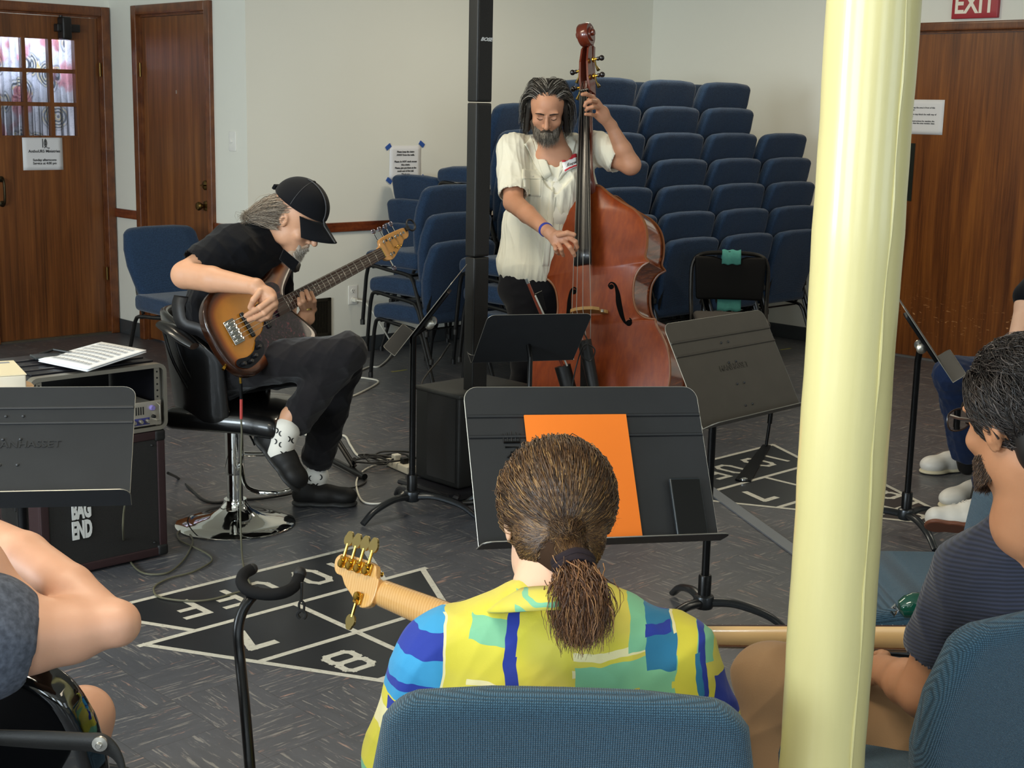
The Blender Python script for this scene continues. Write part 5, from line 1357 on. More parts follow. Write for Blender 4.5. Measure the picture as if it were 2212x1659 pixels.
mb = MB(); mb.prism([(0, 0), (.0, .05), (.035, .06), (.06, .0)], .012, lambda u, v, q: bow0*(1)+ (bow1-bow0).normalized()*(v*1.4+.05)+Vector((.008+u*.5, -.006+q, u*.25))); mb.obj('frog', m_ebony, bw_, smooth=False)
mb = MB(); mb.tube([bow0+Vector((.03, 0, -.05)), bow1+Vector((.02, 0, 0))], .004, 5); mb.obj('bow_hair', M('bow_hair', '#d8d4c8', .6), bw_)

# ================================================================ bass guitars
class Guitar:
    """electric bass: x runs bridge to nut, y across the strings, z out of the front"""
    def __init__(s, B, N, up, scale=.864):
        s.B = Vector(B); s.x = (Vector(N)-s.B).normalized(); u = Vector(up); s.z = (u-s.x*u.dot(s.x)).normalized(); s.y = s.z.cross(s.x)
    def P(s, x, y, z): return s.B + s.x*x + s.y*y + s.z*z
    def R(s): return frame3(None, s.x, s.y, s.z)
OUTL = [(-.105, .0), (-.100, .06), (-.075, .115), (-.02, .155), (.05, .168), (.11, .158), (.17, .135), (.22, .122), (.27, .13), (.325, .155), (.375, .165), (.41, .155), (.425, .13), (.405, .105), (.365, .080), (.325, .055), (.305, .033),
        (.295, .0), (.300, -.033), (.315, -.060), (.335, -.095), (.352, -.135), (.345, -.165), (.315, -.182), (.27, -.178), (.22, -.160), (.165, -.148), (.11, -.152), (.05, -.168), (-.01, -.172), (-.06, -.150), (-.092, -.105), (-.104, -.05)]
def guitar_body(g, parent, mat, outl=OUTL, th=.042, name='body', vox=.004):
    sp = np.array([(q.x, q.y) for q in smooth_path([(a, b, 0) for a, b in outl], 4, closed=True)]); nxt = np.roll(sp, -1, 0)
    def d2(u, v):
        q = np.stack([u, v], -1); best = np.full(u.shape, 9.0); ins = np.zeros(u.shape, bool)
        for a, b in zip(sp, nxt):
            ab = b-a; t_ = np.clip(((q-a)@ab)/(ab@ab+1e-12), 0, 1); best = np.minimum(best, np.linalg.norm(q-a-t_[..., None]*ab, axis=-1))
            c_ = ((a[1] > v) != (b[1] > v)) & (u < (b[0]-a[0])*(v-a[1])/(b[1]-a[1]+1e-12)+a[0]); ins ^= c_
        return np.where(ins, -best, best)
    us = np.arange(-.13, .45, vox); vs_ = np.arange(-.21, .20, vox); ws = np.arange(-th-.012, .013, vox)
    D = d2(*np.meshgrid(us, vs_, indexing='ij')); r = .011
    q1 = D[:, :, None]+r; q2 = np.abs(ws+th/2)[None, None, :]-(th/2-r)
    F = np.minimum(np.maximum(q1, q2), 0)+np.sqrt(np.maximum(q1, 0)**2+np.maximum(q2, 0)**2)-r
    v, f = nets(F.astype(np.float32), np.array([us[0], vs_[0], ws[0]]), vox)
    for _ in range(3):
        s_ = np.zeros_like(v); c_ = np.zeros(len(v))
        for a, b in ((0, 1), (1, 2), (2, 3), (3, 0)):
            np.add.at(s_, f[:, a], v[f[:, b]]); np.add.at(s_, f[:, b], v[f[:, a]]); np.add.at(c_, f[:, a], 1); np.add.at(c_, f[:, b], 1)
        v = v*.5+.5*s_/c_[:, None]
    dd = d2(v[:, 0], v[:, 1]); att = np.clip(1+dd/.075, 0, 1); att[v[:, 2] < -.006] = np.maximum(att[v[:, 2] < -.006], .95)
    W_ = np.array(g.B)+v[:, :1]*np.array(g.x)+v[:, 1:2]*np.array(g.y)+v[:, 2:]*np.array(g.z)
    me = bpy.data.meshes.new(name); me.from_pydata(W_.tolist(), [], f.tolist()); me.materials.append(mat); me.polygons.foreach_set('use_smooth', [True]*len(me.polygons))
    at = me.attributes.new('rim', 'FLOAT', 'POINT'); at.data.foreach_set('value', att.astype(np.float32)); me.update(); return link(name, me, parent)
def guitar_neck(g, parent, m_neck, m_board, frets=20, SC=.864, x0=.215, w0=.062, w1=.045, nstr=5, xf=.30):
    W_ = lambda x: w1+(w0-w1)*(1-(x-x0)/(SC-x0))
    mb = MB(); vs = []; fs = []; K = 12; J = 10
    for j in range(J+1):
        x = xf+(SC+.012-xf)*j/J if True else 0
        for k in range(K+1): a = math.pi*k/K; vs.append(g.P(x, -math.cos(a)*W_(x)/2, .010-math.sin(a)*(.021 if x > xf+.02 else .024)))
    for j in range(J):
        for k in range(K): a = j*(K+1)+k; fs.append((a, a+K+1, a+K+2, a+1))
        fs.append((j*(K+1)+K, (j+1)*(K+1)+K, (j+1)*(K+1), j*(K+1)))
    mb.add(vs, fs); nk = mb.obj('neck', m_neck, parent)
    mb = MB(); vs = []; fs = []
    for x in (x0, SC):
        for yy, z in ((-1, .010), (-1, .014), (-.5, .0162), (0, .017), (.5, .0162), (1, .014), (1, .010)): vs.append(g.P(x, yy*W_(x)/2, z))
    for k in range(6): fs.append((k, k+1, 8+k, 7+k))
    fs += [tuple(range(7))[::-1], tuple(range(7, 14)), (0, 7, 13, 6)]; mb.add(vs, fs); fbd = mb.obj('fretboard', m_board, parent, ang=30)
    for k in range(1, frets+1):
        x = SC*2**(-k/12); w_ = W_(x)/2
        MB().tube([g.P(x, -w_, .0142), g.P(x, -w_*.5, .0166), g.P(x, 0, .0174), g.P(x, w_*.5, .0166), g.P(x, w_, .0142)], .0011, 5).obj('fret', m_str, fbd)
    for k in (3, 5, 7, 9, 12, 15, 17, 19):
        x = SC*(2**(-k/12)+2**(-(k-1)/12))/2
        for yy in ((-.013, .013) if k == 12 else (0,)): MB().lathe([(.003, 0), (.003, .0006)], 10, g.P(x, yy, .0168), g.R()).obj('inlay_dot', M('pearl', '#d8d2c2', .3), fbd)
    mb = MB(); mb.box(g.P(SC+.002, 0, .014), (.005, w1, .010), g.R(), .001); mb.obj('nut', M('gold_nut', '#b99a4e', .4, .6), parent)
    return W_
m_lam = M('maple_neck', '#c8924f', .3, coat=.4, noise=.1, nscale=18); m_rose = M('rosewood', '#3b261f', .4, noise=.3, nscale=60)
# --- the sunburst bass of the seated player
GB = Y(507, 716, 4.93); GN = Y(822, 548, 4.93+.705)
g1 = Guitar(GB, GN, (.12, -1, .12))
gt = thing('bass_guitar', 'five-string sunburst bass guitar with tortoiseshell pickguard, played by the man in the black cap', 'bass guitar', GB, world=True)
t = NT('sunburst'); a = t.new('ShaderNodeAttribute'); a.attribute_name = 'rim'; v = t.coord('Object', (3, 9, 9)); n1 = t.noise(v, 5, 3)
t.col(t.mix(t.math('MULTIPLY', n1, .25), t.ramp(a.outputs['Fac'], [(.0, '#c98328'), (.32, '#c07620'), (.52, '#8a4414'), (.72, '#3c1a0c'), (.86, '#0e0807')]), '#70360f')); t.set(Roughness=.25, Coat_Weight=.4, Coat_Roughness=.05, Specular_IOR_Level=.35); m_sun = t.m
guitar_body(g1, gt, m_sun)
guitar_neck(g1, gt, m_lam, m_rose)
t = NT('tortoiseshell'); vo = t.noise(t.coord(), 55, 3, .6, 1.5); t.col(t.ramp(vo, [(.42, '#17131c'), (.55, '#2a2230'), (.62, '#31242e'), (.66, '#7a3540')])); t.set(Roughness=.35, Coat_Weight=.15, Specular_IOR_Level=.3); m_tort = t.m
pg = [(.060, -.062), (.10, -.050), (.13, -.030), (.155, .0), (.165, .05), (.19, .085), (.235, .10), (.27, .095), (.29, .07), (.275, .04), (.285, .034), (.285, -.034), (.30, -.065), (.315, -.10), (.322, -.135), (.30, -.150), (.25, -.140), (.20, -.120), (.14, -.115), (.09, -.12), (.05, -.12)]
mb = MB(); mb.prism([(q.x, q.y) for q in smooth_path([(a, b, 0) for a, b in pg], 3, closed=True)], .0022, lambda u, v, q: g1.P(u, v, .0012+q)); mb.obj('pickguard', m_tort, gt, smooth=False)
mb = MB(); cpl = [(.075, -.068), (.085, -.09), (.065, -.118), (.02, -.135), (-.03, -.138), (-.065, -.118), (-.068, -.10), (-.05, -.092), (-.01, -.10), (.03, -.092), (.055, -.070)]
mb.prism([(q.x, q.y) for q in smooth_path([(a, b, 0) for a, b in cpl], 3, closed=True)], .002, lambda u, v, q: g1.P(u, v, .003+q)); cp_ = mb.obj('control_plate', M('polished_black', '#25282f', .12, .6), gt, smooth=False)
for u, v in ((.055, -.088), (.02, -.110), (-.01, -.120), (-.045, -.115)): MB().lathe([(.0085, 0), (.0085, .006), (.0065, .015), (.006, .016)], 16, g1.P(u, v, .005), g1.R()).obj('control_knob', M('knob_black', '#1b1b1d', .3, .3), gt)
mb = MB(); mb.box(g1.P(-.008, 0, .005), (.05, .092, .006), g1.R(), .002)
for k in range(5): yk = -.034+.017*k; mb.box(g1.P(-.006, yk, .012), (.038, .011, .008), g1.R(), .002); mb.tube([g1.P(.008, yk, .015), g1.P(-.03, yk, .012)], .0018, 6)
mb.obj('bridge', m_chrome, gt)
for x in (.062, .150):
    mb = MB(); mb.box(g1.P(x, 0, .006), (.017, .098, .012), g1.R(), .005); pk = mb.obj('pickup', M('pickup_black', '#141414', .35), gt)
for k in range(5):
    yn = -.017+.0085*k; yb = -.034+.017*k
    MB().tube([g1.P(-.012, yb, .018), g1.P(.864, yn, .0185)], .0009+.0002*k, 5).obj('string', m_str, gt)
# headstock
def headstock(g, parent, mat, sgn=1, tmat=None, keymat=None, SC=.864, clover=False, back=False, keydir=1, shape=None, drop=-.010, tu=None, low=None):
    hs = shape or [(SC+.003, .023), (SC+.02, .030), (SC+.035, .052), (SC+.09, .056), (SC+.15, .054), (SC+.195, .050), (SC+.215, .035), (SC+.208, .015), (SC+.19, .005), (SC+.165, .004), (SC+.14, -.012), (SC+.10, -.026), (SC+.06, -.042), (SC+.03, -.040), (SC+.005, -.024)]
    mb = MB(); mb.prism([(q.x, q.y) for q in smooth_path([(a, sgn*b, 0) for a, b in hs], 3, closed=True)], .014, lambda u, v, q: g.P(u, v, drop-.004+q)); h = mb.obj('headstock', mat, parent, smooth=False); md = h.modifiers.new('b', 'BEVEL'); md.width = .0025; md.segments = 2
    for i, (x, yy, d) in enumerate(tu or [(SC+.05, .036, 1), (SC+.088, .034, 1), (SC+.126, .033, 1), (SC+.164, .032, 1), (SC+.055, -.022, -1)]):
        yy *= sgn; d *= sgn
        post = MB(); post.lathe([(.0075, 0), (.0075, .003), (.0045, .004), (.0045, .016), (.006, .018)], 14, g.P(x, yy, drop+.010), g.R()); tn = post.obj('tuner', tmat, parent)
        mb = MB(); zb = drop-.004
        mb.box(g.P(x, yy+d*.004, zb-.003), (.020, .026, .006), g.R(), .002); mb.lathe([(.0105, 0), (.011, .004), (.009, .009), (.004, .010)], 14, g.P(x, yy, zb-.006), g.R() @ Matrix.Rotation(math.pi, 3, 'X'))
        mb.tube([g.P(x, yy+d*.004, zb-.008), g.P(x, yy+d*.045, zb-.008)], .0035, 8)
        mb.tube([g.P(x-.008, yy+d*.012, zb-.008), g.P(x+.008, yy+d*.012, zb-.008)], .005, 8); mb.obj('gear', tmat, tn)
        mb = MB(); c_ = g.P(x, yy+d*.056, zb-.008)
        if clover:
            out = []
            for k in range(36):
                a_ = 2*math.pi*k/36; rr = .0125+.0028*abs(math.sin(1.5*(a_+math.pi/2)))**.7; out.append((rr*1.12*math.cos(a_), rr*math.sin(a_)))
            mb.prism(out, .0045, lambda u, v, q: c_ + g.x*u*1.15 + g.y*v*d*1.15 + g.z*(q-.002)) if not back else mb.prism(out, .0045, lambda u, v, q: c_ + g.x*u*1.15 + g.y*v*d*1.15 + g.z*(q-.002))
        else: mb.ball(c_, .0125, (1.05, .85, .32), 12, g.R())
        mb.obj('tuning_key', keymat, tn)
    return h
hd = headstock(g1, gt, M('headstock_maple', '#c58f4e', .25, coat=.6), 1, m_chrome, M('smoky_key', '#8c8694', .2, .9))
text_mesh('logo_script', 'Jazz', .022, m_gold, g1.P(.864+.14, .0, .001), g1.x*.6-g1.y*.8, g1.x*.8+g1.y*.6, hd, extrude=.0003) if False else None
mb = MB(); mb.tube(smooth_path([g1.P(.864+.09+.006*k, -.008+.006*math.sin(k*1.7), .0008) for k in range(9)], 4), .0012, 5); mb.obj('logo_script', m_gold, hd)
cc = g1.P(.864+.235, .045, .01); mb = MB(); mb.tube([cc+g1.x*.024*math.cos(a*math.pi/10)+g1.y*.024*math.sin(a*math.pi/10) for a in range(20)], .004, 8, closed=True); mb.box(g1.P(.864+.208, .04, .006), (.018, .02, .016), g1.R(), .003); o = mb.obj('clip_tuner', M('matte_black', '#111111', .5)); tag(o, 'small black round clip-on tuner on the tip of the sunburst bass headstock', 'tuner')
# strap: over the shoulder, down the back to the end button, and from the upper horn
mst = M('strap_black', '#131214', .5, bump=.3, bscale=700)
sp_ = thing('guitar_strap', 'black guitar strap over the shoulder of the man in the black cap', 'strap', g1.P(-.11, 0, 0), world=True)
def strap(pts, ws, up):
    mb = MB(); P_ = smooth_path(pts, 6); n = len(P_); vs = []; fs = []
    for i, p_ in enumerate(P_):
        tn = (P_[min(i+1, n-1)]-P_[max(i-1, 0)]).normalized(); sd_ = tn.cross(Vector(up)).normalized() if True else None
        w_ = ws[0]+(ws[1]-ws[0])*i/n; vs += [p_-sd_*w_, p_+sd_*w_]
    for i in range(n-1): fs.append((2*i, 2*i+1, 2*i+3, 2*i+2))
    mb.add(vs, fs); return mb
mb = strap([Y(392, 640, 4.99), Y(386, 665, 4.97), Y(396, 700, 4.95), Y(430, 712, 4.94), Y(455, 730, 4.92), Y(462, 738, 4.90)], (.028, .022), (.3, 1, .1)); o = mb.obj('strap_band', mst, sp_); md = o.modifiers.new('t', 'SOLIDIFY'); md.thickness = .004
mb = strap([g1.P(.405, .13, .0), Y(640, 575, 5.38), Y(620, 540, 5.40), Y(600, 505, 5.36)], (.022, .026), (.6, -.8, 0)); o = mb.obj('strap_band', mst, sp_); md = o.modifiers.new('t', 'SOLIDIFY'); md.thickness = .004
MB().lathe([(.009, 0), (.009, .003), (.005, .006)], 12, Y(461, 737, 4.885), Matrix.Rotation(R_(90), 3, 'X')).obj('strap_button', m_chrome, sp_)
MB().tube([g1.P(-.085, -.085, -.02), g1.P(-.115, -.098, -.02)], .006, 8).obj('jack_socket', m_gold, gt)
jk = thing('jack_plug', 'brass jack plug with red sleeve hanging below the sunburst bass', 'plug', Y(521, 840, 4.93), world=True)
MB().tube([Y(519, 815, 4.93), Y(520, 828, 4.93)], .0045, 8).obj('tip', m_gold, jk); MB().tube([Y(520, 828, 4.93), Y(521, 862, 4.93)], .006, 8).obj('barrel', m_pole, jk); MB().tube([Y(521, 862, 4.93), Y(521, 905, 4.93)], .0055, 8).obj('red_sleeve', M('red_sleeve', '#b5413c', .5), jk)

# --- the ponytailed player's bass: we see the back of neck and headstock
N2 = Y(824, 1282, 2.84); P2_ = Y(1330, 1487, 2.17); dirn = (N2-P2_).normalized(); B2 = N2-dirn*.864
g2 = Guitar(B2, N2, (.25, 1.0, -.38)); g2t = thing('bass_guitar', 'maple-necked bass with gold tuners, headstock seen from behind, held by the ponytailed person', 'bass guitar', B2, world=True)
t = NT('flamed_maple'); sv = t.coord('Object', (1, 1, 1), (0, 0, 0)); wv = t.new('ShaderNodeTexWave'); wv.inputs['Scale'].default_value = 38; wv.inputs['Distortion'].default_value = 3; wv.inputs['Detail'].default_value = 2; t.link(t.coord('Object', (1.0, .9, .3), (0, 0, R_(20))), wv.inputs['Vector'])
t.col(t.mix(wv.outputs['Fac'], '#cf9a58', '#dbac6b')); t.set(Roughness=.22, Coat_Weight=.7, Coat_Roughness=.08); m_flame = t.m
guitar_neck(g2, g2t, m_flame, m_rose, w0=.080, w1=.058, xf=.30)
guitar_body(g2, g2t, M('natural_body', '#8a5a2c', .25, coat=.5), outl=[(-.105, .0), (-.09, .07), (-.03, .10), (.05, .10), (.14, .08), (.22, .07), (.30, .07), (.33, .03), (.33, -.05), (.30, -.10), (.22, -.11), (.14, -.13), (.05, -.15), (-.03, -.15), (-.09, -.09)])
headstock(g2, g2t, m_flame, 1, m_gold, M('gold_clover', '#b9a267', .3, 1.0), clover=True, back=True)
# --- the neck of the bass held by the person in glasses
N3 = Y(1440, 1380, 2.86); B3_ = Y(1955, 1388, 2.60); d3_ = (B3_-N3).normalized(); g3 = Guitar(N3+d3_*.864, N3, (.0, .93, .42)); g3t = thing('bass_guitar', 'bass with a pale dark-striped neck held by the person in glasses', 'bass guitar', g3.B, world=True)
m_pale = M('pale_maple', '#ddb47a', .3, coat=.4, noise=.06, nscale=10)
guitar_neck(g3, g3t, m_pale, m_rose, w0=.074, w1=.060, xf=.26); guitar_body(g3, g3t, M('dark_body', '#1b1715', .2, coat=.7), outl=[(-.105, .0), (-.09, .07), (-.03, .10), (.05, .10), (.14, .08), (.22, .07), (.28, .06), (.30, .03), (.30, -.05), (.28, -.10), (.22, -.11), (.14, -.13), (.05, -.15), (-.03, -.15), (-.09, -.09)])
mb = MB(); mb.tube([g3.P(x, -.006, .010-.0218) for x in (.28, .5, .74)], [.004]*3, 8, flat=.5); mb.obj('skunk_stripe', M('walnut_stripe', '#54331c', .4), g3t)
for k in (3, 5, 7, 9, 12): x = .864*(2**(-k/12)+2**(-(k-1)/12))/2; MB().ball(g3.P(x, .0225+.0, .011), .0022, n=8).obj('side_dot', m_black, g3t)
headstock(g3, g3t, m_pale, 1, m_gold, m_gold)

# ================================================================ guitar stand in the foreground
gs = thing('guitar_stand', 'black guitar stand with padded yoke before the first court marking', 'guitar stand', Zp(560, 1900, 0), world=True)
GY = 2.15
pts = [Y(546, 1760, GY-.14), Y(540, 1659, GY-.1), Y(528, 1520, GY-.06), Y(519, 1430, GY-.03), Y(514, 1370, GY-.02), Y(520, 1330, GY-.01), Y(537, 1298, GY), Y(560, 1276, GY+.02)]
mb = MB(); b_ = Zp(556, 1900, 0); sp = smooth_path([Vector((pts[0].x+.01, pts[0].y, .02))]+pts, 8); mb.tube(sp, .0088, 16); mb.obj('neck_tube', m_pole, gs)
mb = MB(); yk = smooth_path([Y(543, 1230, GY+.05), Y(527, 1240, GY+.03), Y(522, 1258, GY+.015), Y(538, 1276, GY), Y(575, 1284, GY-.01), Y(612, 1280, GY-.01), Y(636, 1266, GY+.01), Y(648, 1240, GY+.03)], 8); mb.tube(yk, .0098, 14); mb.obj('foam_yoke', M('foam_black', '#1a1a1b', .85, bump=.3, bscale=300), gs)
MB().ball(Y(648, 1238, GY+.03), .011, n=12).obj('end_cap', m_cap, gs); MB().ball(Y(545, 1229, GY+.05), .0095, n=12).obj('end_cap', m_cap, gs)
mb = MB(); mb.tube([Y(652, 1258, GY), Y(651, 1300, GY)], .0022, 6); mb.tube(smooth_path([Y(647, 1324, GY), Y(646, 1305, GY), Y(651, 1298, GY), Y(657, 1305, GY), Y(656, 1324, GY)], 4), .002, 6); mb.tube(smooth_path([Y(648, 1336, GY), Y(643, 1330, GY), Y(643, 1324, GY), Y(651, 1318, GY), Y(660, 1324, GY), Y(660, 1331, GY), Y(656, 1336, GY)], 5), .0028, 6); mb.obj('rubber_hook', m_cap, gs)
bb = sp[0]
for k in range(3):
    a = .5+k*2.094; mb = MB(); mb.tube(smooth_path([bb+Vector((0, 0, .16)), bb+Vector((.12*math.cos(a), .12*math.sin(a), .10)), bb+Vector((.30*math.cos(a), .30*math.sin(a), -.006))], 5), .009, 10); mb.obj('leg', m_pole, gs)
# ================================================================ people
sk_b = skin_mat('skin_bassist', '#b98262', '#cf9a7c'); sk_g = skin_mat('skin_guitarist', '#c08d6c', '#d6a484'); sk_f = skin_mat('skin_pale', '#d3a487', '#e6bea3'); sk_r = skin_mat('skin_tan', '#a97350', '#c48d69')
def Rh(fwd, up):
    y = V3(fwd); y /= np.linalg.norm(y); u = V3(up); z = u-y*(u@y); z /= np.linalg.norm(z); x = np.cross(y, z); return np.stack([x, y, z], 1)
def fingers(sd, F_, r, s=1.0):
    for pts, rr in zip(F_, r):
        m = len(pts)
        for i in range(m-1): sd.cap(V3(pts[i]), V3(pts[i+1]), rr*s*(1-.07*i), rr*s*(.98-.09*i), .004)
def nails(name, tips, mat, parent, r=.0052):
    for p_, n in tips: MB().ball(p_, r, (1, 1, .35), 8, Vector(n).to_track_quat('Z', 'Y').to_matrix()).obj(name, mat, parent)
m_shirtw = M('white_shirt', '#e6e2cf', .8, noise=.03, nscale=6, bump=.25, bscale=260, sheen=.1)
m_tee = M('undershirt', '#e9e6da', .85, bump=.2); m_blackcloth = M('black_cotton', '#101115', .85, sheen=.06, bump=.25, bscale=300); m_jeansb = M('faded_black_denim', '#1e1c1e', .85, noise=.3, nscale=16, bump=.4, bscale=420, sheen=.15)
m_dtrou = M('dark_trousers', '#151519', .85, bump=.2, sheen=.1); m_nail = M('nail', '#dcb09a', .3)
m_shoe = M('black_shoe_leather', '#171615', .6, bump=.3, bscale=160, spec=.3); m_sole = M('black_sole', '#262625', .6)
m_bandb = M('blue_wristband', '#2a3a9c', .5); m_ring = M('gold_ring', '#d8b46a', .2, 1.0)

# ---------- the standing player
pb = thing('person', 'standing bearded person in a white short-sleeved shirt playing the double bass', 'person', Zp(1150, 960, 0), world=True)
hc = V3(Y(1182, 240, 6.40)); hR = Rh((-.03, -.86, -.46), (0, -.3, 1))
sd = SDF(.0032, .012); HP = head(sd, hc, hR, 1.02)
nk0, nk1 = hc+hR@np.array([0, -.035, -.05]), V3(Y(1192, 318, 6.50))
sd.cap(nk0, nk1, .058, .064, .02); sd.ell(V3(Y(1195, 345, 6.47)), (.10, .07, .09), None, .03)
RS, RE, RW = (Y(1106, 322, 6.46), Y(1109, 437, 6.28), Y(1187, 503, 5.93))
LS, LE, LW = (Y(1290, 318, 6.52), Y(1362, 356, 6.42), Y(1320, 272, 6.40))
sa_ = SDF(.0032, .012)
sa_.cap(RS, RE, .055, .044); sa_.cap(RE, (V3(RE)*.6+V3(RW)*.4), .045, .040); sa_.cap((V3(RE)*.6+V3(RW)*.4), RW, .040, .026)
sa_.cap(LS, LE, .056, .046); sa_.cap(LE, V3(LE)*.6+V3(LW)*.4, .046, .040); sa_.cap(V3(LE)*.6+V3(LW)*.4, LW, .040, .026)
yb = 5.86
K = [Y(1229, 513, yb+.01), Y(1219, 520, yb+.015), Y(1207, 525, yb+.02), Y(1197, 527, yb+.03)]
for k_ in K: sa_.cap(RW, k_, .021, .0125, .010)
sa_.ell(V3(Y(1208, 513, yb+.03)), (.034, .018, .030), None, .012)
fingers(sa_, [[K[0], Y(1243, 522, yb-.02), Y(1246, 534, yb-.005), Y(1243, 541, yb+.01)], [K[1], Y(1231, 534, yb-.03), Y(1238, 546, yb-.02), Y(1241, 552, yb-.01)], [K[2], Y(1212, 538, yb-.02), Y(1214, 546, yb+.0), Y(1217, 552, yb+.02)], [K[3], Y(1200, 538, yb-.01), Y(1203, 545, yb+.01), Y(1207, 549, yb+.03)], [Y(1206, 508, yb+.0), Y(1225, 503, yb-.03), Y(1240, 507, yb-.03)]], (.0105, .0105, .0098, .0088, .0112))
NY = 6.30
K = [Y(1280, 210, NY+.03), Y(1290, 220, NY+.04), Y(1294, 233, NY+.05), Y(1288, 250, NY+.05)]
for k_ in K: sa_.cap(LW, k_, .022, .0125, .012)
sa_.ell(V3(Y(1302, 246, NY+.07)), (.030, .022, .036), None, .012)
fingers(sa_, [[K[0], Y(1266, 203, NY-.02), Y(1258, 204, NY-.03)], [K[1], Y(1276, 218, NY-.03), Y(1266, 222, NY-.03), Y(1263, 229, NY-.03)], [K[2], Y(1280, 231, NY-.03), Y(1270, 234, NY-.03), Y(1266, 238, NY-.02)], [K[3], Y(1275, 247, NY-.01), Y(1265, 247, NY-.02)], [Y(1300, 235, NY+.06), Y(1285, 222, NY+.09), Y(1272, 216, NY+.09)]], (.0098, .0100, .0096, .0086, .011))
for a_ in (RS, LS): sa_.cap(nk1+np.array([0, .02, -.06]), V3(a_)+np.array([0, .02, -.02]), .03, .03, .01)
sa_.cap(nk1+np.array([0, .02, -.06]), V3(Y(1160, 600, 6.49)), .04, .06, .02)
body_b = sdf_obj('body', merged(.0032, sd, sa_), sk_b, pb, 1)
MB().tube([Y(1279.5, 231, NY-.01)+Vector((0, .001*0, 0)), Y(1281.5, 231.5, NY-.005)], .0112, 12).obj('ring', m_ring, pb)
cuffc = V3(RE)*.10+V3(RW)*.90; ax_ = (V3(RW)-V3(RE)); ax_ /= np.linalg.norm(ax_)
mb = MB(); mb.lathe([(.0300, -.007), (.0315, -.006), (.0315, .006), (.0300, .007)], 20, Vector(cuffc), Vector(ax_).to_track_quat('Z', 'Y').to_matrix()); mb.obj('wristband', m_bandb, pb)
# face details: brows, closed lids, lips
m_lip = M('lip', '#9a5a4c', .45); m_brow = M('brow_hair', '#2e2622', .8)
def face_details(HPf, par, lipm=m_lip, browm=m_brow, lids=True, R=None, s=1.0):
    for q in (-1, 1):
        MB().tube([Vector(HPf(q*.012, .0975, .033)), Vector(HPf(q*.030, .0985, .038)), Vector(HPf(q*.050, .085, .033))], [.0042, .0050, .0022], 6, flat=.6).obj('eyebrow', browm, par)
        MB().tube([Vector(HPf(q*.018, .0895, .008)), Vector(HPf(q*.030, .0925, .0045)), Vector(HPf(q*.043, .0855, .009))], [.0010, .0015, .0010], 6).obj('eyelashes', browm, par)
    MB().tube([Vector(HPf(-.020, .088, -.0595)), Vector(HPf(0, .0955, -.0585)), Vector(HPf(.020, .088, -.0595))], [.001, .0024, .001], 6, flat=.6).obj('lips', lipm, par)
face_details(HP, pb)
# shirt: open collar, hanging over the belt
CH, WA, HI = Y(1196, 400, 6.50), Y(1165, 500, 6.48), Y(1148, 575, 6.46)
ss_ = SDF(.0036, .03)
ss_.ecap(V3(Y(1196, 345, 6.54)), V3(CH), (.185, .105), (.190, .125), (1, 0, 0), .05); ss_.ecap(V3(CH), V3(WA), (.188, .125), (.165, .125), (1, 0, 0), .04); ss_.ecap(V3(WA), V3(HI), (.165, .125), (.165, .130), (1, 0, 0), .04)
ss_.cap(V3(Y(1200, 318, 6.55)), V3(Y(1122, 322, 6.5)), .060, .066, .04); ss_.cap(V3(Y(1200, 318, 6.55)), V3(Y(1282, 318, 6.54)), .060, .066, .04)
e1_ = V3(RS)*.22+V3(RE)*.78; ss_.cap(V3(RS), e1_, .074, .069, .03); e2_ = V3(LS)*.45+V3(LE)*.55; ss_.cap(V3(LS), e2_, .074, .072, .03)
dr = (V3(RE)-V3(RS)); dr /= np.linalg.norm(dr); dl = (V3(LE)-V3(LS)); dl /= np.linalg.norm(dl)
ss_.cap(e1_-dr*.01, e1_+dr*.12, .060, .066, .004, sub=True); ss_.cap(e2_-dl*.0, e2_+dl*.12, .062, .070, .004, sub=True)
ss_.cap(nk1+np.array([0, -.02, -.02]), nk1+np.array([0, -.06, .14]), .062, .085, .01, sub=True)        # neck hole
ss_.box(V3(Y(1192, 372, 6.36)), (.055, .04, .085), .01, Rh((0, -1, 0), (.0, -.1, 1))@np.array([[math.cos(.78), 0, math.sin(.78)], [0, 1, 0], [-math.sin(.78), 0, math.cos(.78)]]), .01, sub=True)
shirt = sdf_obj('shirt', ss_, m_shirtw, pb, 2, disp=folds(48, .006, 3, (1, 1, .6)))
st2 = SDF(.005, .03); st2.ecap(V3(Y(1193, 345, 6.51)), V3(Y(1185, 470, 6.46)), (.12, .085), (.14, .10), (1, 0, 0)); st2.cap(nk1+np.array([0, -.03, .0]), nk1+np.array([0, -.06, .10]), .05, .085, .01, sub=True); sdf_obj('undershirt', st2, m_tee, pb, 1)
def frontal(pts, th, mat, nm, par, bev=.0015):
    mb = MB(); n = len(pts); a = [Vector(p) for p in pts]; c_ = sum(a, Vector())/n; nr = (a[1]-a[0]).cross(a[2]-a[0]).normalized()
    if nr.y > 0: nr = -nr
    mb.add([p+nr*th for p in a]+[p-nr*th*.2 for p in a], [tuple(range(n)), tuple(range(n, 2*n))[::-1]]+[(i, (i+1) % n, n+(i+1) % n, n+i) for i in range(n)]); return mb.obj(nm, mat, par, smooth=False)
SF = Surf(shirt)
pk_f = on_patch('pocket_flap', SF, [(1128, 366), (1172, 368), (1172, 388), (1128, 387)], m_shirtw, pb, .004, .003, yy=6.35)
on_patch('pocket', SF, [(1130, 384), (1170, 386), (1168, 425), (1132, 423)], m_shirtw, pb, .003, .0018, yy=6.35)
MB().ball(SF(1150, 381, .006), .004, n=8).obj('button', m_white, pk_f)
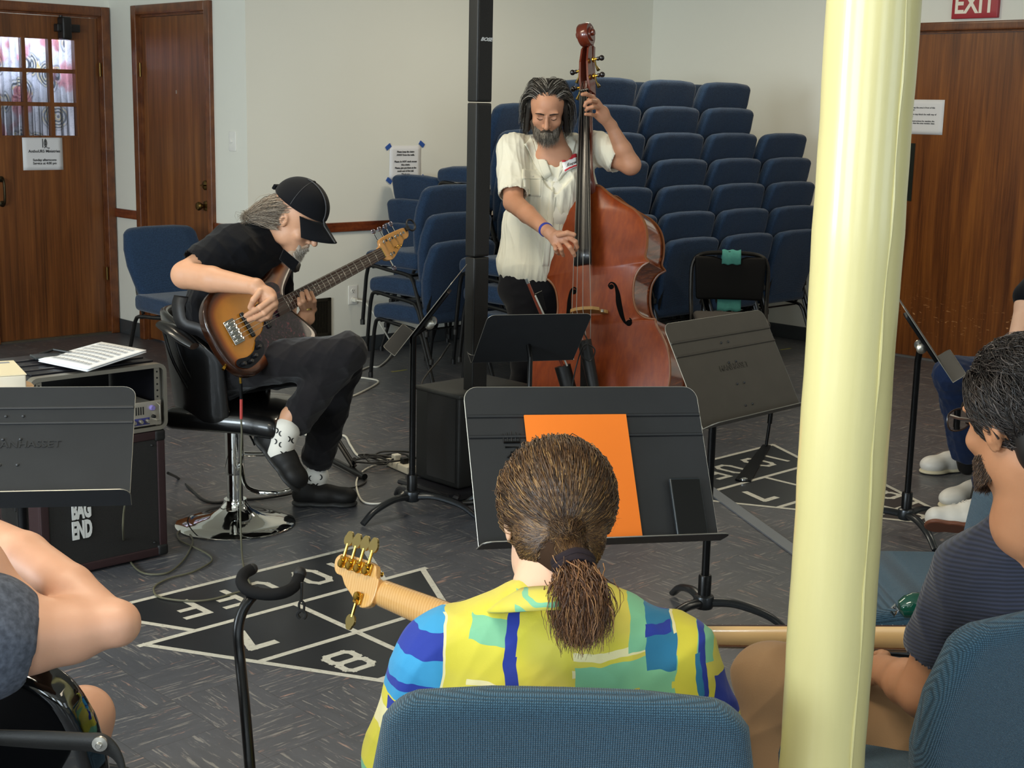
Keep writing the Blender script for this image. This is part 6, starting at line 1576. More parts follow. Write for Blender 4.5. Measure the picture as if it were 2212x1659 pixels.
for quad in ([(1148, 296), (1160, 300), (1192, 378), (1176, 388)], [(1148, 296), (1132, 312), (1152, 352), (1176, 388)], [(1216, 298), (1228, 290), (1218, 352), (1206, 392)], [(1228, 290), (1244, 306), (1232, 360), (1206, 392)]):
    on_patch('collar_flap', SF, quad, m_shirtw, pb, .005, .006, yy=6.42)
on_patch('button_placket', SF, [(1192, 392), (1204, 392), (1184, 575), (1170, 575)], m_shirtw, pb, .004, .002, nv=16, yy=6.34)
st3 = on_patch('name_sticker', SF, [(1213, 345), (1243, 333), (1246, 362), (1219, 373)], M('sticker_white', '#f4f4f4', .5), pb, .001, .009, yy=6.36)
on_patch('sticker_band', SF, [(1212.5, 345), (1243, 333), (1244, 341), (1214, 353)], M('sticker_red', '#c8363e', .5), st3, .001, .0105, yy=6.36)
on_patch('sticker_band', SF, [(1219, 367), (1245.5, 357), (1246, 360), (1219.5, 370.5)], M('sticker_red'), st3, .001, .0105, yy=6.36)
pa_, pc_ = SF(1221, 361, .013), SF(1243, 352, .013); xd_ = (pc_-pa_).normalized()
text_mesh('handwritten_name', 'Reew', .026, m_ink, (pa_+pc_)/2, xd_, Vector((0, 0, 1)), st3, shear=.3)
# trousers and shoes
tr = SDF(.006, .03); KR, KL = Y(1135, 780, 6.33), Y(1215, 780, 6.50); 
fR, fL = Vector((KR.x-.02, 6.42, .09)), Vector((KL.x+.03, 6.62, .09))
tr.ecap(V3(Y(1150, 560, 6.46)), V3(Y(1152, 625, 6.46)), (.155, .115), (.165, .12), (1, 0, 0)); tr.cap(V3(Y(1132, 625, 6.44)), V3(KR), .088, .066); tr.cap(V3(Y(1178, 625, 6.48)), V3(KL), .088, .066); tr.cap(V3(KR), V3(fR), .064, .056); tr.cap(V3(KL), V3(fL), .064, .056)
sdf_obj('trousers', tr, m_dtrou, pb, 2, disp=folds(20, .006, 4))
def shoe(name, heel, toe, par, mat=m_shoe, solem=m_sole, s=1.0, w=.045, hgt=.085, up=(0, 0, 1), vox=.004, open_=True):
    h, t_ = V3(heel), V3(toe); d = t_-h; L = np.linalg.norm(d); d /= L; u = V3(up); u = u-d*(u@d); u /= np.linalg.norm(u); x = np.cross(d, u); R = np.stack([x, d, u], 1)
    C_ = lambda a, b, c: h + R@np.array([a, b*L, c])
    sd = SDF(vox, .02); sd.ell(C_(0, .80, .040), (w, .20*L, .036*s), R); sd.ell(C_(0, .5, .045), (w*.9, .28*L, .045*s), R); sd.ell(C_(0, .16, .052), (w*.80, .17*L, .052*s), R); sd.cap(C_(0, .24, .055), C_(0, .20, hgt), .042*s, .040*s)
    sd.box(C_(0, .5, -.03), (.2, L, .04), .001, R, .004, sub=True); sd.cap(C_(0, .22, hgt-.005), C_(0, .20, hgt+.06), .033*s, .04*s, .003, sub=True)
    o = sdf_obj(name, sd, mat, par, 1)
    sl = SDF(vox, .014); sl.ell(C_(0, .78, .010), (w*1.06, .225*L, .018), R); sl.ell(C_(0, .48, .010), (w*.9, .28*L, .018), R); sl.ell(C_(0, .17, .012), (w*.86, .185*L, .020), R); sl.box(C_(0, .5, -.022), (.2, L, .026), .001, R, .002, sub=True)
    sdf_obj('sole', sl, solem, o, 1); return o, C_
for a, b in ((fR, (-.06, -.16)), (fL, (.08, -.15))): shoe('shoe', (a.x-b[0]*.3, a.y+.06, 0), (a.x+b[0], a.y+b[1]-.03, 0), pb, vox=.006)
# hair: swept back, grey-streaked, to the jaw; moustache and beard
hm_b = hair_mat('greying_hair', [(.0, '#17130f'), (.5, '#2c2621'), (.72, '#5c5750'), (.86, '#a9a59c'), (1, '#cfcbc2')])
def L2W(c, R, q): return c+q@R.T
def scalp(n, test):
    out = []
    while len(out) < n:
        d = RNG.normal(size=3); d /= np.linalg.norm(d)
        p_ = np.array([d[0]*.0765, d[1]*.094-.012, d[2]*.083+.045])
        if test(p_): out.append(p_)
    return np.array(out)
hb = SDF(.004, .014)
hb.ell(hc+hR@np.array([0, -.022, .056]), (.080, .090, .084), hR); hb.box(hc+hR@np.array([0, .085, -.02]), (.063, .06, .095), .03, hR, .012, sub=True)
for q in (-1, 1): hb.ecap(hc+hR@np.array([q*.078, -.010, .03]), hc+hR@np.array([q*.086, -.018, -.095]), (.014, .040), (.012, .034), hR@np.array([1, 0, 0]), .02)
hb.ell(hc+hR@np.array([0, -.075, -.03]), (.075, .035, .08), hR)
sdf_obj('hair', hb, M('hair_under', '#1b1714', .7), pb, 1)
rt = scalp(2200, lambda p: (p[2] > .075 or p[1] < .0) and p[2] > .0 and not (p[1] > .05 and p[2] < .10))
def flow_b(P, t):
    q = (P-hc)@hR; d = np.zeros_like(q); top = q[:, 2] > .05
    sx = np.sign(q[:, 0]); d[:, 0] = sx*.5*(top)+ .05*sx; d[:, 1] = -.9*top*(q[:, 1] > -.06) - .10*(~top); d[:, 2] = np.where(top, -.15-(q[:, 1] < -.02)*.8-(abs(q[:, 0]) > .06)*1.1, -1.0)
    # stay outside the skull
    e = q/np.array([.084, .10, .092]); e[:, 2] -= .045/.092; r_ = np.linalg.norm(e, axis=1); push = np.clip(1.06-r_, 0, .5)[:, None]*e*6; d = d+push
    return (d/np.linalg.norm(d, axis=1)[:, None])@hR.T
ws = L2W(hc, hR, rt*1.03); dn = rt-np.array([0, -.012, .045]); dn /= np.linalg.norm(dn, axis=1)[:, None]
strands('hair_strands', groom(ws, (dn*.5+np.array([0, -.6, .2]))@hR.T, RNG.uniform(.16, .25, 2200), 12, flow_b, .05), hm_b, pb, .0011)
def beard(par, c, R, mat, n=1500, ln=(.02, .055), under='#3a342e', full=True, s=1.0, low=-.11, grow=(0, .25, -1), umat=None, core=True, side=1.15):
    bs = SDF(.0032, .012)
    bs.ell(c+R@np.array([0, .060, -.090])*s, np.array([.034, .028, .034])*s, R); bs.cap(c+R@np.array([-.026, .080, -.066])*s, c+R@np.array([0, .092, -.046])*s, .009*s, .009*s, .006); bs.cap(c+R@np.array([.026, .080, -.066])*s, c+R@np.array([0, .092, -.046])*s, .009*s, .009*s, .006)
    if full:
        for q in (-1, 1): bs.cap(c+R@np.array([q*.062, .02, -.045])*s, c+R@np.array([q*.036, .055, -.088])*s, .013*s, .024*s)
    if core: sdf_obj('beard', bs, umat or M('beard_under', under, .8), par, 1)
    r_ = RNG.normal(size=(n, 3)); r_ /= np.linalg.norm(r_, axis=1)[:, None]; th = RNG.uniform(-side, side, n)
    base = np.stack([np.sin(th)*.058, .030+np.cos(th)*.058, RNG.uniform(-.112, -.062, n)+np.abs(th)*.022], 1)
    k = int(n*.25); u_ = RNG.uniform(-1, 1, k); base[:k] = np.stack([u_*.026, .094-abs(u_)*.010, -.046-abs(u_)*.012], 1)
    if not full: base = base[np.abs(base[:, 0]) < .036]; n = len(base)
    P = c+(base*s)@R.T; g_ = np.array(grow, float); D = (np.stack([base[:, 0]*4, base[:, 1]*3, np.full(n, -.6)], 1))@R.T
    strands('beard_strands', groom(P, D/np.linalg.norm(D, axis=1)[:, None], RNG.uniform(*ln, n), 5, lambda P, t: np.tile(g_/np.linalg.norm(g_), (len(P), 1)), .12), mat, par, .0009)
beard(pb, hc, hR, hair_mat('grey_beard', [(0, '#3a322a'), (.5, '#6f665a'), (1, '#b3aa9b')]), 1700, (.015, .040), under='#463d34', grow=(0, -.3, -1))

# ---------- the seated player in the cap
pg_ = thing('person', 'seated person in a black cap and black shirt playing the sunburst bass', 'person', Vector((SX, SY, 0)), world=True)
gc_ = V3(Y(635, 478, 5.22)); gR = Rh((.80, -.28, -.52), (.45, -.1, .9))
sd = SDF(.0032, .012); GH = head(sd, gc_, gR, 1.03)
sd.cap(gc_+gR@np.array([0, -.035, -.05]), V3(Y(592, 522, 5.27)), .056, .062, .02)
gRS, gRE, gRW = Y(500, 535, 5.10), Y(400, 594, 4.98), Y(553, 619, 4.83)
gLS, gLE, gLW = Y(590, 555, 5.42), Y(600, 700, 5.42), Y(642, 702, 5.20)
sa_ = SDF(.0032, .012); mR = V3(gRE)*.62+V3(gRW)*.38; mL = V3(gLE)*.6+V3(gLW)*.4
sa_.cap(gRS, gRE, .058, .048); sa_.cap(gRE, mR, .049, .046); sa_.cap(mR, gRW, .045, .028); sa_.cap(gLS, gLE, .055, .046); sa_.cap(gLE, mL, .046, .04); sa_.cap(mL, gLW, .04, .028)
yg = 4.80
K = [Y(590, 643, yg+.0), Y(594, 655, yg+.01), Y(592, 664, yg+.02), Y(586, 670, yg+.035)]
for k_ in K: sa_.cap(gRW, k_, .023, .0128, .012)
sa_.ell(V3(Y(576, 640, yg+.02)), (.035, .020, .034), Rh((0, -1, 0), (.4, 0, -1)), .014)
fingers(sa_, [[K[0], Y(562, 664, yg-.02), Y(543, 675, yg+.02), Y(531, 682, yg+.045)], [K[1], Y(571, 676, yg-.015), Y(552, 686, yg+.02), Y(538, 691, yg+.045)], [K[2], Y(578, 684, yg-.005), Y(566, 690, yg+.02), Y(556, 690, yg+.04)], [K[3], Y(582, 686, yg+.01), Y(573, 690, yg+.03)], [Y(562, 630, yg+.0), Y(548, 648, yg-.01), Y(541, 664, yg+.01)]], (.0112, .0112, .0105, .0092, .0120))
yl = 5.22; K = [Y(655, 672, yl+.0), Y(664, 673, yl+.01), Y(672, 672, yl+.02), Y(678, 668, yl+.04)]
for k_ in K: sa_.cap(gLW, k_, .022, .0125, .010)
sa_.ell(V3(Y(660, 688, yl+.02)), (.036, .022, .030), None, .012)
fingers(sa_, [[K[0], Y(648, 656, yl-.05), Y(646, 646, yl-.03)], [K[1], Y(655, 650, yl-.06), Y(652, 634, yl-.03)], [K[2], Y(668, 646, yl-.04), Y(661, 629, yl-.01)], [K[3], Y(679, 650, yl-.01), Y(672, 632, yl+.02)], [Y(640, 690, yl+.0), Y(634, 676, yl+.05), Y(636, 662, yl+.09)]], (.0102, .0104, .0102, .0094, .0118))
an1 = (Y(630, 900, 5.03), Y(620, 928, 5.03))
sa_.cap(*an1, .040, .040)
gnk = V3(Y(592, 522, 5.27))
for a_ in (gRS, gLS): sa_.cap(gnk+np.array([0, 0, -.04]), V3(a_)+np.array([0, 0, -.02]), .035, .035, .01)
sa_.chain([gnk, V3(Y(490, 660, 5.24)), V3(Y(480, 790, 5.20)), V3(Y(748, 764, 4.98)), V3(an1[0])], [.05, .07, .06, .045, .035], .02)
body_g = sdf_obj('body', merged(.0036, sd, sa_), sk_g, pg_, 1); face_details(GH, pg_)
rc_ = Y(665.5, 667, yl-.012); MB().tube([rc_+Vector((0, .0, -.004)), rc_+Vector((0.0, 0, .003))], .0125, 12).obj('ring', m_ring, pg_)
sh = SDF(.0045, .03)
PEL, MID, CHG = Y(470, 775, 5.22), Y(480, 650, 5.24), Y(530, 560, 5.26)
sh.ecap(V3(PEL), V3(MID), (.13, .17), (.12, .175), (.9, 0, .2), .05); sh.ecap(V3(MID), V3(CHG), (.12, .175), (.115, .19), (.8, 0, -.5), .05); sh.ell(V3(Y(570, 530, 5.28)), (.085, .15, .075), Rh((0, 1, 0), (0, 0, 1))*1.0, .05)
sh.cap(V3(Y(560, 522, 5.24)), V3(gRS)+np.array([0, .03, 0]), .075, .078, .05); sh.cap(V3(Y(580, 535, 5.28)), V3(gLS), .07, .075, .05)
eR = V3(gRS)*.38+V3(gRE)*.62; eL = V3(gLS)*.4+V3(gLE)*.6; sh.cap(V3(gRS), eR, .083, .078, .04); sh.cap(V3(gLS), eL, .078, .07, .04)
dr = V3(gRE)-V3(gRS); dr /= np.linalg.norm(dr); sh.cap(eR+dr*.01, eR+dr*.14, .066, .074, .004, sub=True)
sh.cap(V3(Y(600, 515, 5.27)), V3(Y(640, 490, 5.27)), .055, .07, .01, sub=True)
sdf_obj('shirt', sh, m_blackcloth, pg_, 2, disp=folds(44, .007, 11))
mb = MB()
for pts in ([Y(590, 478, 5.16), Y(605, 505, 5.12), Y(622, 540, 5.10), Y(640, 565, 5.12), Y(628, 575, 5.13), Y(604, 545, 5.12), Y(584, 505, 5.15)],): mb.prism([(0, 0)], 0, lambda u, v, q: Vector()) if False else None
frontal([Y(612, 538, 5.10), Y(645, 566, 5.14), Y(632, 586, 5.12), Y(603, 560, 5.08)], .004, m_blackcloth, 'collar_flap', pg_)
tr = SDF(.0045, .03); GKr, GKl = Y(748, 762, 4.98), Y(742, 790, 5.38); ANr, ANl = Y(640, 905, 5.05), Y(688, 985, 5.50)
tr.ell(V3(Y(480, 800, 5.22)), (.14, .18, .11), None, .05)
tr.cap(V3(Y(500, 795, 5.10)), V3(GKr), .094, .070); tr.cap(V3(Y(500, 800, 5.34)), V3(GKl), .094, .070); tr.cap(V3(GKr), V3(ANr), .072, .066); tr.cap(V3(GKl), V3(ANl), .072, .070)
da = V3(ANr)-V3(GKr); da /= np.linalg.norm(da); tr.cap(V3(ANr)+da*.03, V3(ANr)+da*.16, .052, .07, .004, sub=True); da = V3(ANl)-V3(GKl); da /= np.linalg.norm(da); tr.cap(V3(ANl)+da*.035, V3(ANl)+da*.16, .054, .07, .004, sub=True)
sdf_obj('trousers', tr, m_jeansb, pg_, 2, disp=folds(40, .009, 21))
m_sock = NT('moon_sock'); m_sock.col('#e6e2d8'); m_sock.set(Roughness=.9); m_sock.bump(m_sock.noise(m_sock.coord(), 260, 2), .3, .001); m_sock = m_sock.m
for (a, b, c_) in ((Y(619, 930, 5.01), Y(606, 968, 5.01), Y(603, 978, 5.01)), (Y(684, 1028, 5.52), Y(680, 1050, 5.53), Y(686, 1060, 5.54))):
    so = SDF(.004, .01); so.cap(V3(a), V3(b), .050, .047); so.cap(V3(b), V3(c_), .044, .044); so_ = sdf_obj('sock', so, m_sock, pg_, 1)
    sks = Surf(so_)
    for u, v, q_ in ([(855, 365, 1), (885, 387, -1), (940, 425, 1), (972, 437, -1), (845, 443, 1), (885, 466, -1), (885, 533, 1), (922, 533, -1)] if a.y < 5.3 else [(1062, 706, 1), (1100, 708, -1), (1168, 700, 1), (1115, 762, 1), (1150, 762, -1)]):
        cx_, cy_ = 340+u/3.318, 820+v/3.318
        mo = [(-q_*1.5+q_*6.2*math.cos(k), 6.2*math.sin(k)) for k in [R_(-78+13*j) for j in range(13)]] + [(-q_*4.0+q_*5.6*math.cos(k), 5.4*math.sin(k)) for k in [R_(70-20*j) for j in range(8)]]
        mb = MB(); mb.add([sks(cx_+m_[0], cy_+m_[1], .0012, 99) for m_ in mo], [tuple(range(len(mo)))])
        if max(p_[1] for p_ in mb.v) < 50: mb.obj('crescent_print', m_black, so_, smooth=False)
shoe('shoe', Y(548, 948, 5.05), Y(640, 1066, 4.96), pg_, s=1.12, w=.056, up=(.75, 0, .65), hgt=.10)
hl = Zp(632, 1092, 0); shoe('shoe', (hl.x, hl.y-.0, 0), Vector(Zp(772, 1092, 0))+Vector((0, 0, 0)), pg_, s=1.0, w=.052, hgt=.09)
# cap
capR = gR; cc_ = gc_+gR@np.array([0, -.008, .068])
cp = SDF(.0035, .01); cp.ell(cc_, (.092, .112, .100), capR); cp.box(cc_+capR@np.array([0, .0, -.10]), (.2, .2, .095), .005, capR, .004, sub=True)
cap = sdf_obj('cap', cp, m_blackcloth, pg_, 1)
mb = MB(); vs = []; fs = []; NA = 24; NB = 6
for j in range(NB+1):
    for i in range(NA+1):
        a = R_(-64+128*i/NA); r_ = j/NB; x = math.sin(a)*(.088+.006*r_); yb_ = math.cos(a)*.108; y = yb_+ .085*r_*math.cos(a*.85); z = -.006 - .034*r_*1.0 - .030*(x/.09)**2*(.4+r_)
        vs.append(tuple(cc_+capR@np.array([x, y, z])))
for j in range(NB):
    for i in range(NA): a = j*(NA+1)+i; fs.append((a, a+1, a+NA+2, a+NA+1))
mb.add(vs, fs); o = mb.obj('cap_peak', m_blackcloth, cap); md = o.modifiers.new('t', 'SOLIDIFY'); md.thickness = .004
m_pipe = M('grey_piping', '#3f3f42', .6)
for xx in (-.03, ):
    mb = MB(); mb.tube([Vector(cc_+capR@np.array([.018+.0*k, .1135*math.sin(R_(k)), .1015*math.cos(R_(k))])) for k in range(-10, 90, 8)] + [Vector(cc_+capR@np.array([.018, .11+.085*u, -.004-.034*u+.003])) for u in (.2, .5, .8, 1.0)], .0035, 6, flat=.6); mb.obj('piping', m_pipe, cap)
mb = MB(); mb.tube([Vector(cc_+capR@np.array([.0925*math.sin(R_(k))*1.0, .0, .1005*math.cos(R_(k))])) for k in range(0, 96, 8)], .0012, 5); mb.obj('seam', m_pipe, cap)
MB().ball(Vector(cc_+capR@np.array([0, 0, .101])), .007, (1, 1, .5), 10, frame3(None, Vector(capR[:, 0]), Vector(capR[:, 1]), Vector(capR[:, 2]))).obj('cap_button', m_blackcloth, cap)
MB().box(Vector(cc_+capR@np.array([0, -.118, -.0])), (.05, .012, .02), frame3(None, Vector(capR[:, 0]), Vector(capR[:, 1]), Vector(capR[:, 2])), .003).obj('adjuster', m_blackcloth, cap)
hm_g = hair_mat('sandy_grey_hair', [(0, '#4e4236'), (.5, '#7f7060'), (1, '#b5a896')])
n = 1500; th = RNG.uniform(-1.7, 1.7, n); base = np.stack([np.sin(th)*.080, -.012-np.cos(th)*.088, RNG.uniform(-.045, .06, n)], 1); base = base[(base[:, 1] < .0)]; n = len(base)
P = gc_+base@gR.T; D = (base*np.array([1, 1, .0]))@gR.T; D /= np.linalg.norm(D, axis=1)[:, None]
def flow_g(P, t):
    tgt = V3(Y(535, 468, 5.16)); d = tgt-P+np.array([0, 0, .03*(1-t)]); d /= np.linalg.norm(d, axis=1)[:, None]; return d*.8+np.array([-.25, 0, -.12-.25*t+.12*math.sin(t*7)])
strands('hair_strands', groom(P, D*.4+np.array([-.5, 0, -.1]), RNG.uniform(.06, .17, n), 9, flow_g, .14), hm_g, pg_, .0011)
hb = SDF(.004, .012); hb.ell(gc_+gR@np.array([0, -.055, .0]), (.074, .050, .055), gR); sdf_obj('hair', hb, M('sandy_under', '#6a5c4d', .8), pg_, 1)
beard(pg_, gc_, gR, hair_mat('white_beard', [(0, '#8d8272'), (.5, '#b8aea0'), (1, '#dcd4c8')]), 1500, (.010, .022), umat=M('white_beard_under', '#b59c86', .8), under='#b09a84', full=False, grow=(.3, -.1, -.9))
# glasses temple just showing under the peak
mb = MB(); mb.tube([Vector(GH(-.072, .0, .02)), Vector(GH(-.070, .07, .02))], .0015, 5); mb.tube([Vector(GH(-.045+.022*math.cos(a*.5236), .098+.0*a, .012+.016*math.sin(a*.5236))) for a in range(12)], .0012, 5, closed=True); mb.obj('spectacles', m_bsteel, pg_)
# ---------- the ponytailed player, seen from behind
pt = thing('person', 'seated person with a brown ponytail and a bright yellow patterned shirt, seen from behind', 'person', FG, world=True)
HYp = 2.10
tc_ = V3(Y(1198, 1143, HYp)); tR = Rh((-.12, .90, -.30), (.05, .35, 1))
sd = SDF(.0035, .012); TH = head(sd, tc_, tR, .97); sd.cap(tc_+tR@np.array([0, -.045, -.05]), V3(Y(1192, 1300, 2.01)), .058, .066, .02)
body = [sd]
tSL, tSR = Y(945, 1425, 1.98), Y(1462, 1418, 2.02)
tEL, tER = Y(872, 1660, 2.02), Y(1530, 1650, 2.04)
sa_ = SDF(.005, .014); tHL = g2.P(.36, 0, 0); tHR = V3(Y(1400, 1600, 2.35))
sa_.cap(tSL, tEL, .05, .042); sa_.cap(tEL, V3(tEL)*.5+V3(tHL)*.5, .042, .038); sa_.cap(V3(tEL)*.5+V3(tHL)*.5, V3(tHL)+np.array([0, -.05, -.04]), .036, .027); sa_.cap(tSR, tER, .05, .042); sa_.cap(tER, tHR, .040, .027)
hand(sa_, V3(tHL)+np.array([0, -.05, -.04]), (-.2, .3, .5), (-.7, -.5, -.4), 1.0, [(40, 60, 40)]*4, side=-1); hand(sa_, tHR, (-.8, .4, .1), (.2, -.3, .9), 1.0, [(20, 40, 30)]*4, side=1)
tnk = V3(Y(1192, 1300, 2.01))
for a_ in (tSL, tSR): sa_.cap(tnk+np.array([0, 0, -.05]), V3(a_)+np.array([0, 0, -.02]), .035, .035, .01)
sdf_obj('body', merged(.004, sd, sa_), sk_f, pt, 1)
# shirt: patches of colour laid out in the shirt's own coordinates
t = NT('patterned_shirt'); v0 = t.coord(); nz = t.new('ShaderNodeTexNoise'); nz.inputs['Scale'].default_value = 16; nz.inputs['Detail'].default_value = 2; t.link(v0, nz.inputs['Vector'])
sp = t.new('ShaderNodeSeparateXYZ'); t.link(v0, sp.inputs[0]); sn = t.new('ShaderNodeSeparateColor'); t.link(nz.outputs['Color'], sn.inputs[0])
p0, p1 = Y(870, 1450, 1.93), Y(1540, 1450, 1.93); z0_, z1_ = Y(1200, 1290, 1.93).z, Y(1200, 1659, 1.93).z
U = t.math('ADD', t.math('DIVIDE', t.math('SUBTRACT', sp.outputs[0], p0.x), p1.x-p0.x), t.math('MULTIPLY', t.math('SUBTRACT', sn.outputs[0], .5), .05))
Vv = t.math('ADD', t.math('DIVIDE', t.math('SUBTRACT', z0_, sp.outputs[2]), z0_-z1_), t.math('MULTIPLY', t.math('SUBTRACT', sn.outputs[1], .5), .10))
# U: 0 at photo x 870, 1 at 1540; V: 0 at y 1290, 1 at 1659
ye, yd, te, tb_, nv, wh_, lb = '#cfc43c', '#c8b436', '#76b58e', '#1d6f97', '#152f92', '#dfd6a4', '#2f8fc0'
col_ = t.mix(t.ramp(t.noise(v0, 9, 3), [(.4, '#000000'), (.62, '#ffffff')]), ye, '#c8bb50')
def patch(col_, c, u0, u1, v0_, v1_, sl=0.0, f=.012):
    uu = t.math('ADD', U, t.math('MULTIPLY', Vv, -sl)) if sl else U
    m = t.math('MULTIPLY', t.math('MULTIPLY', t.math('GREATER_THAN', uu, u0), t.math('LESS_THAN', uu, u1)), t.math('MULTIPLY', t.math('GREATER_THAN', Vv, v0_), t.math('LESS_THAN', Vv, v1_)))
    return t.mix(m, col_, c)
for args in ((te, .215, .37, .13, .25), (wh_, .21, .36, .44, .47), (te, .22, .36, .56, .95), (wh_, .55, .82, .27, .31), (wh_, .54, .80, .35, .39), (te, .55, .90, .335, .46), (te, .60, .915, .50, .73), (yd, .55, .85, .46, .515), (te, .75, .88, .40, .55), (te, .73, .80, .02, .30), (tb_, .785, .885, .02, .40, .0), (nv, .78, .87, .17, .235), (wh_, .875, .885, .10, .25), (ye, .888, .97, .10, .6), (te, .96, 1.02, .12, .42),
             (nv, .335, .375, .075, 1.5, -.02), (nv, .372, .382, .30, 1.2, -.03), (nv, .955, .978, .14, .75, .03), (tb_, .945, .965, .35, .60, .02),
             (lb, -.3, .135, .13, .62), (nv, -.3, .13, .22, .36), (nv, -.3, .135, .505, .555), (wh_, .128, .137, .15, .6), (ye, -.3, .06, .62, 3), (nv, -.02, .105, .63, .90, -.05), (wh_, -.10, .02, .70, .84, -.1), (te, -.3, .02, 1.1, 1.5), (nv, 1.02, 1.2, .5, .8),
             (te, .38, .52, -.055, -.035), (te, .36, .40, .00, .03), (nv, .30, .335, -.16, -.09)):
    col_ = patch(col_, *args)
t.col(col_); t.set(Roughness=.8, Sheen_Weight=.1); t.bump(t.noise(v0, 300, 2), .2, .0008); m_aloha = t.m
TSb = Y(1190, 1640, 1.96)
ss_ = SDF(.004, .03)
ss_.ecap(V3(Y(1192, 1400, 1.99)), V3(Y(1195, 1560, 1.97)), (.185, .095), (.195, .115), (1, 0, 0), .05); ss_.ecap(V3(Y(1195, 1560, 1.97)), V3(Y(1200, 1900, 1.98)), (.195, .115), (.175, .12), (1, 0, 0), .05)
ss_.cap(V3(Y(1180, 1350, 2.0)), V3(tSL)+np.array([.02, 0, -.005]), .062, .056, .05); ss_.cap(V3(Y(1200, 1345, 2.0)), V3(tSR)+np.array([-.02, 0, -.005]), .062, .058, .05)
ss_.cap(V3(tSL), V3(tEL)+np.array([.0, 0, .02]), .062, .070, .04); ss_.cap(V3(tSR), V3(tER)+np.array([.0, 0, .03]), .062, .062, .04)
ss_.cap(V3(Y(1192, 1310, 2.02)), V3(Y(1190, 1210, 2.09)), .050, .078, .006, sub=True)
sh_ = sdf_obj('shirt', ss_, m_aloha, pt, 2, disp=folds(30, .005, 31, (1, 1, .7)))
# stand collar folded over, around the neck
cpts_in = [Y(1118, 1275, 1.98), Y(1135, 1268, 1.93), Y(1190, 1265, 1.905), Y(1250, 1272, 1.92), Y(1283, 1285, 1.98), Y(1290, 1295, 2.06)]
cpts_out = [Y(1050, 1320, 1.95), Y(1090, 1322, 1.895), Y(1190, 1318, 1.862), Y(1290, 1318, 1.885), Y(1330, 1322, 1.95), Y(1345, 1330, 2.04)]
A_ = smooth_path([Y(1112, 1290, 2.09)]+cpts_in, 5); B_ = smooth_path([Y(1045, 1325, 2.09)]+cpts_out, 5); mb = MB(); vs = []; fs = []; nn_ = len(A_)
for i in range(nn_):
    for k in range(5): u = k/4; p_ = A_[i].lerp(B_[i], u) + Vector((0, -.010, .006))*math.sin(u*math.pi); vs.append(p_)
for i in range(nn_-1):
    for k in range(4): a = i*5+k; fs.append((a, a+1, a+6, a+5))
mb.add(vs, fs); o = mb.obj('collar', m_aloha, pt); md = o.modifiers.new('t', 'SOLIDIFY'); md.thickness = .004
tr = SDF(.006, .03); tr.ell(V3(Vector((FG.x, FG.y+.02, .55))), (.17, .14, .10), None, .04)
for q in (-1, 1):
    kk = np.array([FG.x+.14*q, FG.y+.50, .52]); tr.cap((FG.x+.09*q, FG.y+.05, .55), kk, .085, .062); tr.cap(kk, kk+np.array([.02*q, .02, -.43]), .062, .05); shoe('shoe', kk+np.array([.02*q, -.03, -.52]), kk+np.array([.03*q, .24, -.52]), pt, vox=.006)
sdf_obj('trousers', tr, m_dtrou, pt, 1)
# hair gathered to a low ponytail
hm_t = hair_mat('brown_hair', [(0, '#2a1c13'), (.35, '#3d2a1b'), (.7, '#5a3f28'), (.92, '#80603a'), (1, '#9b7a4c')], .38)
TIE = V3(Y(1238, 1213, 1.925))
hb = SDF(.004, .02); hb.ell(tc_+tR@np.array([0, -.018, .042]), (.075, .092, .084), tR); hb.ell(tc_+tR@np.array([0, -.055, -.012]), (.070, .050, .062), tR)
hb.cap(tc_+tR@np.array([0, -.07, -.035]), TIE, .042, .016, .03)
for q_ in (-1, 1): hb.ell(tc_+tR@np.array([q_*.084, .002, -.012]), (.024, .034, .040), tR, .008, True)
hcore = sdf_obj('hair', hb, M('brown_under', '#35251a', .8), pt, 1)
n = 9000; d = RNG.normal(size=(n*2, 3)); d /= np.linalg.norm(d, axis=1)[:, None]
q = d*np.array([.076, .093, .086])+np.array([0, -.018, .042]); keep = ~((q[:, 1] > .045) & (q[:, 2] < .10)) & (q[:, 2] > -.085) & ~((abs(q[:, 0]) > .058) & (q[:, 2] < .022) & (q[:, 1] > -.036)); q[:, 1] -= .02*(q[:, 2] < -.03); q = q[keep][:n]; d = d[keep][:n]; n = len(q)
P = tc_+q@tR.T
def flow_t(P, t):
    g_ = TIE-P; dist = np.linalg.norm(g_, axis=1)[:, None]; g_ = g_/np.maximum(dist, 1e-6)
    e = ((P-tc_)@tR-np.array([0, -.018, .042]))/np.array([.078, .095, .088]); r_ = np.linalg.norm(e, axis=1)[:, None]; nrm = (e/np.maximum(r_, 1e-6))@tR.T
    tang = g_-nrm*(g_*nrm).sum(1)[:, None]; w_ = np.clip((r_-1.02)*14, -1, 1.0); low = np.clip((.09-dist)/.05, 0, 1)
    o = (tang/np.maximum(np.linalg.norm(tang, axis=1)[:, None], 1e-6) - nrm*w_)*(1-low)+g_*low; return o/np.maximum(np.linalg.norm(o, axis=1)[:, None], 1e-6)
tocc = TIE-P; L_ = np.linalg.norm(tocc, axis=1)*1.42
D0 = flow_t(P, 0)+d@tR.T*.25
strands('hair_strands', lift(groom(P, D0/np.linalg.norm(D0, axis=1)[:, None], L_, 14, flow_t, .045), hcore), hm_t, pt, .00085)
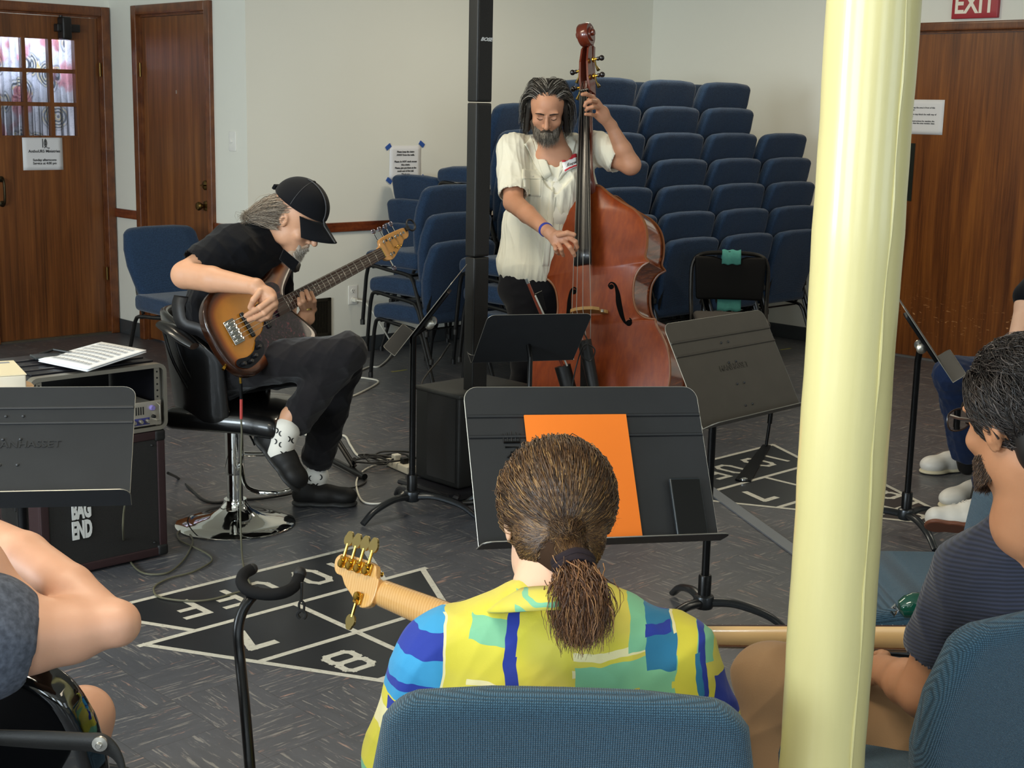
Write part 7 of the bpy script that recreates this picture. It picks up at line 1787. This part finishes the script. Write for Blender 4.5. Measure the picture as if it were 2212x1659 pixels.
# stray hairs on the crown and at the temple
n = 420; k_ = RNG.integers(0, len(q), n); Pf = P[k_]; Df = (d[k_]@tR.T)+RNG.normal(size=(n, 3))*.5
strands('stray_hairs', groom(Pf, Df/np.linalg.norm(Df, axis=1)[:, None], RNG.uniform(.015, .045, n), 6, lambda P, t: RNG.normal(size=P.shape)*.6+np.array([.1, -.2, -.3]), .25), hm_t, pt, .00035)
mb = MB(); ax_ = Vector((.15, -.75, -.65)).normalized(); rm_ = ax_.to_track_quat('Z', 'Y').to_matrix()
for a_ in (0, .010): mb.tube([Vector(TIE)+ax_*a_+rm_ @ Vector((.027*math.cos(k*math.pi/10), .024*math.sin(k*math.pi/10), .002*math.sin(k))) for k in range(20)], .0065, 8, closed=True)
mb.obj('hair_tie', M('hair_tie_dark', '#2a2327', .8, bump=.3), pt)
n = 8000; base = TIE+np.array([.004, -.026, -.020])+RNG.normal(size=(n, 3))*np.array([.012, .008, .010])
tg = np.stack([RNG.normal(0, 1, n), RNG.normal(0, .6, n)], 1)
def flow_p(P, t):
    d = np.zeros_like(P); c0_ = V3(Y(1262, 1290, 1.83)); c1_ = V3(Y(1252, 1350, 1.83))
    if t < .3: d[:] = np.array([.22, -.75, -.55]); d[:, 0] += tg[:, 0]*.30; d[:, 1] += tg[:, 1]*.2
    elif t < .6: d[:] = np.array([.06, .02, -1]); d[:, 0] += tg[:, 0]*.05
    else: d = (c1_-P)*6+np.array([0, 0, -1.0]); d[:, 0] += .35*np.sin(t*13+tg[:, 0]*3)
    return d/np.linalg.norm(d, axis=1)[:, None]
D0 = np.tile(np.array([.2, -.5, -.5]), (n, 1)); strands('ponytail', groom(base, D0, RNG.uniform(.045, .092, n), 14, flow_p, .15), hair_mat('ponytail_hair', [(0, '#3a2417'), (.4, '#5f3d27'), (.8, '#8a5f3b'), (1, '#a97f54')], .38), pt, .0011)
pb2 = SDF(.004, .02); pb2.cap(TIE, V3(Y(1262, 1270, 1.875)), .014, .022); pb2.cap(V3(Y(1262, 1270, 1.875)), V3(Y(1252, 1310, 1.86)), .020, .006); pass
mb = MB(); mb.tube([Vector(TH(-.079, .07, .012)), Vector(TH(-.083, .0, .018)), Vector(TH(-.082, -.02, .01))], .0022, 6); mb.tube([Vector(TH(.079, .07, .012)), Vector(TH(.083, .0, .018)), Vector(TH(.082, -.02, .01))], .0022, 6); mb.obj('spectacles', m_bsteel, pt)

# ---------- the person in glasses, at the right
pr_ = thing('person', 'seated person in glasses, ribbed navy shirt and tan trousers at the right', 'person', RC, world=True)
rc__ = V3(Y(2216, 926, 2.10)); rR = Rh((-.44, .89, -.12), (-.1, 0, 1))
sd = SDF(.0035, .012); RH_ = head(sd, rc__, rR, .97); NKr = V3(Y(2236, 1128, 2.10)); sd.cap(rc__+rR@np.array([0, -.035, -.05]), NKr, .060, .068, .02)
RSh, REl, RWr = Y(2102, 1245, 2.18), Y(1998, 1495, 2.22), Y(1905, 1445, 2.42)
sa_ = SDF(.0035, .014); sa_.cap(RSh, REl, .052, .043); m_ = V3(REl)*.6+V3(RWr)*.4; sa_.cap(REl, m_, .044, .040); sa_.cap(m_, RWr, .039, .027)
hand(sa_, RWr, (-.35, .45, -.30), (.1, -.55, .8), 1.0, [(15, 25, 15), (22, 30, 20), (28, 34, 22), (34, 40, 25)], side=-1)
sa_.cap(NKr+np.array([0, 0, -.06]), V3(RSh)+np.array([0, 0, -.02]), .035, .035, .01)
sdf_obj('body', merged(.004, sd, sa_), sk_r, pr_, 1); face_details(RH_, pr_, browm=M('dark_brow', '#201a17', .8))
t = NT('ribbed_navy'); v = t.coord('Object', (1, 1, 1), (R_(0), R_(8), 0)); s_ = t.new('ShaderNodeSeparateXYZ'); t.link(v, s_.inputs[0]); rib = t.math('MULTIPLY', t.math('ADD', t.math('SINE', t.math('MULTIPLY', s_.outputs[2], 2*math.pi/.0064)), 1), .5)
t.col(t.mix(t.math('MULTIPLY', rib, .9), '#141826', '#272d42')); t.set(Roughness=.9, Sheen_Weight=.2); t.bump(rib, .5, .002); m_navy = t.m
ss_ = SDF(.004, .03); 
ss_.ecap(V3(Y(2265, 1260, 2.18)), V3(Y(2330, 1500, 2.24)), (.18, .105), (.19, .125), (.80, .5, 0), .05); ss_.ecap(V3(Y(2330, 1500, 2.24)), V3(Y(2300, 1800, 2.26)), (.18, .125), (.17, .14), (.80, .5, 0), .05)
ss_.cap(V3(Y(2246, 1140, 2.12)), V3(RSh)+np.array([.02, 0, -.0]), .066, .068, .06)
ce = V3(RSh)*.44+V3(REl)*.56; ss_.cap(V3(RSh), ce, .066, .068, .04); dr = V3(REl)-V3(RSh); dr /= np.linalg.norm(dr); ss_.cap(ce+dr*.0, ce+dr*.14, .056, .066, .004, sub=True)
ss_.cap(V3(Y(2300, 1560, 2.24)), V3(Y(2120, 1700, 2.30)), .12, .08, .05)
ss_.cap(NKr+np.array([0, .01, .065]), NKr+np.array([0, .03, .13]), .052, .075, .008, sub=True)
sdf_obj('shirt', ss_, m_navy, pr_, 2, disp=folds(30, .006, 41))
m_tan = M('tan_cotton', '#a78461', .85, noise=.06, nscale=8, bump=.3, bscale=350, sheen=.15)
tr = SDF(.0045, .03); HPr = V3(Y(2190, 1720, 2.40)); KN1 = V3(Y(1662, 1462, 2.52)); tr.ell(V3(Y(2300, 1760, 2.38)), (.15, .13, .11), None, .05); tr.ecap(HPr, KN1, (.088, .092), (.070, .068), (0, 0, 1)); tr.cap(KN1, V3(Y(1700, 1900, 2.48)), .066, .058)
KN2 = V3(Y(2050, 1600, 2.42)); tr.cap(V3(Y(2270, 1740, 2.42)), KN2, .088, .070)
tr.cap(KN2, V3(Y(2010, 2050, 2.42)), .068, .055)
sdf_obj('trousers', tr, m_tan, pr_, 2, disp=folds(30, .008, 51))
for a_ in (Y(1700, 1960, 2.50), Y(2010, 2100, 2.45)): shoe('shoe', (a_.x+.05, a_.y-.02, 0), (a_.x-.12, a_.y+.20, 0), pr_, vox=.006)
hm_r = hair_mat('dark_wavy_hair', [(0, '#120e0d'), (.5, '#1f1917'), (.85, '#3b322d'), (1, '#5d5552')], .32)
hb = SDF(.004, .014); hb.ell(rc__+rR@np.array([0, -.020, .050]), (.078, .092, .085), rR); hb.ell(rc__+rR@np.array([0, -.06, -.01]), (.072, .048, .07), rR); hb.box(rc__+rR@np.array([0, .095, -.01]), (.09, .055, .085), .03, rR, .012, sub=True); hb.ell(rc__+rR@np.array([.085, .0, -.01]), (.03, .03, .042), rR, .008, True)
hb.ell(rc__+rR@np.array([0, .040, .092]), (.05, .042, .03), rR)
sdf_obj('hair', hb, M('dark_under', '#171311', .6), pr_, 1)
n = 5200; d = RNG.normal(size=(n*3, 3)); d /= np.linalg.norm(d, axis=1)[:, None]; q = d*np.array([.080, .096, .089])+np.array([0, -.014, .052]); keep = ~((q[:, 1] > .055) & (q[:, 2] < .085)) & (q[:, 2] > -.06) & ~((abs(q[:, 0]) > .066) & (q[:, 2] < .035) & (q[:, 1] > -.045)); q = q[keep][:n]; d = d[keep][:n]
P = rc__+q@rR.T; sd_ = RNG.integers(0, 60, len(q)); ph = sd_*1.7
def flow_r(P, t):
    e = ((P-rc__)@rR-np.array([0, -.014, .052]))/np.array([.081, .097, .090]); r_ = np.linalg.norm(e, axis=1)[:, None]; nr = e/np.maximum(r_, 1e-6)
    base = np.stack([np.sin(ph+t*5)*.5+.2*np.sign(e[:, 0]), -.6+.5*np.cos(ph*1.3+t*4), -.5*np.ones(len(P))], 1); base[e[:, 2] > .5, 2] = 0; tg_ = base-nr*(base*nr).sum(1)[:, None]; o = tg_/np.maximum(np.linalg.norm(tg_, axis=1)[:, None], 1e-6)-nr*np.clip((r_-1.06)*6, -1, .8)
    return (o/np.linalg.norm(o, axis=1)[:, None])@rR.T
D0 = d@rR.T*.6+flow_r(P, 0); strands('hair_strands', groom(P, D0/np.linalg.norm(D0, axis=1)[:, None], RNG.uniform(.03, .075, len(q)), 8, flow_r, .06), hm_r, pr_, .0011)
beard(pr_, rc__, rR, hair_mat('brown_beard', [(0, '#2b1f18'), (.6, '#4a372a'), (1, '#7d624b')]), 4200, (.005, .012), side=1.75, under='#6b4f3c', grow=(-.3, .2, -.9), s=.98, core=False)
gl = MB(); 
for q_ in (-1, 1): gl.tube([Vector(RH_(q_*.032+.026*math.cos(a*math.pi/10)*(1 if abs(math.cos(a*math.pi/10)) < .95 else .97), .114-.10*abs(q_*.032+.026*math.cos(a*math.pi/10))**1.3, .010+.018*math.copysign(abs(math.sin(a*math.pi/10))**.7, math.sin(a*math.pi/10)))) for a in range(20)], .0015, 6, closed=True)
for q_ in (-1, 1): gl.tube([Vector(RH_(q_*.060, .100, .022)), Vector(RH_(q_*.078, .06, .024)), Vector(RH_(q_*.083, -.005, .026)), Vector(RH_(q_*.083, -.025, .0))], [.0026, .0026, .0022, .0018], 6)
gl.tube([Vector(RH_(-.008, .113, .018)), Vector(RH_(.008, .113, .018))], .0016, 6); go_ = gl.obj('spectacles', M('tortoise_frame', '#2b211d', .3), pr_)
lm = NT('lens'); lm.set(Transmission_Weight=1.0, Roughness=.0, IOR=1.05); lm = lm.m
for q_ in (-1, 1): mb = MB(); mb.add([Vector(RH_(q_*.032+.025*math.cos(a*math.pi/8), .1135-.10*abs(q_*.032+.025*math.cos(a*math.pi/8))**1.3, .010+.017*math.sin(a*math.pi/8))) for a in range(16)], [tuple(range(16))]); mb.obj('lens', lm, go_, smooth=False)

# ---------- the person at the left edge: bent arm over a black guitar
sk_l = skin_mat('skin_arm', '#bb8a6e', '#cf9f84')
pf = thing('person', 'person at the left frame edge with a bent bare arm and a grey T-shirt sleeve', 'person', Vector((-.75, 1.35, 0)), world=True)
YL = 1.66
sa_ = SDF(.0035, .02); eE = Y(244, 1347, YL)
S0 = Y(-70, 1372, YL-.06)
sa_.chain([V3(S0), V3(Y(60, 1372, YL-.03)), V3(Y(150, 1362, YL-.01)), V3(eE)], [.054, .047, .040, .028], .012); F1 = Y(-130, 1115, YL+.22)
sa_.chain([V3(eE), V3(Y(150, 1272, YL+.04)), V3(Y(50, 1205, YL+.10)), V3(F1)], [.026, .031, .034, .027], .008); sa_.ell(V3(Y(266, 1346, YL)), (.018, .020, .021), None, .02)
hand(sa_, F1, (-.8, .3, .3), (0, -.6, .6), 1.0, [(20, 30, 20)]*4, side=1)
L1 = V3(Y(-60, 1215, YL-.02)); sa_.cap(L1, V3(Y(35, 1283, YL-.02)), .030, .018)
sa_.chain([V3(Vector((-.95, 1.45, .50))), V3(Y(180, 1548, 2.05)), V3(Y(150, 1900, 2.07))], [.07, .044, .045], .02)
hL = V3(Vector((-.98, 1.42, 1.10))); sa_.cap(hL+np.array([0, 0, -.15]), hL+np.array([0, 0, -.32]), .06, .07)
sa_.cap(hL+np.array([0, 0, -.28]), S0, .05, .05, .03); sa_.cap(hL+np.array([0, 0, -.28]), (-.95, 1.45, .50), .06, .08, .03); sa_.cap(hL+np.array([0, 0, -.28]), L1, .04, .03, .03)
hd_ = SDF(.006, .012); head(hd_, hL, Rh((.2, .9, -.3), (0, 0, 1)))
sdf_obj('body', merged(.0045, sa_, hd_), sk_l, pf, 1)
m_gt = NT('grey_tee'); v = m_gt.coord(); m_gt.col(m_gt.mix(m_gt.ramp(m_gt.noise(v, 120, 3), [(.35, '#000000'), (.65, '#ffffff')]), '#3b404c', '#555b69')); m_gt.set(Roughness=.9); m_gt = m_gt.m
ss_ = SDF(.005, .03); ce = V3(Y(-22, 1378, YL-.05)); ss_.cap(V3(S0), ce, .066, .066); ss_.ecap(V3((-.95, 1.50, .86)), V3((-.97, 1.42, .52)), (.19, .11), (.18, .13), (1, 0, 0), .05)
dr = ce-V3(S0); dr /= np.linalg.norm(dr); ss_.cap(ce+dr*.015, ce+dr*.15, .058, .07, .003, sub=True); ss_.cap(V3((-.95, 1.46, .78)), V3(S0), .07, .07, .06)
sdf_obj('shirt', ss_, m_gt, pf, 2, disp=folds(14, .005, 61))
tr = SDF(.007, .03); tr.cap((-.98, 1.42, .50), V3(Y(90, 1600, 1.95)), .10, .085); sdf_obj('shorts', tr, M('dark_shorts', '#202227', .9), pf, 1)
hs_ = SDF(.006, .02); hs_.ell(hL+np.array([0, -.02, .05]), (.09, .10, .10)); sdf_obj('hair', hs_, M('brown_under'), pf, 1)
# glossy black guitar with its strap
m_gloss = NT('black_lacquer'); m_gloss.col('#050505'); m_gloss.set(Roughness=.06, Coat_Weight=1.0, Coat_Roughness=.03); m_gloss = m_gloss.m
gk = thing('guitar', 'glossy black guitar body held on the lap at the left frame edge', 'guitar', Y(100, 1600, 1.78), world=True)
class _G(Guitar):
    def __init__(s, B, x, y): s.B = Vector(B); s.x = Vector(x).normalized(); s.z = s.x.cross(Vector(y)).normalized(); s.y = s.z.cross(s.x)
g4 = _G(Y(92, 1560, 1.80), (-.92, .30, .10), (-.1, -.35, .93))
guitar_body(g4, gk, m_gloss, outl=[(-.105, .0), (-.100, .06), (-.075, .115), (-.02, .140), (.05, .150), (.11, .140), (.17, .12), (.26, .12), (.36, .14), (.43, .12), (.43, .0), (.42, -.10), (.36, -.13), (.26, -.12), (.17, -.13), (.11, -.15), (.05, -.168), (-.01, -.172), (-.06, -.150), (-.092, -.105), (-.104, -.05)], th=.05)
stp = thing('guitar_strap', 'black leather strap with a metal button on the glossy black guitar', 'strap', Y(215, 1605, 1.66), world=True)
def band(p0, p1, r0, r1, w, par, mat, nm):
    pts = smooth_path([p0[0], p0[1], p1] + list(r0), 6); return None
top_ = smooth_path([Y(-20, 1575, 1.60), Y(100, 1578, 1.60), Y(180, 1582, 1.60), Y(222, 1584, 1.60), Y(250, 1604, 1.60), Y(268, 1640, 1.60), Y(276, 1690, 1.60)], 6)
bot_ = smooth_path([Y(-20, 1606, 1.60), Y(100, 1615, 1.60), Y(180, 1619, 1.60), Y(212, 1624, 1.60), Y(240, 1632, 1.60), Y(258, 1655, 1.60), Y(268, 1700, 1.60)], 6)
mb = MB(); vs = []
for a_, b_ in zip(top_, bot_): vs += [a_, b_]
mb.add(vs, [(2*i, 2*i+2, 2*i+3, 2*i+1) for i in range(len(top_)-1)]); o = mb.obj('strap_band', M('strap_leather', '#161513', .6, bump=.3, bscale=500), stp); md = o.modifiers.new('t', 'SOLIDIFY'); md.thickness = .004
MB().lathe([(.0095, 0), (.0095, .004), (.004, .005), (.004, .009), (.003, .010)], 16, Y(217, 1605, 1.594), Matrix.Rotation(R_(90), 3, 'X')).obj('strap_button', m_str, stp)

# ---------- people at the right edge: jeans and white trainers
pj = thing('person', 'person at the right edge in dark jeans and worn white trainers', 'person', Vector((2.35, 6.1, 0)), world=True)
m_jean = M('indigo_denim', '#1c2a48', .85, noise=.25, nscale=14, bump=.4, bscale=400, sheen=.1)
JK, JA = Y(2055, 808, 5.95), Y(2085, 970, 6.10); JK2, JA2 = Y(2180, 850, 5.70), Y(2130, 1040, 5.62)
tr = SDF(.005, .03); tr.cap(V3(Y(2290, 812, 6.35)), V3(JK), .095, .075); tr.cap(V3(JK), V3(JA), .075, .066); tr.cap(V3(Y(2310, 830, 6.15)), V3(JK2), .095, .072); tr.cap(V3(JK2), V3(JA2), .070, .060)
sdf_obj('jeans', tr, m_jean, pj, 2, disp=folds(40, .007, 71))
bd = SDF(.005, .02); bd.cap(V3(Y(2216, 660, 6.15)), V3(Y(2190, 770, 6.05)), .046, .040); bd.cap(V3(Y(2190, 770, 6.05)), V3(Y(2120, 800, 5.95)), .038, .028); hand(bd, Y(2125, 800, 5.95), (-.8, .1, -.2), (0, -.3, .9), 1.0, [(20, 30, 20)]*4, side=1)
hJ = V3((2.62, 6.45, 1.28)); bd.cap(hJ+np.array([0, 0, -.2]), V3(Y(2216, 660, 6.15)), .05, .045); head(bd, hJ, Rh((-.8, -.4, -.2), (0, 0, 1))); bd.cap(hJ+np.array([0, 0, -.07]), hJ+np.array([0, 0, -.2]), .06, .065); sdf_obj('body', bd, sk_f, pj, 1)
ts = SDF(.007, .03); ts.ecap((2.62, 6.45, 1.0), (2.6, 6.4, .58), (.13, .20), (.13, .18), (.8, .4, 0)); ts.cap((2.5, 6.28, 1.03), V3(Y(2222, 640, 6.17)), .075, .068); sdf_obj('shirt', ts, m_blackcloth, pj, 1)
hs_ = SDF(.008, .02); hs_.ell(hJ+np.array([.01, 0, .06]), (.09, .10, .09)); sdf_obj('hair', hs_, M('brown_under'), pj, 1)
for a_, b_ in ((JA, Y(2090, 1005, 6.12)), (JA2, Y(2120, 1075, 5.62))):
    so = SDF(.005, .02); so.cap(V3(a_), V3(b_), .050, .045); sdf_obj('sock', so, m_black, pj, 1)
m_wleather = M('white_leather', '#d5d0c6', .45, noise=.06, nscale=18, bump=.15); m_wsole = M('cream_sole', '#cbbf9f', .6); m_lace = M('shoelace', '#b9b5ac', .8)
def trainer(heel, toe, par, s=1.15):
    o, C_ = shoe('trainer', heel, toe, par, m_wleather, m_wsole, s=s, w=.054, hgt=.095)
    for k in range(5):
        b_ = .42+.075*k; mb = MB(); w_ = .026; zz = .101-.0085*k*s
        mb.tube([Vector(C_(-w_, b_, zz-.014)), Vector(C_(0, b_+.01, zz+.004)), Vector(C_(w_, b_, zz-.014))], .0028, 6); mb.obj('lace', m_lace, o)
    for q in (-1, 1): MB().tube([Vector(C_(q*.052, .30+.06*k, .028+.010*k)) for k in range(5)], .0016, 5).obj('stitching', M('stitch_grey', '#8e8a82', .7), o)
    return o
h1, t1 = Zp(2118, 1015, 0), Zp(1990, 1024, 0); trainer((h1.x, h1.y+.03, 0), (t1.x, t1.y+.0, 0), pj)
h1, t1 = Zp(2158, 1066, 0), Zp(2034, 1100, 0); trainer((h1.x+.02, h1.y, 0), (t1.x, t1.y, 0), pj)
# the chair leg behind the jeans, and the brown-soled shoe of the next person
jc = thing('padded_chair', 'blue padded chair under the person in dark jeans at the right edge', 'chair', (2.52, 6.35, 0), R_(70)); chair_parts(jc, m_fab2)
pk_ = thing('person', 'person whose brown-soled white shoe shows beside the navy shoulder', 'person', Zp(2250, 1300, 0), world=True)
a_, b_ = Y(2120, 1150, 4.55), Y(1996, 1140, 4.60); o, C_ = shoe('shoe', a_, b_, pk_, m_wleather, M('brown_sole', '#6e3f2a', .5), s=1.0, w=.048, hgt=.09, up=(.25, .55, .8))
MB().tube([C_(x, y, .1-.03*abs(x)*20*0) for x, y in ((-.02, .5), (.02, .55), (-.02, .6), (.02, .65))] if False else [Vector(C_(-.02, .48, .088)), Vector(C_(.0, .52, .094)), Vector(C_(.02, .56, .086))], .0025, 5).obj('lace', m_lace, o)
tr = SDF(.007, .03); tr.chain([V3(Y(2128, 1140, 4.55))+np.array([0, .0, .06]), np.array([1.86, 4.38, .60]), np.array([2.28, 4.22, .55])], [.055, .07, .095]); tr.chain([(1.93, 4.62, .09), (1.93, 4.55, .50), (2.28, 4.40, .53)], [.055, .065, .095]); tr.ell((2.30, 4.30, .56), (.13, .17, .11))
bd = SDF(.008, .02); hP = V3((2.24, 4.28, 1.26)); head(bd, hP, Rh((-1, .2, -.2), (0, 0, 1))); bd.cap(hP+np.array([0, 0, -.06]), (2.30, 4.3, 1.05), .055, .06); bd.cap((2.30, 4.3, 1.02), (2.3, 4.3, .62), .07, .09)
for q in (-.19, .19): bd.chain([(2.30, 4.3+q*.5, 1.02), (2.30, 4.3+q, .98), (2.22, 4.3+q*1.15, .74), (2.02, 4.3+q*.6, .66)], [.05, .048, .042, .028]); hand(bd, (2.02, 4.3+q*.6, .66), (-.9, 0, -.2), (0, 0, 1), 1.0, [(20, 30, 20)]*4, side=1)
sdf_obj('body', bd, sk_f, pk_, 1); ts = SDF(.007, .03); ts.ecap((2.31, 4.3, .96), (2.30, 4.3, .58), (.12, .19), (.13, .17), (1, 0, 0))
for q in (-.19, .19): ts.cap((2.31, 4.3+q*.4, 1.0), (2.30, 4.3+q, .97), .06, .062); ts.cap((2.30, 4.3+q, .97), (2.25, 4.3+q*1.1, .83), .062, .06)
sdf_obj('shirt', ts, m_gt, pk_, 2); hs_ = SDF(.008, .02); hs_.ell(hP+np.array([.015, 0, .06]), (.09, .085, .085)); sdf_obj('hair', hs_, M('brown_under'), pk_, 1)
shoe('shoe', (1.97, 4.62, 0), (1.72, 4.66, 0), pk_, m_wleather, M('brown_sole', '#6e3f2a', .5), vox=.006)
kc_ = thing('padded_chair', 'blue padded chair under the person with the brown-soled shoe', 'chair', (2.33, 4.3, 0), R_(90)); chair_parts(kc_, m_fab2); sdf_obj('jeans', tr, M('black_denim', '#15161c', .85, bump=.3), pk_, 1)
# green ornament with a silver bow on the empty chair
gx = Y(1972, 1308, 3.0); gb = thing('green_ornament', 'small glossy green ornament with a silver bow, on the empty blue chair', 'ornament', gx, world=True)
ob = MB(); ob.lathe([(.006, -.034), (.020, -.028), (.027, -.012), (.028, .008), (.022, .026), (.008, .034)], 20, gx, Matrix.Rotation(R_(70), 3, 'Y')); ob.obj('ball', M('green_glaze', '#0e4a3a', .08, coat=1.0), gb)
bx = Y(1941, 1318, 2.99); mb = MB(); 
for q in (-1, 1): mb.tube([bx, bx+Vector((-.010, 0, .010*q)), bx+Vector((-.016, 0, .004*q))], [.002, .006, .003], 6)
mb.obj('bow', m_chrome, gb)
